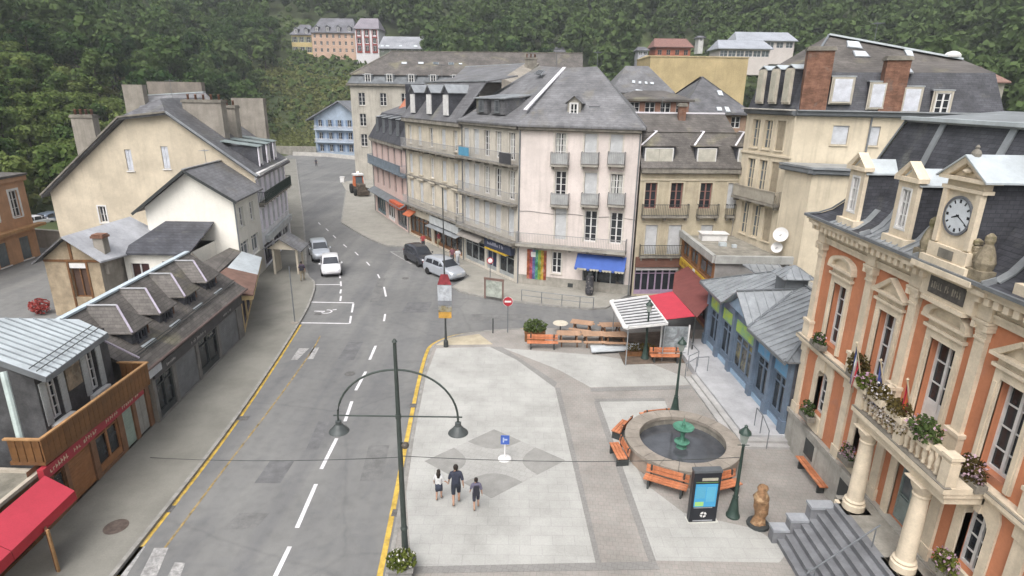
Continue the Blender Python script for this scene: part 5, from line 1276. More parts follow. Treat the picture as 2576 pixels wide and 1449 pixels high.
# ------------------------------------------------------------------ beige house with dormered mansard
BE = Thing('beige_house', 'beige house with brown slate mansard, wide dormers and mauve shopfront posts', 'building', (13.5, 49, 0))
FX = Facade(BE, (9.72, 46.05), (17.4, 46.55), 0, 10.35, BEIGE); FX.trim_m = mat('beige_trim', (.52, .46, .35), .85, .1, 2)
for (v0, v1, kinds) in ((460, 525, 'ccws'), (566, 640, 's s ')):
    for (u0, u1), kd in zip(((1622, 1652), (1686, 1717), (1760, 1790), (1829, 1858)), kinds):
        if kd == ' ': continue
        a0, a1 = FX.px(u0, (v0 + v1) / 2)[0], FX.px(u1, (v0 + v1) / 2)[0]; z0, z1 = FX.px(1740, v1)[1], FX.px(1740, v0)[1]
        FX.win(a0, a1, z0, z1, 'shut' if kd == 's' else 'win', surround=True, sill=False, **({'sm': mat('grey_shutter', (0, 0, 0)), 'leaves': 1} if kd == 's' else {'fm': mat('red_brown_frame', (.28, .14, .12), .6), 'rows': 3}))
a0, a1 = FX.px(1680, 600)[0], FX.px(1712, 600)[0]; FX.win(a0, a1, FX.px(1740, 640)[1], FX.px(1740, 566)[1], 'shut', surround=True, sill=False, sm=mat('grey_shutter', (0, 0, 0)), leaves=1)
FX.win(.15, 3.6, .15, 2.35, 'shop', sill=False, fm=mat('mauve_posts', (.36, .27, .37), .6), gm=GLASS, leaves=6, d=.08)
FX.finish()
GRL = mat('grey_rail', (0, 0, 0))
for u0, u1, v in ((1612, 1728, 545), (1750, 1803, 545), (1822, 1868, 545), (1606, 1728, 645)):
    a0, a1 = FX.px(u0, v)[0], FX.px(u1, v)[0]; FX.balcony(a0, min(a1, FX.len - .05), FX.px((u0 + u1) / 2, v)[1] + .1, .45, .9, m=STONE_D, rm=DARKM)
FX.band(9.95, 10.33, .35, a0=0, a1=FX.len, m=STONE_D); FX.band(9.35, 9.5, .08, a0=0, a1=FX.len, m=FX.trim_m)
b = MB(); FX.box(b, .2, 3.6, 2.2, 2.42, .02, .1); BE.part('white_lintel', b, WHITE)
b = MB(); FX.box(b, .1, 4.2, 2.5, 3.3, .02, .3); BE.part('fascia', b, mat('brown_fascia', (.16, .08, .06), .7))
shell(BE, [(9.72, 46.05), (17.4, 46.55), (17.4, 56), (10.5, 56)], 0, 10.35, CONC, skip=(0,))
o0, o1 = FX.w(-.1, 10.35, .35), FX.w(FX.len, 10.35, .35); k0, k1 = FX.w(-.1, 12.85, -1.5), FX.w(FX.len, 12.85, -1.5); g0, g1 = FX.w(-.1, 14.2, -4.2), FX.w(FX.len, 14.2, -4.2); h0, h1 = FX.w(-.1, 11, -9.4), FX.w(FX.len, 11, -9.4)
roof(BE, [[o0, o1, k1, k0], [k0, k1, g1, g0], [g0, g1, h1, h0]], SLATE_BR); flash(BE, g0, g1, .3, .12, FLASH); flash(BE, k0, k1, .12, .05, SLATE_BR)
for a, w_, ww in ((FX.px(1658, 395)[0], 2.5, 2.05), (FX.px(1778, 395)[0], 1.75, 1.35), (FX.px(1880, 395)[0], 1.75, 1.3)):
    D = dormer(BE, FX, a, w_, 10.55, 11.95, -.12, 2.2, SLATE_D, SLATE_BR, 'hip', .95, win=(ww, .95, {'sm': mat('cream_blind', (.55, .53, .46), .7), 'leaves': 2 if ww > 2 else 1}), wk='shut', eave=.2)
    A_, C_ = FX.w(a - w_/2 - .2, 11.98, .1), FX.w(a, 12.93, -.12 - min(2.2*.45, w_*.6)); flash(BE, A_, C_, .14, .06, FLASH, D); flash(BE, C_, FX.w(a, 12.93, -2.0), .14, .06, FLASH, D)
chimney(BE, tuple(FX.w(FX.px(1752, 300)[0], 0, -3.4))[:2], .55, .5, 13.2, 14.75, BRICK)
# ------------------------------------------------------------------ tall cream building
TC = Thing('tall_cream_building', 'tall cream building with black slate mansard and two brick chimneys', 'building', (22, 43, 0))
K1, K2, K3 = (17.42, 46.5), (18.85, 41.6), (30.2, 38.4)
ZE = 14.75
WALLC = mat('warm_cream_render', (.64, .56, .43), .9, .09, .5, .06, fine=.04, streak=.45, blotch=((.55, .48, .37), .5, .62))
FL7 = Facade(TC, K1, K2, 0, ZE, WALLC)
for t in (.24, .5, .76):
    for z0, z1, kd in ((12.0, 14.0, 'w'), (9.0, 11.2, 'w'), (5.5, 7.9, 'w')): FL7.win(FL7.len*t - .42, FL7.len*t + .42, z0, z1, 'win' if t < .6 else 'shut', rows=3, surround=True, **({'fm': WALLC, 'gm': GLASS_L} if t < .6 else {'sm': mat('tan_shutter', (.40, .34, .25), .8)}))
FL7.finish()
FL7.balcony(.1, FL7.len - .2, 8.3, .6, .9, m=STONE_D, rm=mat('tan_rail', (.36, .33, .28), .7), solid=mat('tan_mesh', (.42, .39, .33), .8)); FL7.band(11.55, 11.7, .1, m=WALLC)
FR7 = Facade(TC, K2, K3, 0, ZE, WALLC)
for u0, u1 in ((2093, 2133), (2186, 2212)):
    a0, a1 = FR7.px(u0, 340)[0], FR7.px(u1, 340)[0]; FR7.win(a0, a1, FR7.px(2115, 364)[1], FR7.px(2115, 316)[1], 'shut', surround=True, leaves=1, sm=mat('white_blind', (.62, .64, .68), .6))
FR7.win(9.5, 10.4, 11.8, 13.4, 'win'); FR7.finish()
for F_ in (FL7, FR7): F_.band(ZE - .3, ZE - .05, .35, a0=0, a1=F_.len, m=ZINC_D)
b = MB(); FL7.box(b, 0, FL7.len, ZE - .04, ZE + .03, .05, .6); TC.part('gutter', b, mat('pale_gutter', (.6, .57, .52), .6, .2, 3)); b = MB(); FR7.box(b, 0, FR7.len, ZE - .04, ZE + .03, .05, .55); TC.part('gutter', b, ZINC)
shell(TC, [K1, K2, K3, (33, 47), (19.5, 51)], 0, ZE, WALLC, skip=(0, 1))
b = MB(); b.tube([FR7.w(4.55, 2, .08), FR7.w(4.55, ZE, .08)], .06, 8); TC.part('downpipe', b, ZINC_D)
# steep black lower slope, brown upper slope, zinc ridge
def inset(F_, a, z, o): return F_.w(a, z, o)
ZB = 17.15
c1, c2, c3 = Vector((*K1, ZE)), Vector((*K2, ZE)), Vector((*K3, ZE))
bk, bl7 = V3(33, 47, ZE), V3(19.5, 51, ZE)
b1, b2, b3, b4, b5 = V3(18.15, 46.5, ZB), V3(19.35, 42.3, ZB), V3(29.7, 39.3, ZB), V3(32.2, 46.6, ZB), V3(20, 50.3, ZB)
r1, r2 = AY(2086, 88, 46.2), AY(2420, 150, 43.2)
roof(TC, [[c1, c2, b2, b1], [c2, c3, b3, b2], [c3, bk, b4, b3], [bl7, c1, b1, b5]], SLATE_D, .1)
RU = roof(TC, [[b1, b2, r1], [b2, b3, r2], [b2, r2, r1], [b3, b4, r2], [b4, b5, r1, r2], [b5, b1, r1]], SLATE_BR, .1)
flash(TC, r1, r2, .7, .12, ZINC_W, RU); flash(TC, b2, r1, .16, .06, ZINC_D, RU)
TC.part('roof_vent', MB().lathe([(.5, 0), (.5, .15), (.35, .3), (.1, .38)], 14, tuple(r1.lerp(r2, .93) + V3(0, 0, .05))), WHITE, RU)
for k_, px in enumerate(([(2130, 121), (2170, 126), (2160, 108), (2128, 105)], [(2150, 145), (2188, 146), (2176, 132), (2143, 130)], [(2280, 143), (2298, 146), (2292, 127), (2271, 126)], [(2276, 185), (2298, 187), (2290, 176), (2276, 173)])): sky_on(TC, (b2, r2, r1) if k_ < 3 else (b2, b3, r2), px)
# dormer windows set in the black slope
def mans_win(F_, u, v0, v1, w_, kd, front, out=.05):
    a = F_.px(u, (v0 + v1) / 2, .1)[0]; z1 = F_.px(u, v0, .1)[1]; z0 = F_.px(u, v1, .1)[1]
    return dormer(TC, F_, a, w_ + .26, z0 - .12, z1 + .2, out, 1.5, SLATE_D, ZINC, 'shed', .1, front=front, win=(w_, z1 - z0, {'sm': mat('bright_blind', (.68, .70, .76), .5), 'leaves': 1} if kd == 's' else {'rows': 3}), wk='shut' if kd == 's' else 'win', eave=.08)
DF = mat('dormer_stone', (.5, .46, .39), .85, .1, 2)
for u, v0, v1, w_, kd in ((2118, 200, 258, 1.05, 's'), (2206, 213, 272, .72, 's'), (2292, 225, 282, .85, 's'), (2368, 235, 292, .8, 'w')): mans_win(FR7, u, v0, v1, w_, kd, DF)
for t in (.25, .52, .79): dormer(TC, FL7, FL7.len*t, .75, 15.1, 17.4, .05, 1.2, SLATE_D, ZINC_W, 'gable', .22, front=DF, win=(.45, 1.9, {'sm': mat('tan_blind', (.5, .48, .40), .7), 'leaves': 1}), wk='shut', eave=.08)
for u0, u1, vt in ((2022, 2088, 128), (2222, 2282, 152)):
    a0, a1 = FR7.px(u0, 200)[0], FR7.px(u1, 200)[0]; cz = FR7.w((a0 + a1) / 2, 0, -.25); chimney(TC, (cz.x, cz.y), a1 - a0, .9, ZE - .1, FR7.px((u0 + u1)/2, vt)[1], BRICK, FR7.rz)
# lower stair block in front
q0, q1, q2, q3 = (18.5, 41.2), (19.15, 38.7), (25.5, 37.0), (26, 39.4)
f1 = Facade(TC, q0, q1, 0, 11.2, WALLC); f1.finish()
f2 = Facade(TC, q1, q2, 0, 11.2, WALLC); f2.win(2.6, 3.5, 8.4, 10.0, 'win', rows=2, fm=mat('red_brown_frame', (0, 0, 0)), gm=GLASS_L); f2.finish()
for F_ in (f1, f2): F_.band(10.95, 11.18, .3, m=ZINC_D)
TC.part('lower_roof', MB().prism([(18.1, 41.4), (18.9, 38.3), (25.6, 36.6), (26.2, 39.5)], 11.22, 11.36), ZINC)
for j, (u, v, r) in enumerate(((1938, 603, .5), (1936, 632, .38))):
    p = f1.w(1.0 if j == 0 else .8, 0, .25); S = Thing('satellite_dish', ('upper' if j == 0 else 'lower') + ' white satellite dish on the cream wall above the flat roof', 'satellite dish', (p.x, p.y, 6.6 - j * .95))
    c = Vector((p.x - .15, p.y - .15, 6.6 - j * .95)); d = Vector((-.55, -.75, .35)).normalized(); sx = d.cross(V3(0, 0, 1)).normalized(); sy = sx.cross(d)
    mb = MB(); n = 16; rings = 4
    for i in range(rings + 1):
        rr = r * i / rings
        for k in range(n): mb.v.append(tuple(c + sx*rr*cos(2*pi*k/n) + sy*rr*sin(2*pi*k/n) + d*(rr*rr*.5)))
    for i in range(rings):
        for k in range(n): mb.f.append((i*n+k, i*n+(k+1) % n, (i+1)*n+(k+1) % n, (i+1)*n+k))
    S.part('dish', mb, WHITE, smooth=True); S.part('arm', MB().tube([c, c + d*.45 - V3(0, 0, .15)], .02, 6), DARKM); S.part('bracket', MB().tube([c, V3(p.x + .5, p.y + .1, c.z - .1)], .03, 6), DARKM)
# ------------------------------------------------------------------ left: big yellow gable house
YH = Thing('yellow_gable_house', 'large yellow rendered house with clipped gable, chimneys and white shuttered street front', 'building', (-31, 57, 0))
gA, gB = (-40.5, 52), (-22.4, 52)
out = [(0, 0), (18.1, 0), (18.1, 8.75), (11.3, 13.5), (7.7, 13.05), (0, 6.8)]
FY = Facade(YH, gA, gB, 0, 13.6, YELLOWR, outline=out)
for u0, v0, u1, v1, kd in ((312, 376, 338, 430, 's'), (403, 368, 430, 425, 's'), (246, 519, 272, 560, 'w')):
    a0, z1 = FY.px(u0, v0); a1, z0 = FY.px(u1, v1)
    if kd == 's': FY.win(a0, a1, z0, z1, 'shut', sm=mat('bright_blind', (0, 0, 0)))
    else: FY.win(a0, a1, z0, z1, 'win', surround=True, rows=2)
FY.trim_m = WHITE
FY.finish()
FS = Facade(YH, gB, (-24.25, 63.8), 0, 8.75, mat('white_front', (.80, .80, .82), .85, .1, 1, streak=.25))
WSH = mat('white_shutter', (.80, .77, .84), .6, .06, 2)
for i in range(6):
    a = FS.len * (.1 + .16 * i)
    for z0, z1 in ((6.3, 8.3), (3.4, 5.4)): FS.win(a - .45, a + .45, z0, z1, 'winsh', sill=True, sm=WSH, rows=3)
FS.win(.4, 3.8, .2, 2.2, 'shop', sill=False, fm=mat('dark_shop', (.10, .09, .11), .6), gm=GLASS_B); FS.win(4.3, 7.8, .2, 2.2, 'shop', sill=False, fm=mat('dark_shop', (0, 0, 0)), gm=GLASS_B); FS.win(8.2, 11.3, .2, 2.2, 'shop', sill=False, fm=WHITE, gm=GLASS_B)
FS.finish()
FS.balcony(.2, FS.len - .1, 6.05, .6, .95, m=STONE_D, rm=GREENM)
FS.band(8.45, 8.73, .4, a0=0, a1=FS.len, m=WHITE); FS.band(8.2, 8.36, .15, a0=0, a1=FS.len, m=WHITE)
b = MB(); FS.box(b, 1.0, FS.len - .5, 2.35, 2.95, .03, .35); YH.part('sign_board', b, mat('white_sign', (0, 0, 0)))
shell(YH, [gA, gB, (-24.25, 63.8), (-42, 64)], 0, 6.7, YELLOWR, skip=(0, 1))
RX, RZ = -30.8, 14.75; zl, zr = 6.6, 8.5
eL0, eL1 = V3(-41.0, 51.5, zl), V3(-42.4, 64.3, zl); eR0, eR1 = V3(-21.95, 51.5, zr), V3(-23.75, 64.2, zr)
cL, cR = V3(-33.0, 51.5, 13.25), V3(-29.0, 51.5, 13.7); rF, rBk = V3(RX, 54.2, RZ), V3(RX - 1.3, 64, RZ)
RY = roof(YH, [[eR0, eR1, rBk, rF, cR], [eL1, eL0, cL, rF, rBk], [cL, cR, rF]], SLATE, .22)
flash(YH, cR, eR0, .2, .12, ZINC, RY); flash(YH, eL0, cL, .25, .12, STONE_D, RY); flash(YH, cL, cR, .25, .14, STONE_D, RY)
shell(YH, [(-24.25, 63.8), (-42, 64)], 6.6, 8.5, CONC, skip=(1,))
for i, a in enumerate((3.2, 6.2, 9.0)):
    D = dormer(YH, FS, a, 1.15, 9.0, 10.75, -.2, 3.0, SLATE_D, mat('green_zinc', (.30, .36, .36), .45, .1, 1, metal=.3), 'shed', .5, win=(.6, 1.2, {'rows': 2}), eave=.2)
    b = MB(); FS.box(b, a - .62, a - .4, 9.0, 10.7, -.18, -.1); FS.box(b, a + .4, a + .62, 9.0, 10.7, -.18, -.1); YH.part('dormer_post', b, WSH, D)
c = AY(205, 330, 53.5); chimney(YH, (AY(213, 300, 54).x, 54.0), 1.9, .8, 8, AY(213, 296, 54).z, CONC, pots=4)
chimney(YH, (AY(519, 300, 56.5).x, 56.5), 3.5, 1.0, 9, AY(519, 258, 56.5).z, CONC, pots=5); chimney(YH, (AY(583, 300, 59).x, 59), 1.2, .9, 9, AY(583, 272, 59).z, CONC, pots=2)
# ------------------------------------------------------------------ house behind
HB = Thing('grey_house_behind', 'grey slate roofed house with tall concrete party walls behind the yellow gable', 'building', (-33, 70, 0))
qa, qb, qc = AY(340, 283, 66), AY(545, 300, 64), AY(515, 232, 68.5); qd = AY(372, 240, 70)
shell(HB, [(-41.5, 65.5), (-28.8, 65.5), (-32.5, 76), (-43, 76)], 0, 11.5, CONC)
roof(HB, [[qa, qb + V3(2.5, 0, -1.5), qc, qd]], SLATE_L, .2); roof(HB, [[qd, qc, AY(600, 310, 77), AY(330, 300, 80)]], SLATE_L, .2); roof(HB, [[qc, qb + V3(2.5, 0, -1.5), AY(600, 310, 77)]], SLATE, .2)
flash(HB, qc, qd, .3, .1, ZINC_W)
b = MB(); x0, x1 = AY(318, 250, 68).x, AY(368, 250, 68).x; b.box(x0, 67.6, 9, x1, 68.4, AY(340, 213, 68).z); HB.part('party_wall', b, CONC)
b = MB(); x0, x1 = AY(376, 230, 73).x, AY(512, 230, 73).x; b.box(x0, 72.7, 11, x1, 73.5, AY(440, 206, 73).z); HB.part('party_wall', b, mat('brown_concrete', (.26, .23, .20), .9, .15, .7, streak=.4))
b = MB(); x0, x1 = AY(588, 280, 65).x, AY(667, 280, 65).x; b.box(x0, 64.7, 6, x1, 65.45, AY(630, 247, 65).z); HB.part('party_wall', b, CONC)
# ------------------------------------------------------------------ white gable house
WG = Thing('white_gable_house', 'off white gabled house with blank wall facing the low shops', 'building', (-25, 49, 0))
wA, wB = (-28.7, 46), (-21.75, 46); out = [(0, 0), (6.95, 0), (6.95, 7.6), (3.75, 9.55), (0, 6.75)]
FW = Facade(WG, wA, wB, 0, 9.6, OFFWH, outline=out); FW.finish()
FQ = Facade(WG, wB, (-22.35, 51.9), 0, 7.6, mat('bright_white_render', (.68, .66, .60), .9, .05, 1, streak=.15))
for a in (1.4, 4.0):
    FQ.win(a - .5, a + .5, 5.0, 6.6, 'win', surround=True); FQ.win(a - .9, a + .9, 2.2, 3.8, 'shop', fm=WHITE, gm=GLASS_L, leaves=2)
FQ.finish()
shell(WG, [wA, (-28.9, 51.9)], 0, 6.75, OFFWH, skip=(1,))
pk0, pk1 = V3(-24.95, 45.4, 9.75), V3(-25.2, 51.95, 9.75)
RW = roof(WG, [[pk0, V3(-21.2, 45.4, 7.45), V3(-21.8, 51.95, 7.45), pk1], [V3(-29.4, 45.4, 6.45), pk0, pk1, V3(-29.6, 51.95, 6.45)]], SLATE_L, .14); flash(WG, pk0, pk1, .25, .08, ZINC, RW)
for p, q in ((V3(-29.4, 45.4, 6.4), pk0), (pk0, V3(-21.2, 45.4, 7.4))): WG.part('bargeboard', MB().bar(p - V3(0, .03, .1), q - V3(0, .03, .1), .06, .2), DARKM)
b = MB(); b.tube([(-21.65, 45.9, 3.0), (-21.65, 45.9, 7.5)], .06, 8); WG.part('downpipe', b, ZINC_D)
# ------------------------------------------------------------------ outbuilding and annex behind the shops
OB = Thing('rendered_outbuilding', 'small tan outbuilding with timber gable frame and boarded opening', 'outbuilding', (-30.5, 41, 0))
oA, oB = (-32.6, 39.9), (-28.75, 39.9); out = [(0, 0), (3.85, 0), (3.85, 4.4), (2.0, 5.75), (0, 4.2)]
FOb = Facade(OB, oA, oB, 0, 5.8, mat('tan_render', (.45, .36, .25), .9, .2, .9, .1, streak=.5, blotch=((.27, .24, .18), 1, .6)), outline=out)
FOb.win(1.7, 2.85, 1.4, 3.9, 'win', sill=False, gm=mat('brown_boards', (.10, .06, .045), .8), fm=WOODB, rows=1); FOb.finish()
b = MB(); FOb.box(b, 0, 3.85, 4.0, 4.16, .0, .06); FOb.box(b, 1.9, 2.08, 4.163, 5.6, 0, .06); FOb.box(b, 1.55, 1.69, 0, 3.997, 0, .06); FOb.box(b, 2.86, 3.0, 0, 3.997, 0, .06); OB.part('timber_frame', b, WOODB)
b = MB(); FOb.box(b, 1.72, 2.83, 3.55, 3.9, -.05, .02); OB.part('blind', b, WHITE)
shell(OB, [oA, oB, (-28.4, 46), (-33, 46)], 0, 4.3, CONC, skip=(0,))
p0, p1 = V3(-30.62, 39.4, 5.9), V3(-30.3, 46.5, 5.9)
roof(OB, [[V3(-33.1, 39.4, 4.0), p0, p1, V3(-33.4, 46.5, 4.0)]], SLATE, .12); roof(OB, [[p0, V3(-28.3, 39.4, 4.2), V3(-26.9, 46.5, 4.0), p1]], mat('pale_roof_sheet', (.42, .43, .46), .7, .12, .6, streak=.3), .12)
chimney(OB, (AY(252, 600, 40.6).x, 40.6), .7, .6, 3, 5.6, CONC, cap=BRICK)
CA = Thing('cream_annex', 'low cream annex with dark lean-to roof and two small windows', 'annex', (-26.5, 43, 0))
cA, cB = (-28.4, 42), (-23.6, 42); FC = Facade(CA, cA, cB, 0, 4.15, OFFWH)
FC.win(.35, 1.75, 1.9, 3.35, 'win', fm=WHITE, leaves=2, rows=1, gm=mat('red_curtain', (.10, .045, .04), .6, .3, 2)); FC.win(2.85, 3.55, 2.1, 3.5, 'win', fm=mat('blue_grey_frame', (.25, .3, .34), .6), rows=3); FC.win(4.0, 4.7, 2.6, 3.5, 'win'); FC.finish()
shell(CA, [cA, cB, (-23.6, 46), (-28.4, 46)], 0, 4.15, OFFWH, skip=(0,))
roof(CA, [[V3(-28.6, 41.6, 4.2), V3(-23.4, 41.6, 4.2), V3(-23.4, 45.9, 5.7), V3(-27.2, 45.9, 5.7)]], SLATE_D, .12)
# ------------------------------------------------------------------ orange house at the left edge
OH = Thing('orange_edge_house', 'orange rendered house with white framed window at the left edge', 'building', (-49, 54, 0))
hA, hB = (-45.2, 42.0), (-45.9, 56.0); APR = mat('apricot_render', (.50, .29, .17), .9, .1, 1, streak=.3); FOh = Facade(OH, hA, hB, 0, 7.7, APR); FOh.trim_m = WHITE
for a in (FOh.len - 1.6, FOh.len - 4.4, FOh.len - 7.2):
    FOh.win(a - .5, a + .5, 4.1, 6.5, 'win', surround=True, sw=.2); FOh.win(a - .6, a + .6, .1, 2.2, 'shut', sm=GLASS_L)
FOh.finish(); FOh.band(2.9, 3.15, .7, m=WOODL, name='canopy'); FOh.band(7.3, 7.68, .2, m=APR)
shell(OH, [hA, hB, (-56, 56.5), (-56, 42)], 0, 7.7, APR, skip=(0,)); OH.part('roof', MB().prism([(-44.9, 41.8), (-45.6, 56.3), (-56, 56.8), (-56, 41.8)], 7.72, 7.9), SLATE_BR)
# ------------------------------------------------------------------ low shop row with four hipped dormers
LS = Thing('low_shop_row', 'low slate roofed shop row with four hipped dormers and grey shutters', 'shop row', (-18.5, 31, .12))
lA, lB = (-17.0, 25.45), (-17.6, 36.4)
FG = Facade(LS, lA, lB, .1, 3.0, mat('grey_shop_wall', (.20, .19, .18), .85, .15, 1.2))
SHG = mat('roller_grey', (.19, .195, .20), .6, .12, 1.5)
for a0, a1, kd in ((.25, 1.9, 'shop'), (2.2, 4.5, 'shut'), (4.8, 7.2, 'shop'), (7.5, 10.2, 'shut')):
    if kd == 'shop': FG.win(a0, a1, .2, 2.25, 'shop', sill=False, fm=DARKM, gm=GLASS_B, d=.08)
    else: FG.win(a0, a1, .15, 2.25, 'shut', sill=False, sm=SHG, leaves=1)
FG.finish()
b = MB(); FG.box(b, .05, FG.len - .05, 2.4, 2.95, .02, .14); sg = LS.part('sign_fascia', b, mat('charcoal_fascia', (.075, .072, .075), .6, .15, 2))
b = MB(); rnd = random.Random(21)
for a0, n_, st, h_ in ((1.2, 7, .13, .16), (3.7, 15, .135, .2), (8.0, 9, .13, .14)):
    for i in range(n_):
        if rnd.random() < .14: continue
        FG.box(b, a0 + i*st, a0 + i*st + .03, 2.56, 2.56 + h_ * rnd.choice((.6, .8, 1)), .142, .152); FG.box(b, a0 + i*st + .03, a0 + i*st + .08, 2.56 + h_*.4, 2.56 + h_*.55, .142, .152)
LS.part('lettering', b, mat('silver_letters', (.5, .48, .46), .5), sg, kind='stuff')
shell(LS, [lA, lB, (-23, 36.6), (-22.6, 25.9)], .1, 3.4, CONC, skip=(0,))
for X_, Y_ in (((-17.05, 25.9), (-22.6, 25.9)), ((-17.6, 36.4), (-23, 36.6))):
    LS.part('gable', MB().poly([(X_[0] - .1, X_[1], 3.0), (Y_[0], Y_[1], 3.4), (-20.2, X_[1], 5.7)]), CONC)
e0, e1 = V3(-16.65, 24.35, 3.28), V3(-17.25, 36.7, 3.28); t0, t1 = V3(-20.05, 24.0, 5.7), V3(-20.3, 36.0, 5.85)
RL = roof(LS, [[e0, e1, t1, t0], [t0, t1, V3(-23.4, 36.8, 3.5), V3(-23, 25.4, 3.5)]], SLATE_BR, .12); flash(LS, t0, t1, .28, .1, mat('pale_blue_flashing', (.52, .60, .66), .45), RL)
b = MB(); b.tube([e0 + V3(.06, 0, -.02), e1 + V3(.06, 0, -.02)], .07, 8); LS.part('gutter', b, mat('brown_gutter', (.14, .10, .09), .6))
for a in (1.0, 3.55, 6.2, 8.9):
    D = dormer(LS, FG, a, 1.35, 3.9, 4.72, -.75, 2.6, SLATE_D, SLATE_BR, 'hip', 1.05, win=(.6, .5, {'rows': 1, 'fm': SLATE_D}), eave=.22, fl=None)
    A_, B_, C_ = FG.w(a - .9, 4.75, -.53), FG.w(a + .9, 4.75, -.53), FG.w(a, 5.79, -.75 - .81)
    flash(LS, A_, C_, .085, .05, mat('lilac_flashing', (.44, .40, .48), .5), D); flash(LS, C_, FG.w(a, 5.79, -2.9), .1, .05, mat('grey_flashing', (.5, .51, .53), .5), D)
    b = MB(); FG.box(b, a - .5, a + .5, 3.83, 3.92, -.8, -.3); LS.part('sill_flashing', b, ZINC_W, D)
    b = MB(); FG.box(b, a + .72, a + .78, 3.9, 4.72, -1.6, -.72); LS.part('brick_cheek', b, BRICK, D)
LS.part('snow_rail', MB().tube([e0 + V3(-.5, .3, .55), e1 + V3(-.5, -.3, .55)], .025, 6).tube([e0 + V3(-.55, .3, .68), e1 + V3(-.55, -.3, .68)], .025, 6), DARKM, RL)
# cream fronted shop joining the low row to the white house
CS = Thing('cream_shop', 'small cream pillared shop with brick coloured lean-to roof by the white house', 'shop', (-19, 41, .12))
s0, s1 = (-17.75, 36.8), (-20.9, 46.0); FCs = Facade(CS, s0, s1, .1, 2.75, mat('cream_yellow_paint', (.58, .44, .24), .8, .1, 1.5))
for a0, a1 in ((.55, 2.6), (3.0, 5.6), (6.0, 9.2)): FCs.win(a0, a1, .2, 2.2, 'shop', sill=False, fm=mat('dark_shop', (0, 0, 0)), gm=GLASS_B, d=.08)
FCs.finish(); shell(CS, [s0, s1, (-22.5, 46), (-22.5, 36.8)], .1, 2.75, CONC, skip=(0,))
roof(CS, [[FCs.w(-.2, 2.8, .8), FCs.w(4.6, 2.8, .8), FCs.w(4.6, 3.5, -1.2), FCs.w(-.2, 3.5, -2.2)]], mat('terracotta_sheet', (.20, .12, .095), .85, .15, 1.5), .1); roof(CS, [[FCs.w(4.62, 2.8, .8), FCs.w(9.6, 2.8, .8), FCs.w(9.6, 3.4, -.6), FCs.w(4.62, 3.4, -1.2)]], ZINC_W, .1)
roof(CS, [[FCs.w(-.2, 3.5, -2.2), FCs.w(9.6, 3.4, -.6), V3(-22.5, 46, 3.6), V3(-22.5, 36.8, 3.6)]], SLATE_BR, .1)
b = MB(); FCs.box(b, -.1, 9.5, 2.45, 2.74, .05, .78); CS.part('fascia', b, mat('cream_yellow_paint', (0, 0, 0)))
KP = Thing('gabled_porch', 'small grey gable roofed porch projecting over the far left pavement', 'porch', (-19.6, 52.3, .12))
for x, y in ((-20.9, 50.4), (-18.9, 50.5), (-19.1, 52.3), (-21.1, 52.2)): KP.part('post', MB().box(x - .08, y - .08, .12, x + .08, y + .08, 2.4), CREAM_L)
KP.part('back_wall', MB().box(-21.1, 50.6, .12, -21.0, 52.1, 2.4), CREAM_L); a_, b_ = V3(-20.1, 49.9, 3.45), V3(-20.3, 52.7, 3.45)
roof(KP, [[V3(-21.6, 49.9, 2.5), a_, b_, V3(-21.8, 52.7, 2.5)], [a_, V3(-18.3, 49.9, 2.35), V3(-18.5, 52.7, 2.35), b_]], SLATE_L, .1); KP.part('gable', MB().poly([(-21.3, 50.2, 2.45), (-18.6, 50.2, 2.35), (-20.1, 50.2, 3.3)]), CREAM_L)
# ------------------------------------------------------------------ slate house with wooden balcony
SH = Thing('slate_balcony_house', 'dark slate clad house with pale zinc roof and wooden balcony over a red shop sign', 'building', (-18.5, 21.5, .12))
DSL = mat('slate_hung_wall', (.10, .10, .105), .65, .25, 1.2, .2, fine=.15, streak=.3)
aA, aB = (-17.55, 19.75), (-17.75, 24.1)
FD = Facade(SH, aA, aB, 2.6, 5.6, DSL)
for a in (.75, 3.1):
    FD.win(a - .32, a + .32, 3.25, 5.05, 'winsh', sill=False, sm=mat('pale_grey_shutter', (.48, .5, .5), .6), rows=4)
    b = MB(); FD.box(b, a - .5, a + .6, 2.95, 3.22, -.02, .22); SH.part('window_box', b, WHITE)
FD.finish()
b = MB(); FD.box(b, 1.5, 2.35, 4.0, 5.15, .0, .05); SH.part('mural', b, mat('mural', (.45, .36, .26), .8, .3, 2, blotch=((.25, .22, .17), 3, .5)))
FD2 = Facade(SH, (-24, 19.75), aA, 0, 6.6, DSL, outline=[(0, 0), (6.45, 0), (6.45, 5.6), (0, 8.0)]); FD2.finish()
shell(SH, [aA, aB, (-24, 24.1), (-24, 19.75)], 0, 5.5, DSL, skip=(0, 3))
fr_, fl_ = AX(270, 836, -17.0), AX(115, 948, -17.0); tt = G(198, 803, 6.25); PLN = (fr_, fl_, tt)
far = onplane(*PLN, -150, 797); lb = onplane(*PLN, 15, 912); lb2 = lb + (lb - fl_) * 3.2
ZR = [fr_, fl_, lb2, far, tt]
ZO = roof(SH, [ZR], ZINC_W, .1); nrm = (fl_ - fr_).cross(tt - fr_).normalized()
if nrm.z < 0: nrm = -nrm
sl = (lb - fl_).normalized()
for i in range(1, 13):
    t = i / 13; p = fl_.lerp(fr_, t); e_ = far - tt; den = sl.x*e_.y - sl.y*e_.x; L_ = ((tt.x - p.x)*e_.y - (tt.y - p.y)*e_.x) / den; L_ = 5.0 if not 0 < L_ < 5 else L_ - .05
    SH.part('seam', MB().bar(p + nrm*.03, p + sl*L_ + nrm*.03, .035, .05, up=nrm), mat('zinc_seam', (.28, .31, .33), .5), ZO)
for k in (.35, .62): SH.part('snow_rail', MB().tube([fl_ + sl*k + nrm*.1, fr_ + sl*k + nrm*.1], .02, 6), DARKM, ZO)
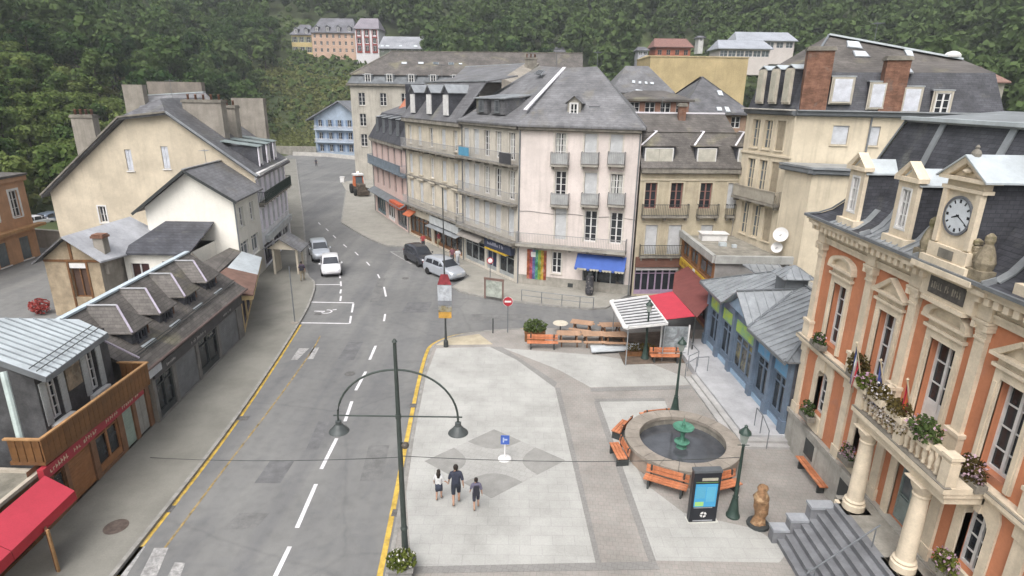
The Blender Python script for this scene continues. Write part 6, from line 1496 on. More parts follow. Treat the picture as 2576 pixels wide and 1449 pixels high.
SH.part('fascia', MB().bar(fl_ - V3(0, 0, .12), fr_ - V3(0, 0, .12), .06, .22), ZINC_D); SH.part('fascia', MB().bar(fl_ - V3(0, 0, .12), lb2 - V3(0, 0, .12), .06, .22), ZINC_D)
d0, d1 = AX(8, 935, -17.9), AX(62, 1145, -17.2); SH.part('downpipe', MB().tube([d0, d1], .11, 8), mat('pale_pipe', (.50, .58, .56), .5)); SH.part('hip_rib', MB().tube([FD.w(4.0, 5.2, .0), FD.w(4.9, 3.9, .9)], .05, 6), mat('lilac_flashing', (0, 0, 0)))
# balcony of boards
bA, bB = V3(-16.35, 18.0, 0), V3(-16.3, 24.25, 0)
b = MB(); b.prism([(-17.6, 18.0), (-16.35, 18.0), (-16.3, 24.25), (-17.7, 24.25)], 2.82, 2.95); BY = SH.part('balcony', b, WOODB)
WP = mat('balcony_board', (.20, .095, .035), .6, .2, 2.5, .1, rnd=.15)
nb = 24; pm = MB().box(0, -.022, 0, 6.25 / nb - .012, .022, .88).mesh('plank', WP)
for i in range(nb):
    y = 18.0 + 6.25 * i / nb; o = link('plank', pm); o.parent = BY; o.location = (-16.34 + .05 * i / nb, y, 2.955); o.rotation_euler = (0, 0, pi / 2)
for x0, y0 in ((-17.5, 18.02), (-17.5, 24.23)):
    for j in range(4): o = link('plank', pm); o.parent = BY; o.location = (x0 + j*.28, y0, 2.955); o.rotation_euler = (0, 0, 0)
SH.part('balcony_rail', MB().bar((-17.6, 18.0, 3.87), (-16.3, 18.0, 3.87), .12, .06).bar((-16.34, 17.95, 3.872), (-16.29, 24.3, 3.872), .12, .06).bar((-16.3, 24.25, 3.87), (-17.6, 24.25, 3.87), .12, .06), WOODL, BY)
# shop under the balcony
fA, fB = (-16.75, 17.6), (-17.2, 25.4); FZ = Facade(SH, fA, fB, .1, 2.8, mat('brown_shop_wall', (.24, .13, .075), .75, .15, 2))
WD = mat('door_wood', (.36, .17, .075), .6, .12, 2, streak=.2)
for a0, a1, fm_, gm_ in ((.5, 1.7, WOODB, GLASS_B), (3.6, 5.2, WD, GLASS_B)): FZ.win(a0, a1, .25, 2.2, 'shop', sill=False, fm=fm_, gm=gm_, d=.06, leaves=2)
FZ.win(1.9, 3.3, .12, 2.2, 'shut', sill=False, sm=WD, leaves=1); FZ.win(5.55, 6.35, .12, 2.2, 'shut', sill=False, sm=mat('pale_green_door', (.36, .44, .38), .6), leaves=1); FZ.win(6.6, 7.5, .12, 2.3, 'shut', sill=False, sm=mat('grey_door', (.36, .35, .32), .6), leaves=2)
FZ.finish()
b = MB(); FZ.box(b, .2, 6.7, 2.3, 2.75, .2, .42); sg = SH.part('shop_sign', b, REDP)
b = MB(); rnd = random.Random(2)
for i in range(40):
    x = .5 + i * .145
    if i in (7, 8, 12, 19, 20, 21, 22, 29, 30) or rnd.random() < .08: continue
    m_ = rnd.choice((.12, .16, .2)); FZ.box(b, x, x + .03, 2.44, 2.44 + m_, .422, .43); FZ.box(b, x + .03, x + .09, 2.44 + rnd.choice((0, .06, .1)), 2.47 + rnd.choice((0, .06, .1)), .422, .43)
SH.part('lettering', b, mat('cream_letters', (.62, .5, .36), .5), sg, kind='stuff')
b = MB(); FZ.box(b, 6.8, 8.6, 2.62, 3.05, .1, .35); SH.part('white_fascia', b, mat('white_fascia', (.55, .57, .60), .5))
# ------------------------------------------------------------------ flat roofed shop with the red awning
FS0 = Thing('flat_roof_shop', 'flat mossy roofed shop with brown front at the bottom left corner', 'shop', (-18, 12, .12))
zA, zB = (-16.5, 4), (-16.72, 17.55); FK = Facade(FS0, zA, zB, .1, 2.35, WOODB); FK.win(8.5, 11.2, .2, 1.9, 'shop', sill=False, fm=WOODB, gm=GLASS_B); FK.win(11.5, 13.2, .15, 1.9, 'shut', sill=False, sm=mat('dark_brown_door', (.12, .05, .03), .7), leaves=1); FK.finish()
FS0.part('roof', MB().prism([(-16.45, 4), (-16.7, 18.05), (-25, 18.3), (-25, 4)], 2.36, 2.5), mat('mossy_roof', (.24, .225, .185), .95, .2, 1.2, .3, fine=.12, blotch=((.07, .065, .05), 1.3, .6)))
FS0.part('roof_edge', MB().bar((-16.42, 4, 2.54), (-16.68, 18.05, 2.54), .16, .12).bar((-16.68, 18.05, 2.54), (-25, 18.3, 2.54), .16, .12), mat('pale_edge', (.45, .40, .33), .8))
RA = Thing('red_awning', 'bright red canvas shop awning at the bottom left corner', 'awning', (-15.8, 12, .12))
w0, w1 = V3(-16.35, 17.85, 2.52), V3(-15.95, 6, 2.52); n0, n1 = V3(-15.35, 17.75, 1.98), V3(-14.9, 6, 1.98)
for i in range(4):
    a_, b_ = i / 4, (i + 1) / 4 - .002
    RA.part('canopy_panel', MB().slab([w0.lerp(w1, a_), w0.lerp(w1, b_), n0.lerp(n1, b_), n0.lerp(n1, a_)], .02), REDA); RA.part('valance', MB().slab([n0.lerp(n1, a_), n0.lerp(n1, b_), n0.lerp(n1, b_) - V3(-.03, 0, .34), n0.lerp(n1, a_) - V3(-.03, 0, .34)], .015, (-1, 0, 0)), mat('red_canvas_dark', (.40, .03, .04), .75, .06, 1.5))
RA.part('side', MB().poly([w0, n0, n0 - V3(0, 0, .34), w0 - V3(0, 0, .8)]), mat('red_canvas_dark', (0, 0, 0)))
PB = Thing('brown_panel', 'tall brown wooden panel standing under the red awning', 'panel', (-15.6, 16.6, .12)); PB.part('board', MB().hexa([(-16.0, 17.0, .12), (-15.05, 16.0, .12), (-15.1, 15.95, .12), (-16.05, 16.95, .12)], [(-16.0, 17.0, 1.75), (-15.05, 16.0, 1.75), (-15.1, 15.95, 1.75), (-16.05, 16.95, 1.75)]), mat('dark_brown_door', (0, 0, 0))); PB.part('edge', MB().bar((-15.02, 15.97, .12), (-15.02, 15.97, 1.8), .07), WOODL)

aerial(YH, rF + V3(0, 2, 0)); aerial(WG, pk0.lerp(pk1, .6), 1.2); aerial(TC, r1.lerp(r2, .35), 1.4); aerial(BE, FX.w(2.5, 14.2, -4.2), 1.3)
# ------------------------------------------------------------------ buildings on the far slope
def far_block(name, label, u0, u1, ve, vb, vr, y, wm, rm, depth=12, cols=5, rows=2, ww=1.1, wh=1.6, hip=2.0, y1=None, fm=WHITE, gm=GLASS, ov=.5, drop=4, dormers=0, shut=None, cat='building', skip_win=False):
    y1 = y1 or y
    A, B = AY(u0, ve, y), AY(u1, ve, y1); ze = (A.z + B.z) / 2; zb = (AY(u0, vb, y).z + AY(u1, vb, y1).z) / 2; zr = AY((u0 + u1) / 2, vr, (y + y1) / 2 + depth / 2).z
    T = Thing(name, label, cat, ((A.x + B.x) / 2, (y + y1) / 2, zb))
    Fc = Facade(T, (A.x, A.y), (B.x, B.y), zb - drop, ze, wm, rev=.15)
    if not skip_win:
        for r in range(rows):
            zc = zb + (ze - zb) * (r + .5) / rows
            for c in range(cols):
                a = Fc.len * (c + .5) / cols
                Fc.win(a - ww/2, a + ww/2, zc - wh/2, zc + wh/2, 'winsh' if shut else 'win', sill=False, rows=2, fm=fm, gm=gm, **({'sm': shut} if shut else {}))
    Fc.finish(); n = -Fc.n
    p = [Fc.A, Fc.B, Fc.B + n * depth, Fc.A + n * depth]
    shell(T, [tuple(q) for q in p], zb - drop, ze, wm, skip=(0,))
    e = [Fc.w(-ov, ze, ov), Fc.w(Fc.len + ov, ze, ov), Fc.w(Fc.len + ov, ze, -depth - ov), Fc.w(-ov, ze, -depth - ov)]
    r0, r1 = Fc.w(hip, zr, -depth / 2), Fc.w(Fc.len - hip, zr, -depth / 2)
    rf = roof(T, [[e[0], e[1], r1, r0], [e[2], e[3], r0, r1], [e[3], e[0], r0], [e[1], e[2], r1]], rm, .2)
    for k in range(dormers):
        a = Fc.len * (k + .5) / dormers; dormer(T, Fc, a, 1.5, ze + .1, ze + 2.2, -.2, 3, rm, ZINC, 'gable', .6, win=(.8, 1.2, {'rows': 2}), eave=.15)
    return T, Fc, (e, r0, r1), ze, zb, zr
HR = mat('hotel_roof', (.17, .17, .19), .7, .2, .3)
far_block('yellow_hotel_wing', 'pale yellow hotel wing with green shutters high on the slope', 732, 783, 87, 137, 62, 252, mat('far_yellow', (.60, .48, .24), .9, .1, .3), HR, 12, 3, 2, 1.2, 2.0, 2, shut=mat('green_grey_shutter', (.2, .23, .2), .8), dormers=2)
far_block('salmon_hotel', 'long salmon pink hotel with dark roof and dormers on the hillside', 783, 892, 82, 135, 46, 250, mat('far_salmon', (.56, .39, .30), .9, .1, .3), HR, 14, 7, 3, .9, 1.4, 2, dormers=4)
T, Fc, *_ = far_block('white_hotel_tower', 'white hotel tower with three vertical red window strips on the hillside', 892, 951, 72, 133, 46, 246, mat('far_white', (.66, .64, .66), .9, .05, .3), mat('hotel_roof_pale', (.24, .22, .25), .8, .1, .3), 12, 3, 3, 1.3, 1.9, 1)
for c in range(3):
    b = MB(); a = Fc.len * (c + .5) / 3; Fc.box(b, a - 1.0, a - .72, Fc.z0 + 4, Fc.z1 - .3, .02, .2); Fc.box(b, a + .72, a + 1.0, Fc.z0 + 4, Fc.z1 - .3, .02, .2)
    for k in range(4): Fc.box(b, a - .717, a + .717, Fc.z0 + 4.0 + (Fc.z1 - Fc.z0 - 4.5) * k / 3, Fc.z0 + 4.6 + (Fc.z1 - Fc.z0 - 4.8) * k / 3, .02, .18)
    T.part('red_strip', b, mat('far_red', (.30, .06, .05), .8))
T, Fc, (e, r0, r1), *_ = far_block('long_grey_roof_house', 'long low house with grey roof and skylights right of the white hotel', 954, 1066, 122, 134, 92, 235, mat('far_grey_wall', (.16, .18, .15), .9), mat('far_grey_roof', (.30, .31, .34), .7, .15, .3), 12, 6, 1, 1.0, .9, .5)
for px in ([(958, 118), (966, 118), (966, 114), (958, 114)], [(970, 118), (980, 118), (980, 114), (970, 114)], [(1004, 118), (1012, 118), (1012, 114), (1004, 114)], [(1040, 119), (1052, 119), (1050, 114), (1040, 114)]): sky_on(T, (e[0], e[1], r1), px)
far_block('ochre_hall', 'large ochre walled hall with flat top below the school', 1637, 1884, 142, 236, 141, 128, mat('ochre_render', (.50, .395, .22), .9, .1, .3, streak=.25), mat('ochre_cap', (.42, .34, .20), .9), 14, 0, 0, skip_win=True, hip=.5, ov=.1)
T = far_block('grey_slate_cottage', 'grey slate roofed house with a row of small white skylights', 1545, 1690, 232, 262, 166, 92, mat('cottage_wall', (.40, .36, .28), .9), SLATE_L, 12, 3, 1, 1, 1, 2.5, ov=.4)
for px in ([(1590, 210), (1598, 211), (1598, 204), (1590, 203)], [(1606, 212), (1613, 212), (1613, 206), (1606, 206)], [(1622, 212), (1629, 213), (1628, 207), (1621, 206)], [(1636, 213), (1645, 214), (1645, 208), (1635, 208)], [(1598, 231), (1622, 234), (1616, 228), (1597, 226)]): sky_on(T[0], (T[2][0][0], T[2][0][1], T[2][2]), px)
T = far_block('dark_hip_roof_house', 'dark slate hip roofed house with paired skylights beside the cream building', 1722, 1880, 284, 330, 193, 66, mat('brown_house_wall', (.36, .25, .18), .9), SLATE, 13, 3, 1, 1, 1.2, 3.5, ov=.5)
for px in ([(1807, 242), (1820, 243), (1815, 230), (1802, 229)], [(1804, 281), (1817, 281), (1814, 271), (1801, 271)], [(1826, 283), (1838, 284), (1832, 271), (1821, 270)]): sky_on(T[0], (T[2][0][0], T[2][0][1], T[2][2]), px)
far_block('red_brick_house', 'low rust red house with slate roof behind the beige mansard', 1578, 1735, 250, 292, 228, 60, mat('rust_wall', (.34, .19, .14), .9, .2, 1), SLATE_BR, 8, 4, 1, 1.0, 1.0, 1.5, ov=.4)
far_block('red_chalet', 'rust red chalet on the meadow above the ochre hall', 1650, 1738, 118, 146, 97, 205, mat('chalet_red', (.42, .14, .08), .9, .15, .5), mat('chalet_roof', (.24, .13, .11), .8), 10, 4, 1, 1.3, 1.6, .4, fm=mat('chalet_trim', (.45, .32, .25), .8), ov=.8)
far_block('white_cabin', 'small grey and white cabin left of the red chalet', 1606, 1630, 126, 142, 118, 200, mat('cabin_wall', (.42, .42, .46), .9), HR, 6, 2, 1, 1, 1, .3)
for i, (u0, u1, ve, vb, vr, y, lab) in enumerate(((1812, 1938, 122, 148, 101, 170, 'lower white school wing with pale grey roof and ribbon windows'), (1856, 2000, 102, 124, 81, 186, 'upper white school wing with pale grey roof on the slope'))):
    far_block('school_wing', lab, u0, u1, ve, vb, vr, y, mat('school_wall', (.58, .53, .50), .9, .05, .4), mat('school_roof', (.34, .36, .40), .7, .1, .3), 9, 6, 1, 2.0, 1.6, .5, gm=GLASS_L, ov=.7)
far_block('grey_hillside_cottage', 'tiny pale house among the trees above the corner roof', 1396, 1420, 130, 142, 118, 230, mat('cabin_wall2', (.44, .44, .48), .9), HR, 6, 1, 1, 1, 1, .3)
far_block('white_shed', 'tiny white shed standing on the meadow', 1758, 1771, 94, 104, 90, 225, mat('cabin_wall3', (.6, .6, .58), .9), HR, 4, 1, 1, .8, 1, .2)
for i, (u0, u1, ve, vb, vr, y, lab) in enumerate(((2440, 2530, 205, 330, 168, 95, 'pale house with red roof half hidden behind the cream building'), (2452, 2500, 330, 420, 300, 70, 'grey house end at the right edge behind the mansard'))):
    far_block('edge_house', lab, u0, u1, ve, vb, vr, y, mat('edge_wall%d' % i, ((.36, .34, .29), (.42, .40, .36))[i], .9, .15, .6), (mat('red_roof', (.26, .16, .13), .8), SLATE_L)[i], 9, 2, 2, 1, 1.4, 1)
# pale blue house at the end of the road
BL = Thing('blue_house', 'pale blue timber house with grey roof at the end of the road', 'building', (-46, 162, 0))
bA, bB = AY(792, 330, 158), AY(900, 330, 156)
PB_ = mat('pale_blue_boards', (.40, .48, .585), .85, .12, .5, streak=.15)
FBl = Facade(BL, (bA.x, bA.y), (bB.x, bB.y), 0, 9.4, PB_)
for r_, z in enumerate((.4, 3.4, 6.5)):
    for c in range(4): FBl.win(FBl.len*(c + .6)/4.4 - .5, FBl.len*(c + .6)/4.4 + .5, z + .4, z + 2.2, 'winsh', sm=mat('deep_blue_shutter', (.2, .28, .42), .8), rows=2)
FBl.finish(); shell(BL, [(bA.x, bA.y), (bB.x, bB.y), (bB.x, 168), (bA.x, 168)], 0, 9.4, PB_, skip=(0,))
for z in (3.2, 6.3): FBl.balcony(.2, FBl.len - .2, z, 1.0, .9, m=PB_, rm=WHITE, cons=False)
m_ = FBl.len * .62
roof(BL, [[FBl.w(-1.6, 8.6, 1.4), FBl.w(m_, 13.4, 1.0), FBl.w(m_, 13.4, -12), FBl.w(-1.6, 8.6, -12)], [FBl.w(m_, 13.4, 1.0), FBl.w(FBl.len + 1, 9.6, 1.4), FBl.w(FBl.len + 1, 9.6, -12), FBl.w(m_, 13.4, -12)]], mat('blue_house_roof', (.22, .23, .25), .8, .15, .4), .25); BL.part('gable', MB().poly([FBl.w(0, 9.4, .01), FBl.w(FBl.len, 9.4, .01), FBl.w(m_, 13, .01)]), PB_)
RP = Thing('white_road_parapet', 'low white parapet across the end of the road before the blue house', 'wall', tuple(G(820, 395)))
for (a0, b0) in (((738, 391), (820, 394)), ((820, 394), (897, 402))): RP.part('wall', MB().bar(G(*a0) + V3(0, 0, .45), G(*b0) + V3(0, 0, .45), .35, .9), mat('parapet_white', (.52, .50, .47), .85, .1, 1))
WL = Thing('grey_garden_wall', 'grey stone retaining wall left of the pale blue house', 'wall', (-60, 155, 0)); WL.part('masonry', MB().hexa([(-66, 152, -.2), (-51, 157, -.2), (-51.2, 157.6, -.2), (-66.2, 152.6, -.2)], [(-66, 152, 2.4), (-51, 157, 2.0), (-51.2, 157.6, 2.0), (-66.2, 152.6, 2.4)]), GREYST)
CWL = Thing('car_park_wall', 'low concrete wall below the two cars behind the houses', 'wall', (-50, 60, 0)); p, q = G(95, 650), G(165, 600); CWL.part('masonry', MB().bar((-55.5, 60.5, .9), (-43.2, 58.0, .9), .3, 1.8), CONC); CWL.part('coping', MB().bar((-55.5, 60.5, 1.85), (-43.2, 58.0, 1.85), .4, .1), GREYST)
# ------------------------------------------------------------------ trees
LEAFS = [mat_leaf('leaf_wood_dark', (.026, .056, .021), (.1, .152, .054)), mat_leaf('leaf_wood_mid', (.038, .076, .025), (.13, .185, .062)), mat_leaf('leaf_wood_light', (.075, .12, .034), (.19, .235, .08))]
BARK = mat('bark', (.09, .075, .06), .9, .2, 4, .3)
def crown_mesh(name, seed, rx, rz, n, leaf, m, lobes=9, conic=False):
    rnd = random.Random(seed); mb = MB(); L_ = []
    for _ in range(lobes):
        a = rnd.uniform(0, 2*pi); t = rnd.uniform(-.75, .9); k = math.sqrt(max(0, 1 - t*t)) * (1 if not conic else (1 - t) / 2 * 1.2)
        L_.append((Vector((cos(a)*rx*k*rnd.uniform(.35, .75), sin(a)*rx*k*rnd.uniform(.35, .75), rz*(1 + t*.72))), rx*rnd.uniform(.32, .55) * (1 if not conic else (1.15 - t) / 1.7)))
    for i in range(n):
        c, r = L_[i % lobes]
        p = Vector((rnd.gauss(0, 1), rnd.gauss(0, 1), rnd.gauss(0, 1))).normalized() * (rnd.random() ** .35)
        q = c + Vector((p.x*r, p.y*r, p.z*r*.8)); up = (p + Vector((rnd.gauss(0, .5), rnd.gauss(0, .5), rnd.gauss(0, .5) + .4))).normalized()
        a = up.cross(Vector((rnd.gauss(0, 1), rnd.gauss(0, 1), rnd.gauss(0, 1)))).normalized(); b = up.cross(a); s = leaf*rnd.uniform(.6, 1.35)
        mb.add([q + a*s, q + b*s*.75, q - a*s*.9, q - b*s*.75], [(0, 1, 2, 3)])
    me = bpy.data.meshes.new(name); me.from_pydata(mb.v, [], mb.f); me.materials.append(m); return me
def trunk_mesh(name, seed, h, r):
    rnd = random.Random(seed); mb = MB(); mb.tube([(0, 0, -1.2), (0, 0, .3), (rnd.uniform(-.15, .15), rnd.uniform(-.15, .15), h*.5), (rnd.uniform(-.3, .3), rnd.uniform(-.3, .3), h)], [r*1.3, r, r*.75, r*.3], 7)
    for i in range(5):
        a = 2*pi*i/5 + rnd.uniform(-.4, .4); z = h*rnd.uniform(.35, .7); L_ = h*.35; mb.tube([(0, 0, z), (cos(a)*L_*.5, sin(a)*L_*.5, z + L_*.5), (cos(a)*L_, sin(a)*L_, z + L_*.75)], [r*.45, r*.3, r*.12], 5)
    me = bpy.data.meshes.new(name); me.from_pydata(mb.v, [], mb.f); me.materials.append(BARK); return me
KINDS_ = []
for i in range(9):
    conic = i in (2, 7); lm = LEAFS[(0, 1, 0, 1, 2, 0, 1, 0, 2)[i]]
    h = (10, 9, 13, 11, 7.5, 12, 8, 14, 6)[i]; rx = h * (.42 if not conic else .26)
    KINDS_.append((crown_mesh('crown', 100 + i, rx, h * .52, 1100 if i not in (4, 8) else 1300, .5 if h > 8 else .36, lm, 11 if not conic else 13, conic), trunk_mesh('trunk', 200 + i, h * .75, h * .022), h, h * .22 if not conic else h * .02))
def tree(k, x, y, s, label, group=None, name='tree', zb=None):
    cm, tm, h, off = KINDS_[k]; z = terrain(x, y) if zb is None else zb
    e = link(name, None); e.location = (x, y, z); e.rotation_euler = (0, 0, random.uniform(0, 6.28)); e.scale = (s, s, s * random.uniform(.9, 1.15)); tag(e, label, 'tree', group)
    c = link('crown', cm); c.parent = e; c.location = (0, 0, off - h * .1); t = link('trunk', tm); t.parent = e
    return e
# individually placed trees nearest the town
rnd = random.Random(55)
near = []
GL = 'trees of the near hillside wood'
def inview(x, y, z):
    q = CROT.transposed() @ Vector((x, y, z - CAMZ)); 
    if q.z > -1: return None
    return PW/2 + FPX*q.x/-q.z, PH/2 - FPX*q.y/-q.z
KEEP = [(-56, 45, -40, 64)]
clear = [((-62, 180), 60, 26), ((-44, 130), 14, 26)]
def blocked(x, y):
    if -58 < x < 26 and y < 118: return True            # streets and houses
    if -56 < x < -28 and y < 172: return True            # road end and blue house
    if 20 <= x < 70 and y < 80: return True
    w = terrain(x, y)
    for u0, u1, y0, y1 in ((690, 960, 236, 285), (948, 1072, 215, 262), (1590, 1790, 180, 250), (1800, 2010, 158, 215), (1385, 1430, 215, 250), (1630, 1890, 112, 160), (1540, 1700, 84, 120), (2430, 2540, 85, 120)):
        p = inview(x, y, w + 3)
        if p and u0 - 6 < p[0] < u1 + 6 and y0 - 3 < y < y1: return True
    # keep sight lines to the hillside buildings free
    p = inview(x, y, w + 13)
    if p:
        for u0, u1, vt, vb, yb in ((700, 955, 40, 138, 245), (950, 1070, 88, 132, 215), (1600, 1775, 88, 150, 195), (1805, 2005, 78, 150, 165), (1390, 1425, 115, 142, 215), (1635, 1885, 130, 230, 120), (1545, 1690, 160, 262, 90), (775, 905, 245, 390, 155), (655, 905, 175, 392, 226)):
            if y < yb and u0 - 14 < p[0] < u1 + 14 and p[1] < vb - 4: return True
    return False
made = 0; pts = []
def free(x, y, d):
    for q in pts:
        if abs(q[0] - x) < d and abs(q[1] - y) < d and hypot(q[0] - x, q[1] - y) < d: return False
    pts.append((x, y)); return True
# fresh green shrubs behind the yellow house and along the car park
for i in range(2600):
    x = rnd.uniform(-118, -50); y = rnd.uniform(60, 122)
    if terrain(x, y) > 17 or (x > -58 and y < 74) or (x > -62 and y > 84): continue
    p = inview(x, y, terrain(x, y) + 2)
    if not p or not (-120 < p[0] < 860): continue
    if not free(x, y, 3.1): continue
    tree((4, 8, 8, 4, 6)[made % 5], x, y, rnd.uniform(.6, 1.0), 'fresh green young tree on the bank behind the yellow gable house', 'young trees behind the yellow house', 'young_tree'); made += 1
    if made > 120: break
n2 = 0
for i in range(4000):
    x = rnd.uniform(-190, 20); y = rnd.uniform(95, 262)
    z = terrain(x, y)
    if z < 5 or blocked(x, y) or (x < -50 and y < 122 and z < 18): continue
    p = inview(x, y, z + 6)
    if not p or not (-60 < p[0] < 2640) or p[1] < -60: continue
    if not free(x, y, 6.2): continue
    tree(rnd.choice((0, 1, 3, 5, 5, 0, 2, 6)), x, y, rnd.uniform(.75, 1.2), 'dark leafy tree in the wood on the near hillside', GL); n2 += 1
    if n2 > 185: break
# the rest of the wood: one mass
import numpy as np
protos = []
for k in (0, 1, 2, 3, 5, 7):
    cm, tm, h, off = KINDS_[k]
    v = np.empty(len(cm.vertices)*3, np.float32); cm.vertices.foreach_get('co', v); v = v.reshape(-1, 4, 3)
    keep = np.random.RandomState(k).permutation(len(v))[:420]; vv = v[keep].copy(); c = vv.mean(1, keepdims=True); vv = c + (vv - c)*1.5; vv[:, :, 2] += off - h*.1; protos.append(vv)
chunks = []; n3 = 0
rs = np.random.RandomState(5)
for i in range(24000):
    x = rnd.uniform(-330, 330); y = rnd.uniform(85, 520); z = terrain(x, y)
    if z < 4 or blocked(x, y) or (x < -50 and y < 122 and z < 18): continue
    p = inview(x, y, z + 8)
    if not p or not (-80 < p[0] < 2660) or p[1] < -90: continue
    # meadow gaps
    if mnoise.noise(Vector((x*.012, y*.012, 9.1))) > .5 and rnd.random() < .5: continue
    if not free(x, y, 4.9 if y < 300 else 6.4): continue
    a = rnd.uniform(0, 6.28); s = rnd.uniform(.8, 1.35); P = protos[rnd.randrange(len(protos))]; ca, sa = cos(a)*s, sin(a)*s
    Q = np.empty_like(P); Q[..., 0] = P[..., 0]*ca - P[..., 1]*sa + x; Q[..., 1] = P[..., 0]*sa + P[..., 1]*ca + y; Q[..., 2] = P[..., 2]*s*rnd.uniform(.9, 1.2) + z; chunks.append(Q); n3 += 1
    if n3 > 1700: break
allv = np.concatenate(chunks).reshape(-1, 3); nq = len(allv)//4
me = bpy.data.meshes.new('forest'); me.vertices.add(len(allv)); me.vertices.foreach_set('co', allv.ravel()); me.loops.add(nq*4); me.loops.foreach_set('vertex_index', np.arange(nq*4, dtype=np.int32)); me.polygons.add(nq); me.polygons.foreach_set('loop_start', np.arange(0, nq*4, 4, dtype=np.int32)); me.polygons.foreach_set('loop_total', np.full(nq, 4, np.int32)); me.update(); me.validate()
FORM = mat_leaf('leaf_forest', (.028, .058, .025), (.108, .155, .058)); nn = FORM.node_tree.nodes
for n_ in nn:
    if n_.type == 'TEX_NOISE': n_.inputs['Scale'].default_value = .09
me.materials.append(FORM); fo = link('forest', me); tag(fo, 'dense dark deciduous forest covering the mountainside', 'forest', kind='stuff')
print('trees', made, n2, n3)
# low scrub where the tall wood opens: one mass
sm_ = MB(); rnd = random.Random(78); ns_ = 0
for i in range(16000):
    x = rnd.uniform(-170, 300); y = rnd.uniform(84, 420); z = terrain(x, y)
    if z < 3 or (-56 < x < -20 and y < 215): continue
    p = inview(x, y, z + 1)
    if not p or not (-30 < p[0] < 2600) or p[1] < -40: continue
    if not blocked(x, y): continue
    if 1640 < p[0] < 1800 and 84 < p[1] < 130: continue
    r = rnd.uniform(1.0, 2.2); ns_ += 1
    for k in range(9):
        d = Vector((rnd.gauss(0, 1), rnd.gauss(0, 1), abs(rnd.gauss(0, .8)))).normalized() * r; q = Vector((x, y, z)) + d; a = d.cross(Vector((rnd.gauss(0, 1), rnd.gauss(0, 1), rnd.gauss(0, 1)))).normalized(); b = d.normalized().cross(a); s = rnd.uniform(.45, .95)
        sm_.add([q + a*s, q + b*s, q - a*s, q - b*s], [(0, 1, 2, 3)])
    if ns_ > 3200: break
me = bpy.data.meshes.new('scrub'); me.from_pydata(sm_.v, [], sm_.f); me.materials.append(mat_leaf('leaf_scrub', (.036, .068, .026), (.12, .16, .058))); tag(link('scrub', me), 'low dark scrub on the hillside below the hotels', 'scrub', kind='stuff')
# undergrowth on the near slopes: one mass
um = MB(); rnd = random.Random(77)
for i in range(12000):
    x = rnd.uniform(-150, 10); y = rnd.uniform(64, 240); z = terrain(x, y)
    if z < .25 or blocked(x, y) and not (-100 < x < -28 and 110 < y < 240): continue
    p = inview(x, y, z)
    if not p or not (-30 < p[0] < 1100): continue
    r = rnd.uniform(.5, 1.4)
    for k in range(5):
        q = Vector((x + rnd.uniform(-r, r), y + rnd.uniform(-r, r), z + rnd.uniform(0, r*.8))); a = Vector((rnd.gauss(0, 1), rnd.gauss(0, 1), rnd.gauss(0, .5))).normalized(); b = a.cross(Vector((rnd.gauss(0, 1), rnd.gauss(0, 1), rnd.gauss(0, 1)))).normalized(); s = rnd.uniform(.25, .6)
        um.add([q + a*s, q + b*s, q - a*s, q - b*s], [(0, 1, 2, 3)])
for i in range(9000):      # the open bracken slope beside the end of the road
    x = rnd.uniform(-92, -36); y = rnd.uniform(104, 232); z = terrain(x, y); p = inview(x, y, z)
    if not p or not (645 < p[0] < 915) or p[1] > 392 or (x > -62 and y < 163 and x > -66 + (163 - y) * .45): continue
    for k in range(4):
        q = Vector((x + rnd.uniform(-.8, .8), y + rnd.uniform(-.8, .8), z + rnd.uniform(0, .5))); a = Vector((rnd.gauss(0, 1), rnd.gauss(0, 1), rnd.gauss(0, .4))).normalized(); b = a.cross(Vector((rnd.gauss(0, 1), rnd.gauss(0, 1), rnd.gauss(0, 1)))).normalized(); s = rnd.uniform(.25, .6)
        um.add([q + a*s, q + b*s, q - a*s, q - b*s], [(0, 1, 2, 3)])
me = bpy.data.meshes.new('undergrowth'); me.from_pydata(um.v, [], um.f); me.materials.append(mat_leaf('leaf_under', (.09, .12, .04), (.23, .24, .095))); tag(link('undergrowth', me), 'rough grass and bracken on the slopes', 'undergrowth', kind='stuff')
# ------------------------------------------------------------------ street lamps
IRON = mat('lamp_iron', (.055, .068, .062), .5, .12, 3)
LP = G(1020, 1396, .12); yL = LP.y
def LZ(v, u=1000): return AY(u, v, yL).z
DL = Thing('double_arm_lamp', 'tall dark green lamp post with two arched arms and bell shades over the road', 'street lamp', tuple(LP))
ztop = AY(990, 855, yL).z; xb = AY(995, 1047, yL); xl, xr = AY(850, 1047, yL), AY(1152, 1050, yL); za = AY(992, 930, yL).z
px_ = LP.x; pz = lambda z: (px_, yL, z)
DL.part('post', MB().tube([pz(.12), pz(.5), pz(1.2), pz(xb.z), pz(ztop - .1)], [.13, .12, .1, .075, .055], 12).lathe([(.05, 0), (.09, .04), (.05, .1), (.03, .14)], 10, pz(ztop - .1)).lathe([(.12, 0), (.13, .06), (.1, .14), (.07, .2)], 12, pz(1.2)).lathe([(.1, 0), (.1, .12)], 10, pz(xb.z - .06)), IRON, smooth=40)
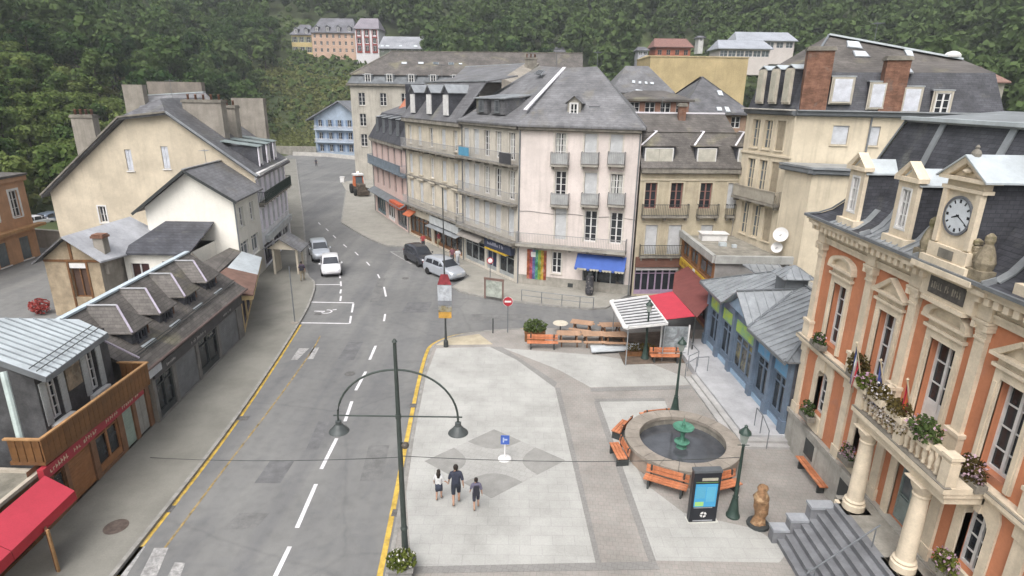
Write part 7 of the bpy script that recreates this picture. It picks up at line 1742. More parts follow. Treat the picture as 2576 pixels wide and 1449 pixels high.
for sx, xe in ((-1, xl.x), (1, xr.x)):
    R_ = abs(xe - px_); ps = []
    for i in range(13):
        t = i / 12 * pi / 2; ps.append((px_ + sx * R_ * sin(t), yL, za - (za - xb.z + .05) * (1 - cos(t))))
    ps.append((xe, yL, xb.z - .35)); DL.part('arm', MB().tube(ps, .035, 8), IRON, smooth=40); DL.part('crossbar', MB().tube([pz(xb.z), (xe + sx * .14, yL, xb.z + .0)], .026, 8), IRON)
    sh = DL.part('lamp_shade', MB().lathe([(.06, .32), (.1, .3), (.1, .18), (.14, .15), (.2, .06), (.31, -.04), (.33, -.08), (.3, -.09)], 20, (xe, yL, xb.z - .5)), mat('shade_metal', (.075, .085, .085), .45, .15, 4), smooth=40)
    DL.part('globe', MB().lathe([(.28, -.085), (.24, -.14), (.12, -.18), (.01, -.19)], 16, (xe, yL, xb.z - .5)), mat('frosted_glass', (.45, .46, .45), .3), sh, True)
fz = AY(1020, 1115, yL).z; DL.part('bracket', MB().tube([pz(fz + .1), (px_ + .12, yL - .1, fz + .08)], .02, 6), IRON); DL.part('floodlight', MB().lathe([(.02, .1), (.1, .07), (.13, 0), (.1, -.08), (.02, -.1)], 14, (px_ + .2, yL - .12, fz)), mat('flood_metal', (.10, .085, .07), .4), smooth=True)
# plaza lanterns
def lantern(label, p, h):
    T = Thing('plaza_lantern', label, 'street lamp', tuple(p), 'lanterns on the plaza'); c = (p.x, p.y, 0); z = p.z
    T.part('base', MB().lathe([(.26, z), (.26, z + .08), (.22, z + .12), (.17, z + .4), (.12, z + .75), (.1, z + .85), (.12, z + .9)], 14, c), GREENM, smooth=40)
    T.part('post', MB().lathe([(.08, z + .9), (.065, z + 1.6), (.05, z + h - .65), (.07, z + h - .62), (.04, z + h - .55)], 10, c), GREENM, smooth=40)
    ln = T.part('lantern', MB().lathe([(.06, z + h - .52), (.12, z + h - .5), (.19, z + h - .12), (.2, z + h - .1)], 6, c), mat('lantern_glass', (.32, .36, .33), .2))
    T.part('lantern_cap', MB().lathe([(.24, z + h - .1), (.2, z + h - .02), (.09, z + h + .1), (.06, z + h + .14), (.07, z + h + .2), (.01, z + h + .26)], 8, c), GREENM, ln)
    T.part('cross_bar', MB().tube([(p.x - .22, p.y, z + h - .6), (p.x + .22, p.y, z + h - .6)], .015, 6), GREENM)
PA = G(1843, 1298, .12); lantern('dark green lantern post beside the information screen', PA, 3.75)
PBm = G(1697, 1036, .12); lantern('dark green lantern post behind the round fountain', PBm, 3.9)
PCm = G(1622, 902, .12); lantern('slim dark lantern post at the end of the pale ramp', PCm, 3.6)
# post with tourist banners
PP = G(1122, 872, .12)
BP = Thing('banner_post', 'tall lamp post carrying a red, white and yellow banner board', 'lamp post', tuple(PP)); zt_ = AY(1120, 472, PP.y).z
BP.part('post', MB().tube([tuple(PP), (PP.x, PP.y, 1.6), (PP.x, PP.y, zt_)], [.1, .06, .03], 10), DARKM); BP.part('foot', MB().lathe([(.16, .12), (.15, .5), (.1, .6)], 10, (PP.x, PP.y, 0)), DARKM)
zz = lambda v: AY(1120, v, PP.y - .1).z
yb_ = PP.y - .14
for nm, v0, v1, hw, m_ in (('banner_top', 690, 716, .36, mat('banner_red', (.30, .05, .06), .6, .2, 3)), ('banner_panel', 718, 756, .43, mat('banner_white', (.55, .58, .62), .5, .2, 3, blotch=((.3, .34, .4), 3, .55))), ('banner_panel', 757, 768, .42, mat('banner_grey', (.2, .21, .23), .5)), ('banner_panel', 769, 784, .42, mat('banner_photo', (.38, .33, .2), .5, .3, 3, blotch=((.2, .22, .26), 3, .5))), ('banner_panel', 785, 800, .40, mat('banner_yellow', (.58, .33, .07), .5, .2, 3))):
    if nm == 'banner_top': m = MB().hexa([(PP.x - hw*1.2, yb_, zz(v1)), (PP.x + hw*1.2, yb_, zz(v1)), (PP.x + hw*1.2, yb_ + .05, zz(v1)), (PP.x - hw*1.2, yb_ + .05, zz(v1))], [(PP.x - hw*.6, yb_, zz(v0)), (PP.x + hw*.6, yb_, zz(v0)), (PP.x + hw*.6, yb_ + .05, zz(v0)), (PP.x - hw*.6, yb_ + .05, zz(v0))])
    else: m = MB().box(PP.x - hw, yb_, zz(v1), PP.x + hw, yb_ + .05, zz(v0))
    BP.part(nm, m, m_)
# signs
def disc_y(mb, c, r, t=.02, n=20):
    vs = [(c[0] + r*cos(2*pi*i/n), c[1], c[2] + r*sin(2*pi*i/n)) for i in range(n)] + [(c[0] + r*cos(2*pi*i/n), c[1] + t, c[2] + r*sin(2*pi*i/n)) for i in range(n)]
    return mb.add(vs, [tuple(range(n)), tuple(range(2*n - 1, n - 1, -1))] + [(i, (i+1) % n, n + (i+1) % n, n + i) for i in range(n)])
def noentry(u, v, h, label):
    p = G(u, v, .12); T = Thing('no_entry_sign', label, 'road sign', tuple(p)); T.part('post', MB().tube([tuple(p), (p.x, p.y, h + .3)], .035, 8), ZINC_D)
    d = T.part('disc', disc_y(MB(), (p.x, p.y - .06, h), .33), mat('sign_red', (.42, .035, .05), .4)); T.part('white_bar', MB().box(p.x - .22, p.y - .068, h - .06, p.x + .22, p.y - .06, h + .06), WHITE, d); T.part('rim', MB().tube([(p.x + .33*cos(2*pi*i/20), p.y - .05, h + .33*sin(2*pi*i/20)) for i in range(21)], .015, 5), WHITE, d)
noentry(1277, 836, 2.35, 'red no entry sign on a grey pole by the yellow kerb'); 
p = G(1233, 718, .12); T = Thing('warning_sign', 'small red bordered sign on a pole before the navy shop', 'road sign', tuple(p)); T.part('post', MB().tube([tuple(p), (p.x, p.y, 2.6)], .03, 8), ZINC_D); T.part('plate', disc_y(MB(), (p.x, p.y - .05, 2.3), .28), mat('sign_red', (0, 0, 0))); T.part('plate_centre', disc_y(MB(), (p.x, p.y - .056, 2.3), .2), WHITE)
p = G(1240, 838, .12); T = Thing('bollard_post', 'thin dark post beside the no entry sign', 'bollard', tuple(p)); T.part('post', MB().tube([tuple(p), (p.x, p.y, 1.1)], .04, 8), DARKM); T.part('cap', MB().lathe([(.05, 1.1), (.05, 1.15), (.01, 1.2)], 8, (p.x, p.y, 0)), DARKM)
p = G(1270, 1155, .134); T = Thing('blue_stand_sign', 'small blue sign on a white post and round base on the plaza', 'sign', tuple(p)); T.part('base', MB().lathe([(.3, p.z), (.3, p.z + .05), (.22, p.z + .1), (.06, p.z + .12)], 18, (p.x, p.y, 0)), WHITE); T.part('post', MB().tube([(p.x, p.y, p.z + .1), (p.x, p.y, p.z + .85)], .04, 8), WHITE)
sp = T.part('plate', MB().box(p.x - .19, p.y - .05, p.z + .78, p.x + .19, p.y - .02, p.z + 1.22), mat('sign_blue', (.06, .12, .42), .4)); T.part('pictogram', MB().box(p.x - .1, p.y - .056, p.z + .88, p.x - .04, p.y - .051, p.z + 1.12).box(p.x - .036, p.y - .056, p.z + .98, p.x + .1, p.y - .051, p.z + 1.06), mat('sign_pale_blue', (.4, .48, .66), .4), sp)
# framed notice board at the far kerb
a_, b_ = G(1220, 750, .12), G(1265, 757, .12); T = Thing('notice_board', 'glazed notice board in a brown frame at the far kerb', 'notice board', tuple((a_ + b_) / 2))
for q in (a_, b_): T.part('post', MB().box(q.x - .06, q.y - .06, .12, q.x + .06, q.y + .06, 1.75), mat('board_frame', (.20, .13, .11), .6))
T.part('top_beam', MB().bar(a_ + V3(-.06, 0, 1.66), b_ + V3(.06, 0, 1.66), .14, .16), mat('board_frame', (0, 0, 0))); T.part('pane', MB().bar(a_ + V3(.08, 0, .85), b_ + V3(-.08, 0, .85), .04, 1.3), mat('board_pane', (.42, .45, .40), .25, .2, 2))
# railing along the far kerb
pts_ = [G(u, v, .12) for u, v in ((1312, 757), (1362, 764), (1413, 770), (1458, 775), (1492, 778))]
T = Thing('kerb_railing', 'slim grey railing along the far kerb before the blue awning', 'railing', tuple(pts_[0]))
for q in pts_: T.part('post', MB().tube([q, q + V3(0, 0, .95)], .03, 8), ZINC_D)
for h in (.5, .93): T.part('rail', MB().tube([q + V3(0, 0, h) for q in pts_], .022, 6), ZINC_D)
# ------------------------------------------------------------------ benches
def bench(label, p, rz, w=2.0, back=True, group='orange slatted benches', bh=.42, kind='bench'):
    T = Thing(kind, label, 'bench', tuple(p), group, rz)
    key = ('bench', w)
    if key not in WCACHE: WCACHE[key] = (MB().box(-w/2, -.065, 0, w/2, .065, .045).mesh('slat', WOODO), MB().box(-w/2, -.02, -.075, w/2, .02, .075).mesh('back_slat', WOODO), MB().box(-.04, -.26, 0, .04, .2, .40).box(-.04, .2, 0, .04, .28, .85).mesh('leg', DARKM))
    sl, bs, lg = WCACHE[key]
    for j in range(3): T.local('slat', sl, (0, -.2 + j*.15, .42))
    if back:
        for j in range(2): T.local('back_slat', bs, (0, .22 + j*.03, .60 + j*.17), (radians(-8), 0, 0))
    for sx in (-1, 1): T.local('leg', lg if back else MB().box(-.04, -.22, 0, .04, .2, .41).mesh('leg', DARKM), (sx*w*.38, 0, 0))
    return T
q0, q1 = G(1326, 876, .12), G(1402, 876, .12); bench('orange slatted bench in front of the planter box by the terrace', (q0 + q1) / 2, 0, 1.95)
q0, q1 = G(1636, 910, .12), G(1708, 910, .12); bench('orange slatted bench below the glass terrace screen', (q0 + q1) / 2, 0.02, 1.85)
q0, q1 = G(2020, 1178, .12), G(2072, 1240, .12); bench('backless orange bench along the town hall plinth', (q0 + q1) / 2 + V3(-.05, 0, 0), -pi / 2, 2.2, back=False)
# ------------------------------------------------------------------ fountain
FC_ = V3(7.7, 23.3, .12)
FN = Thing('round_fountain', 'round stone fountain basin with green cast iron centrepiece', 'fountain', tuple(FC_))
STN = mat('fountain_stone', (.31, .275, .235), .85, .14, 1.4, .12, streak=.3)
c = (FC_.x, FC_.y, .12)
FN.part('basin_wall', MB().lathe([(2.42, 0), (2.42, .7)], 48, c, closed=False), mat('basin_outer', (.36, .29, .24), .85, .15, 1.4, .1)); FN.part('basin_lining', MB().lathe([(1.93, .7), (1.93, .1)], 48, c, closed=False), STONE_D)
ns = 20
for i in range(ns):      # coping stones
    t0, t1 = 2*pi*i/ns, 2*pi*(i + 1)/ns - .008; m = MB(); K = 4; b_, t_ = [], []
    vs = []
    for k in range(K + 1):
        t = t0 + (t1 - t0)*k/K
        for r, z in ((1.88, .70), (1.88, .86), (2.52, .86), (2.52, .70)): vs.append((c[0] + r*cos(t), c[1] + r*sin(t), c[2] + z))
    fs = [(0, 1, 2, 3), (K*4 + 3, K*4 + 2, K*4 + 1, K*4)]
    for k in range(K):
        for j in range(4): fs.append((k*4 + j, k*4 + (j + 1) % 4, (k + 1)*4 + (j + 1) % 4, (k + 1)*4 + j))
    FN.part('coping_stone', m.add(vs, fs), STN)
WAT = mat('fountain_water', (.085, .09, .10), .08, .2, .8, spec=.7)
FN.part('water', MB().lathe([(1.925, .42), (.001, .421)], 48, c, closed=False), WAT)
FN.part('pedestal', MB().lathe([(.3, .1), (.26, .4), (.16, .5), (.14, .62), (.33, .68), (.34, .72), (.15, .74), (.1, .8), (.09, 1.1), (.13, 1.2), (.1, 1.3)], 18, c), PATINA, smooth=40); FN.part('bowl', MB().lathe([(.1, 1.3), (.3, 1.33), (.44, 1.4), (.47, 1.46), (.45, 1.47), (.28, 1.4), (.09, 1.38)], 24, c), PATINA, smooth=40); FN.part('finial', MB().lathe([(.09, 1.38), (.06, 1.5), (.09, 1.58), (.045, 1.66), (.05, 1.76), (.01, 1.86)], 12, c), PATINA, smooth=40)
for ang, w_, lab in ((188, 1.3, 'orange bench against the fountain rim facing the road'), (243, 1.75, 'orange bench against the fountain rim nearest the camera'), (290, 1.5, 'orange bench at the fountain half hidden by the information screen'), (146, 1.25, 'orange bench on the far road side of the fountain rim'), (102, 1.35, 'orange bench behind the fountain seen from its back')):
    a = radians(ang); r = 2.88; bench(lab, V3(FC_.x + cos(a)*r, FC_.y + sin(a)*r, .12), a + pi/2, w_, True, 'benches round the fountain')
# ------------------------------------------------------------------ information screen
q = G(1763, 1309, .12); KS = Thing('information_screen', 'black upright information kiosk with a bright blue screen', 'kiosk', tuple(q)); w_, h_ = .52, 2.2
rzk = radians(4)
def kb(x0, y0, z0, x1, y1, z1): return MB().box(x0, y0, z0, x1, y1, z1).mesh('k', None)
def kpart(n, b, m, par=None): me = MB().box(*b).mesh(n, m); return KS.local(n, me, (0, 0, 0), (0, 0, 0), par)
KS.e.rotation_euler = (0, 0, rzk)
bd = kpart('body', (-w_, -.12, 0, w_, .12, h_), BLACKP); kpart('top_cap', (-w_ - .02, -.14, h_ + .002, w_ + .02, .14, h_ + .1), mat('cap_grey', (.11, .12, .13), .5))
scr = kpart('screen', (-w_ + .1, -.135, .72, w_ - .1, -.121, 1.72), mat_emit('screen_blue', (.05, .24, .42), .28)); kpart('screen_block', (-w_ + .14, -.14, .76, -.05, -.136, .95), mat_emit('screen_green', (.25, .45, .15), .25), scr); kpart('screen_block', (.02, -.14, .95, w_ - .16, -.136, 1.6), mat_emit('screen_cyan', (.08, .29, .42), .25), scr); kpart('screen_block', (-w_ + .14, -.14, 1.1, -.02, -.136, 1.62), mat_emit('screen_teal', (.07, .26, .38), .25), scr)
kpart('header', (-.2, -.128, 1.86, w_ - .12, -.121, 1.98), mat('header_text', (.45, .42, .34), .5)); kpart('header_stripe', (-w_ + .1, -.127, 1.78, w_ - .1, -.121, 1.8), mat('header_green', (.2, .35, .12), .5))
ic = MB(); n = 16
for i in range(n):
    if i % 4 == 3: continue
    t0, t1 = 2*pi*i/n, 2*pi*(i + 1)/n; ic.poly([(.13*cos(t0), -.124, .36 + .13*sin(t0)), (.13*cos(t1), -.124, .36 + .13*sin(t1)), (.05*cos(t1), -.124, .36 + .05*sin(t1)), (.05*cos(t0), -.124, .36 + .05*sin(t0))])
KS.local('emblem', ic.mesh('emblem', WHITE)); kpart('caption', (-w_ + .12, -.127, .66, w_ - .2, -.121, .69), mat('caption_grey', (.35, .36, .38), .5)); kpart('footer_text', (-w_ + .14, -.127, .07, w_ - .14, -.121, .12), mat('caption_grey', (0, 0, 0))); kpart('plinth', (-w_ - .03, -.16, -.02, w_ + .1, .2, .03), mat('pale_plinth', (.6, .6, .55), .6))
# ------------------------------------------------------------------ carved timber sculpture
q = G(1906, 1320, .12); WS_ = Thing('timber_sculpture', 'carved brown timber figure standing on a dark base beside the lamp', 'sculpture', tuple(q))
mb = MB(); n = 14; prof_ = [(.30, .08), (.27, .2), (.2, .4), (.26, .62), (.29, .85), (.25, 1.05), (.30, 1.25), (.22, 1.42), (.17, 1.5), (.2, 1.62), (.15, 1.74), (.04, 1.8)]
for r, z in prof_:
    for k in range(n):
        a = 2*pi*k/n; rr = r*(1 + .28*mnoise.noise(Vector((cos(a)*1.6, sin(a)*1.6, z*2.4)))); mb.v.append((q.x + rr*cos(a) + .05*sin(z*3), q.y + rr*sin(a)*.8, q.z + z))
for i in range(len(prof_) - 1):
    for k in range(n): mb.f.append((i*n + k, i*n + (k+1) % n, (i+1)*n + (k+1) % n, (i+1)*n + k))
mb.f.append(tuple(range((len(prof_)-1)*n, len(prof_)*n)))
WS_.part('figure', mb, mat('carved_timber', (.33, .19, .10), .75, .25, 5, .3, fine=.12, blotch=((.48, .34, .2), 3, .55)), smooth=50); WS_.part('base', MB().lathe([(.42, .1), (.4, .2), (.3, .21)], 14, (q.x, q.y, .02)), DARKM)
# ------------------------------------------------------------------ terrace furniture and planters
for i, (u, v, lab) in enumerate(((1409, 838, 'round pale table nearest the planter'), (1463, 836, 'wooden picnic table behind the front row, left of the pergola'), (1536, 842, 'wooden picnic table beside the pergola post'), (1430, 864, 'front row wooden table behind the orange bench'), (1492, 866, 'front row wooden table in the middle of the terrace'), (1546, 868, 'front row wooden table at the pale ramp'))):
    p = G(u, v, .12); T = Thing('terrace_table', lab, 'table', tuple(p), 'terrace tables', (.15, -.3, .1, 0, .05, 0)[i])
    if i == 0:
        T.local('tabletop', MB().lathe([(.5, .7), (.52, .72), (.5, .75)], 18).mesh('tabletop', CREAM_L)); T.local('leg', MB().lathe([(.25, 0), (.22, .03), (.04, .06), (.04, .7)], 10).mesh('leg', DARKM))
    else:
        me = MB().box(-.75, -.07, 0, .75, .07, .04).mesh('plank', mat('table_wood', (.46, .29, .19), .7, .15, 3))
        for j in range(5): T.local('plank', me, (0, -.32 + j*.16, .72))
        for sy in (-1, 1):
            for j in range(2): T.local('seat_plank', me, (0, sy*(.62 + j*.15), .42))
        for sx in (-1, 1): T.local('leg', MB().bar((sx*.5, -.6, 0), (sx*.5, -.2, .72), .07).bar((sx*.5, .6, 0), (sx*.5, .2, .72), .07).bar((sx*.5, -.8, .4), (sx*.5, .8, .4), .07).mesh('leg', WOODB))
a_, b_, c_, d_ = G(1488, 893, .12), G(1612, 886, .12), G(1606, 872, .12), G(1484, 878, .12)
T = Thing('pale_ramp', 'pale grey access ramp platform at the terrace front', 'ramp', tuple((a_ + c_) / 2)); T.part('deck', MB().slab([a_ + V3(0, 0, .22), b_ + V3(0, 0, .22), c_ + V3(0, 0, .26), d_ + V3(0, 0, .26)], .06), mat('pale_deck', (.52, .55, .57), .6, .1, 1.5)); T.part('support', MB().slab([a_.lerp(c_, .1) + V3(0, 0, .155), b_.lerp(d_, .1) + V3(0, 0, .155), c_.lerp(a_, .1) + V3(0, 0, .155), d_.lerp(b_, .1) + V3(0, 0, .155)], .16), DARKM)
def planter(label, p, w, d, h, bush, leafm, n=420, s=.1, seed=3, box=WOODB, name='planter', petal=None):
    T = Thing(name, label, 'planter', tuple(p)); T.part('box', MB().box(p.x - w/2, p.y - d/2, p.z, p.x + w/2, p.y + d/2, p.z + h), box); T.part('box_rim', MB().box(p.x - w/2 - .04, p.y - d/2 - .04, p.z + h + .002, p.x + w/2 + .04, p.y + d/2 + .04, p.z + h + .06), box)
    mb = MB(); leafcloud(mb, (p.x, p.y, p.z + h + bush[2]*.7), bush, n, s, random.Random(seed)); T.part('foliage', mb, leafm)
    if petal: mb = MB(); leafcloud(mb, (p.x, p.y, p.z + h + bush[2]*.8), bush, n//5, s*.7, random.Random(seed + 1)); T.part('blossoms', mb, petal)
p = G(1345, 858, .12); planter('dark planter with a green shrub behind the orange bench', p + V3(0, .2, 0), 1.3, .7, .6, (.8, .5, .5), LEAF_A, 620, .1, 5)
p = G(1015, 1452, .12); planter('planter with yellow green flowers at the foot of the double lamp', V3(LP.x + .0, LP.y - .05, .12) + V3(0.02, -.75, 0), .8, .7, .3, (.52, .42, .32), LEAF_Y, 560, .075, 6, PLAZA_G, petal=PETAL_W)
p = G(905, 488, .12); T = Thing('work_tractor', 'dark muddy work tractor with orange and white cab on the far pavement', 'tractor', tuple(p), None, radians(-64)); MUD = mat('muddy_metal', (.12, .095, .075), .8, .25, 2, blotch=((.2, .16, .12), 2, .55))
T.local('chassis', MB().box(-2.3, -.75, .7, 2.2, .75, 1.25).box(.3, -.55, 1.252, 2.1, .55, 1.75).mesh('chassis', MUD)); T.local('cab', MB().hexa([(-1.4, -.75, 1.26), (.2, -.75, 1.26), (.2, .75, 1.26), (-1.4, .75, 1.26)], [(-1.2, -.65, 2.9), (0, -.65, 2.9), (0, .65, 2.9), (-1.2, .65, 2.9)]).mesh('cab', mat('cab_orange', (.62, .17, .07), .5)))
T.local('cab_roof', MB().box(-1.35, -.78, 2.903, .25, .78, 3.15).mesh('cab_roof', WHITE)); T.local('cab_window', MB().poly([(.19, -.55, 1.6), (.19, .55, 1.6), (.03, .5, 2.75), (.03, -.5, 2.75)]).mesh('cab_window', GLASS_L)); T.local('white_panel', MB().box(-.6, .7, 1.5, .1, .82, 2.9).mesh('white_panel', WHITE))
T.local('beacon', MB().lathe([(.16, 0), (.16, .25), (.05, .32)], 10, (-.5, 0, 3.16)).mesh('beacon', mat_emit('beacon_light', (1.0, .75, .5), 2.0)))
for xw, r in ((-1.5, .75), (1.5, .55)):
    for sy in (-1, 1): o = T.local('wheel', MB().lathe([(r*.5, -.2), (r*.93, -.2), (r, -.14), (r, .14), (r*.93, .2), (r*.5, .2)], 18).mesh('tyre', RUBBER, 40), (xw, sy*.95, r), (pi/2, 0, 0)); T.local('rim', MB().lathe([(.02, -.15), (r*.5, -.18), (r*.5, .18), (.02, .15)], 12).mesh('rim', MUD, 40), (0, 0, 0), (0, 0, 0), o)
T.local('loader_arm', MB().bar((-2.2, .5, 1.2), (-3.2, .5, 2.9), .22).bar((-3.2, .5, 2.9), (-4.3, .5, 2.0), .18).mesh('loader_arm', mat('arm_green', (.22, .22, .12), .7))); T.local('bucket', MB().box(2.3, -.85, .2, 2.9, .85, .85).mesh('bucket', MUD))
p = G(862, 458, .12); T = Thing('white_cabinet', 'small white cabinet at the far kerb', 'cabinet', tuple(p)); T.part('body', MB().box(p.x - .35, p.y - .3, .1, p.x + .35, p.y + .3, 1.0), WHITE); T.part('lid', MB().box(p.x - .4, p.y - .35, 1.002, p.x + .4, p.y + .35, 1.08), WHITE)
p = G(105, 790); T = Thing('red_bush', 'red flowering bush on the lane behind the shops', 'bush', tuple(p)); mb = MB(); leafcloud(mb, (p.x, p.y, .6), (.75, .6, .55), 320, .12, random.Random(9)); T.part('blossoms', mb, mat_leaf('leaf_red', (.22, .03, .03), (.42, .10, .09))); T.part('stem', MB().tube([tuple(p), (p.x, p.y, .9)], .06, 6), BARK)
p = G(742, 812, .12); T = Thing('thin_pole', 'thin grey pole on the left pavement by the disabled bay', 'pole', tuple(p)); T.part('pole', MB().tube([tuple(p), (p.x, p.y, 4.2)], .04, 8), ZINC_D); T.part('foot', MB().lathe([(.3, .1), (.3, .16), (.05, .18)], 12, (p.x, p.y, .0)), CONC)
p = G(1482, 742, .12); T = Thing('postcard_rack', 'dark revolving rack outside the shop under the blue awning', 'display rack', tuple(p)); T.part('rack', MB().lathe([(.3, .1), (.34, .3), (.3, 1.6), (.1, 1.65)], 8, (p.x, p.y, .12)), mat('rack_dark', (.07, .07, .08), .7, .3, 5, blotch=((.3, .28, .26), 6, .55))); T.part('top', MB().lathe([(.2, 1.66), (.2, 1.85)], 8, (p.x, p.y, .12)), DARKM)
# overhead wires from the double lamp
def wire(label, a, b, sag, mid=None, n=24, r=.012):
    ps = [Vector(a).lerp(Vector(b), i/n) - V3(0, 0, sag*4*(i/n)*(1 - i/n)) for i in range(n + 1)]; o = link('overhead_wire', MB().tube(ps, r, 5).mesh('overhead_wire', DARKM)); tag(o, label, 'wire'); return o
zw = AY(1003, 1150, yL).z
wire('thin dark wire from the double lamp across the road to the shops', (px_, yL, zw), AX(335, 1148, -16.9), .18); wire('thin dark wire from the double lamp across the plaza', (px_, yL, zw + .05), (PA.x, PA.y, 2.75), .2)
# ------------------------------------------------------------------ cars
def loft(secs, cap=True):
    mb = MB(); n = len(secs[0])
    for s in secs: mb.v += [tuple(p) for p in s]
    for i in range(len(secs) - 1):
        for k in range(n): mb.f.append((i*n + k, i*n + (k+1) % n, (i+1)*n + (k+1) % n, (i+1)*n + k))
    if cap: mb.f.append(tuple(range(n - 1, -1, -1))); mb.f.append(tuple((len(secs)-1)*n + k for k in range(n)))
    return mb
def bsec(x, w, z0, z1):
    h = [(w*.84, z0), (w*.98, z0 + .12), (w, z0 + (z1 - z0)*.55), (w*.97, z1 - .1), (w*.88, z1 - .02), (w*.5, z1 + .015)]
    return [(x, y, z) for y, z in h] + [(x, -y, z) for y, z in reversed(h)]
def csec(x, w, zb, zt):
    h = [(w, zb), (w*.95, zb + (zt - zb)*.45), (w*.86, zt - .06*(zt > zb + .1)), (w*.74, zt), (w*.35, zt + .025)]
    return [(x, y, z) for y, z in h] + [(x, -y, z) for y, z in reversed(h)]
def car(label, p, rz, paint, kind='hatch', group='parked cars', L=4.1):
    T = Thing('parked_car', label, 'car', (p.x, p.y, 0.0 if p.z < .05 else p.z), group, rz); k = L / 4.16; up = .12 if kind == 'suv' else 0.0
    B = [(-2.06, .66, .46, .78), (-1.98, .80, .30, .92), (-1.4, .87, .22, 1.0), (-.3, .885, .2, .98), (.75, .88, .2, .96), (1.15, .875, .2, .93), (1.65, .85, .22, .84), (1.98, .77, .3, .72), (2.08, .62, .4, .62)]
    T.local('body', loft([bsec(x*k, w, a, b + up) for x, w, a, b in B]).mesh('body', paint, 38))
    if kind == 'hatch': Cc = [(-1.98, .70, .9, .94), (-1.62, .78, .93, 1.36), (-1.0, .80, .95, 1.47), (.0, .80, .95, 1.48), (.35, .79, .94, 1.42), (1.12, .77, .9, .94)]
    else: Cc = [(-2.0, .72, .92, .98), (-1.8, .80, .95, 1.42), (-1.2, .82, .95, 1.54), (.1, .82, .95, 1.55), (.45, .80, .94, 1.46), (1.15, .78, .9, .95)]
    Cc = [(x, w, a + up, b + up) for x, w, a, b in Cc]
    T.local('roof', loft([csec(x*k, w, a, b) for x, w, a, b in Cc]).mesh('roof', paint, 38))
    gl = mat('car_glass', (.045, .05, .06), .06, .15, 1, spec=.8)
    x0, w0, _, z0 = Cc[4]; x1, w1, _, z1 = Cc[5]; f = lambda x, y, z: (x*k, y, z)
    T.local('windscreen', MB().slab([f(x0 + .03, -w0*.72, z0 + .01), f(x0 + .03, w0*.72, z0 + .01), f(x1 - .06, w1*.86, z1 + .07), f(x1 - .06, -w1*.86, z1 + .07)], .02, (.4, 0, .9)).mesh('windscreen', gl))
    x0, w0, _, z0 = Cc[1]; x1, w1, _, z1 = Cc[0]
    T.local('rear_window', MB().slab([f(x0 - .02, -w0*.7, z0 - .0), f(x0 - .02, w0*.7, z0 - .0), f(x1 + .06, w1*.86, z1 + .1), f(x1 + .06, -w1*.86, z1 + .1)], .02, (-.8, 0, .5)).mesh('rear_window', gl))
    for sy in (-1, 1):
        for xa, xb, ta, tb in ((-1.5, -.62, 1.3, 1.38), (-.54, .28, 1.38, 1.34), (.34, .82, 1.3, 1.07)):
            ww = Cc[3][1]; yb_, yt = sy*(ww + .012), sy*(ww*.89 + .02); m = MB().poly([f(xa - .05, yb_, 1.0 + up), f(xb, yb_, 1.0 + up), f(xb - .03, yt, tb + up*1.2), f(xa + .1, yt, ta + up*1.2)]); T.local('side_window', m.mesh('side_window', gl))
        T.local('door_mirror', MB().lathe([(.01, -.09), (.08, -.05), (.08, .05), (.01, .09)], 8, f(.85, sy*.95, 1.0 + up)).mesh('door_mirror', paint, True))
        T.local('headlight', MB().lathe([(.01, -.07), (.12, -.04), (.12, .04), (.01, .07)], 10, f(1.96, sy*.58, .66 + up)).mesh('headlight', mat('headlight', (.62, .64, .68), .1, .05, 2, spec=.8), True)); T.local('tail_light', MB().box(-2.05*k, sy*.66 - .1, .74 + up, -1.97*k, sy*.66 + .1, .9 + up).mesh('tail_light', mat('tail_light', (.3, .02, .02), .3)))
        for xw in (-1.28, 1.3):
            w = MB(); nn = 18
            w.lathe([(.2, -.1), (.3, -.1), (.325, -.07), (.325, .07), (.3, .1), (.2, .1)], nn); 
            o = T.local('wheel', w.mesh('tyre', RUBBER, 40), f(xw, sy*.80, .325), (pi/2, 0, 0)); r = MB().lathe([(.01, -.085), (.2, -.1), (.2, .1), (.01, .085)], 12); T.local('rim', r.mesh('rim', mat('alloy', (.35, .36, .37), .35, .05, 3, metal=.6), 40), (0, 0, 0), (0, 0, 0), o)
    T.local('grille', MB().box(2.02*k, -.4, .42, 2.075*k, .4, .54 + up).mesh('grille', BLACKP)); T.local('number_plate', MB().box(2.07*k, -.25, .5 + up, 2.095*k, .25, .6 + up).mesh('number_plate', WHITE)); T.local('bumper', MB().box(1.9*k, -.66, .26, 2.04*k, .66, .38).mesh('bumper', mat('bumper_dark', (.06, .06, .065), .6)))
    return T
WPA = mat('car_white', (.70, .70, .72), .25, .03, 1, fine=.01, coat=.6); SIL = mat('car_silver', (.52, .55, .60), .28, .04, 1, metal=.45, fine=.01, coat=.5); DKC = mat('car_dark', (.035, .037, .045), .25, .05, 1, coat=.6, fine=.01); BLG = mat('car_bluegrey', (.18, .22, .28), .3, .05, 1, metal=.3, coat=.4); DSI = mat('car_two_tone', (.50, .53, .58), .28, .05, 1, metal=.4, coat=.5)
def heading(a, b): d = b - a; return atan2(d.y, d.x)
pa = G(826, 690); car('white hatchback parked in the left bay facing the camera', pa + V3(0, .9, 0), radians(-72), WPA, 'hatch')
car('silver car with dark roof parked behind the white hatchback', G(803, 655) + V3(-.3, 1.2, 0), radians(-66), DSI, 'suv', L=4.3)
car('silver estate car parked before the corner shops', G(1122, 705) + V3(-.3, 1.3, 0), radians(-48), SIL, 'suv', L=4.5)
car('black hatchback parked behind the silver estate', G(1060, 672) + V3(-.4, 1.6, 0), radians(-56), DKC, 'suv', L=4.2)
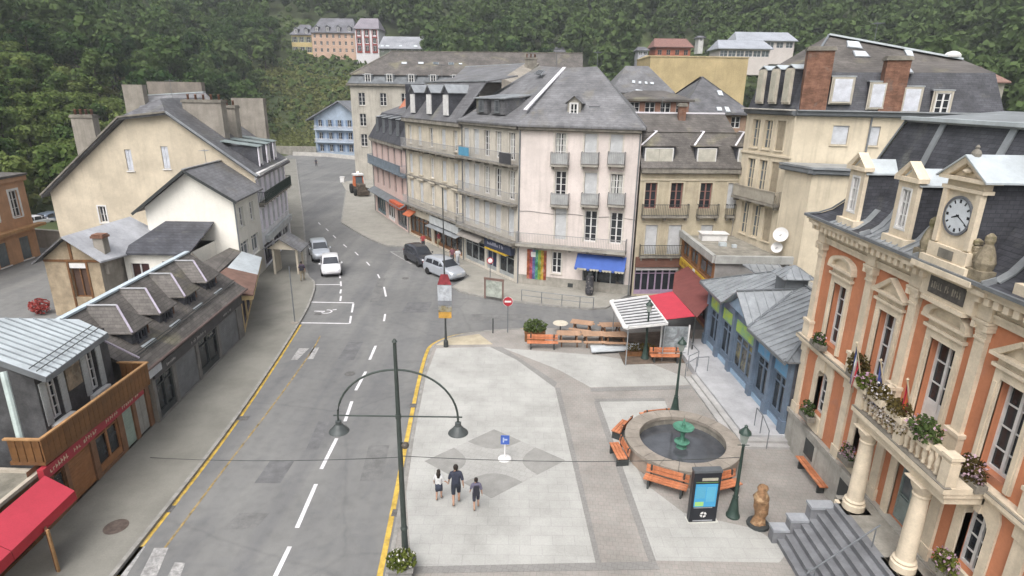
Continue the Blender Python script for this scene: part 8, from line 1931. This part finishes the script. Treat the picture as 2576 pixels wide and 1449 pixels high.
car('white car in the car park behind the houses', G(75, 577) + V3(0, 1.0, 0), radians(75), WPA, 'hatch'); car('blue grey car beside the yellow house car park', G(132, 566) + V3(-.4, 1.0, 0), radians(80), BLG, 'hatch')
# ------------------------------------------------------------------ people
def person(label, p, rz, h=1.75, top=(.05, .055, .075), legs=(.03, .035, .05), short=True, hair=(.03, .022, .018), longhair=False, stride=.18, arms=(0, 0), sleeves=.5, bag=None, skirt=None, hold=None):
    k = h / 1.75; T = Thing('person', label, 'person', tuple(p), None, rz)     # faces +y
    J = {'pel': (0, 0, .93, .125), 'wai': (0, .0, 1.08, .115), 'che': (0, .01, 1.3, .13), 'nec0': (0, 0, 1.45, .075), 'nec': (0, .01, 1.51, .055), 'hd0': (0, .02, 1.6, .078), 'hd1': (0, .02, 1.68, .085), 'hd2': (0, .01, 1.73, .05)}
    E_ = [('pel', 'wai'), ('wai', 'che'), ('che', 'nec0'), ('nec0', 'nec'), ('nec', 'hd0'), ('hd0', 'hd1'), ('hd1', 'hd2')]
    for i, sx in enumerate((-1, 1)):
        s = stride * sx; n = 'lr'[i]; a = arms[i]
        J.update({n+'hip': (sx*.095, 0, .88, .1), n+'kne': (sx*.1, s*.55 + .02, .5, .062), n+'cal': (sx*.1, s*.7 - .03, .32, .055), n+'ank': (sx*.1, s - .05, .09, .04), n+'toe': (sx*.12, s + .12, .035, .036),
                  n+'sho': (sx*.17, 0, 1.4, .068), n+'elb': (sx*.25, -s*.4 - .02 + a*.05, 1.14, .045), n+'wri': (sx*(.27 + (.12 if a else 0)), -s*.8 + .06 + a*.08, .92 + .1*a, .032), n+'hnd': (sx*(.28 + (.16 if a else 0)), -s*.85 + .08 + a*.08, .85 + .1*a, .036)})
        E_ += [('pel', n+'hip'), (n+'hip', n+'kne'), (n+'kne', n+'cal'), (n+'cal', n+'ank'), (n+'ank', n+'toe'), ('che', n+'sho'), (n+'sho', n+'elb'), (n+'elb', n+'wri'), (n+'wri', n+'hnd')]
    ks = list(J); me = bpy.data.meshes.new('body'); me.from_pydata([tuple(c*k for c in J[q][:3]) for q in ks], [(ks.index(a), ks.index(b)) for a, b in E_], []); o = link('body_skeleton', me)
    o.modifiers.new('skin', 'SKIN'); 
    for i, q in enumerate(ks): r = J[q][3]*k; sv = me.skin_vertices[0].data[i]; sv.radius = (r*(1.25 if q in ('che', 'wai', 'pel') else 1), r*.92); sv.use_root = (q == 'pel')
    ss = o.modifiers.new('sub', 'SUBSURF'); ss.levels = ss.render_levels = 1
    dg = bpy.context.evaluated_depsgraph_get(); bm_ = bpy.data.meshes.new_from_object(o.evaluated_get(dg)); bpy.data.objects.remove(o)
    bm_.name = 'body'; bm_.materials.clear(); bm_.materials.append(SKIN); bm_.shade_smooth(); T.local('body', bm_)
    V_ = [v.co.copy() for v in bm_.vertices]; N_ = [v.normal.copy() for v in bm_.vertices]
    def cloth(nm, test, off, m, flare=None):
        used = {}; vs, fs = [], []
        for f in bm_.polygons:
            c = f.center / k
            if not test(c): continue
            q = []
            for i in f.vertices:
                if i not in used: used[i] = len(vs); d = V_[i] + N_[i]*off; vs.append(d)
                q.append(used[i])
            fs.append(q)
        if fs: b = MB(); b.add(vs, fs); T.local(nm, b.mesh(nm, m, True))
    hsh = '%d_%d_%d' % tuple(int(c*99) for c in top); lsh = '%d_%d_%d' % tuple(int(c*99) for c in legs)
    zs = 1.4 - .32*sleeves*1.6
    cloth('shirt', lambda c: c.z > .88 and c.z < 1.475 and (abs(c.x) < .19 or c.z > zs), .018*k, mat('shirt_' + hsh, top, .85, .12, 6))
    cloth('shorts' if short else 'trousers', lambda c: c.z < .96 and c.z > (.50 if short else .1) and abs(c.x) < .22, .02*k, mat('legs_' + lsh, legs, .85, .12, 6)); cloth('shoe', lambda c: c.z < .1, .012*k, mat('shoe', (.35, .35, .33), .7))
    hm = mat('hair_%d' % int(hair[0]*999), hair, .7, .2, 12); cloth('hair', lambda c: c.z > 1.535 and (c.z > 1.66 or c.y < .02), .022*k, hm)
    if longhair: T.local('long_hair', MB().lathe([(.05, 1.25), (.11, 1.32), (.115, 1.5), (.09, 1.62)], 10, (0, -.045, 0)).mesh('long_hair', hm, True), scale=(k, k*.75, k))
    for sx in (-1, 1):      # simple face: eyes, ears; nose
        T.local('eye', MB().lathe([(.003, -.008), (.01, 0), (.003, .008)], 6, (sx*.03*k, .098*k, 1.64*k)).mesh('eye', BLACKP)); T.local('ear', MB().lathe([(.004, -.03), (.014, 0), (.004, .03)], 6, (sx*.082*k, .015*k, 1.63*k)).mesh('ear', SKIN, True))
    T.local('nose', MB().lathe([(.016, -.02), (.012, .0), (.004, .025)], 6, (0, .105*k, 1.61*k)).mesh('nose', SKIN, True))
    for i, sx in enumerate((-1, 1)):
        hx, hy, hz = J['lr'[i] + 'hnd'][:3]; m = MB()
        for j in range(4): m.tube([(hx + sx*.004, hy - .03 + j*.02, hz), (hx + sx*.004, hy - .03 + j*.021, hz - .05 - (.01 if j in (1, 2) else 0)), (hx - sx*.012, hy - .03 + j*.02, hz - .085)], [.0095, .009, .006], 5)
        m.tube([(hx - sx*.01, hy + .035, hz + .02), (hx - sx*.014, hy + .055, hz - .015), (hx - sx*.018, hy + .055, hz - .04)], [.011, .01, .007], 5); T.local('fingers', m.mesh('fingers', SKIN, True), scale=(k, k, k))
    if bag: T.local('backpack', MB().hexa([(-.15, -.3, .98), (.15, -.3, .98), (.15, -.14, .98), (-.15, -.14, .98)], [(-.12, -.24, 1.4), (.12, -.24, 1.4), (.12, -.12, 1.4), (-.12, -.12, 1.4)]).mesh('backpack', mat('bag_dark', bag, .8)), scale=(k, k, k))
    if skirt: T.local('skirt', MB().lathe([(.2, .62), (.17, .8), (.14, .95)], 12).mesh('skirt', mat('skirt', skirt, .85), True), scale=(k, k, k))
    return T
GR3 = None
person('adult in navy shirt and dark shorts walking across the plaza between two children', G(1148, 1268, .132), radians(4), 1.8, (.045, .05, .075), (.035, .04, .055), True, arms=(0, 0), stride=.14)
person('child with long dark hair in a white top and dark skirt on the plaza', G(1105, 1256, .132), radians(-6), 1.38, (.62, .62, .62), (.05, .06, .09), True, longhair=True, stride=.1, arms=(0, 1), skirt=(.06, .07, .1))
person('child in a purple grey top carrying a dark bag on the plaza', G(1198, 1280, .132), radians(8), 1.42, (.15, .14, .20), (.05, .05, .07), True, stride=.14, bag=(.03, .03, .04))
person('pedestrian in white top and pale trousers outside the corner shops', G(1152, 668, .12), radians(200), 1.7, (.62, .62, .64), (.42, .44, .48), False)
person('pedestrian in maroon top beside the one in white', G(1138, 664, .12), radians(170), 1.7, (.20, .08, .10), (.08, .08, .09), False)
person('pedestrian in a red top behind the black car', G(1065, 628, .12), radians(190), 1.72, (.36, .06, .06), (.05, .05, .06), False)
person('pedestrian in dark red and white near the shop canopy', G(1105, 622, .12), radians(160), 1.7, (.28, .06, .07), (.40, .36, .24), False)
person('pedestrian in a dark top with a mauve bag on the left pavement', G(762, 706, .12), radians(10), 1.72, (.07, .05, .08), (.28, .24, .18), False, bag=(.38, .3, .42))
person('distant pedestrian in dark clothes on the road by the blue house', G(796, 420, .0), radians(180), 1.75, (.06, .06, .08), (.05, .05, .06), False)
person('pedestrian in a white top beside the parked white car', G(55, 590), radians(120), 1.72, (.62, .60, .64), (.12, .16, .26), False)
# ------------------------------------------------------------------ evening haze in the valley air
hz = MB().box(-360, -30, -8, 360, 560, 175); ho = link('haze', hz.mesh('haze', None)); tag(ho, 'thin pale evening haze filling the valley', 'haze', kind='stuff')
hm_ = bpy.data.materials.new('haze'); hm_.use_nodes = True; hN = hm_.node_tree.nodes; hN.remove(hN['Principled BSDF'])
pv_ = hN.new('ShaderNodeVolumePrincipled'); pv_.inputs['Color'].default_value = (.86, .90, .96, 1); pv_.inputs['Density'].default_value = .0004; pv_.inputs['Anisotropy'].default_value = .1
hm_.node_tree.links.new(pv_.outputs[0], hN['Material Output'].inputs['Volume']); ho.data.materials.append(hm_)
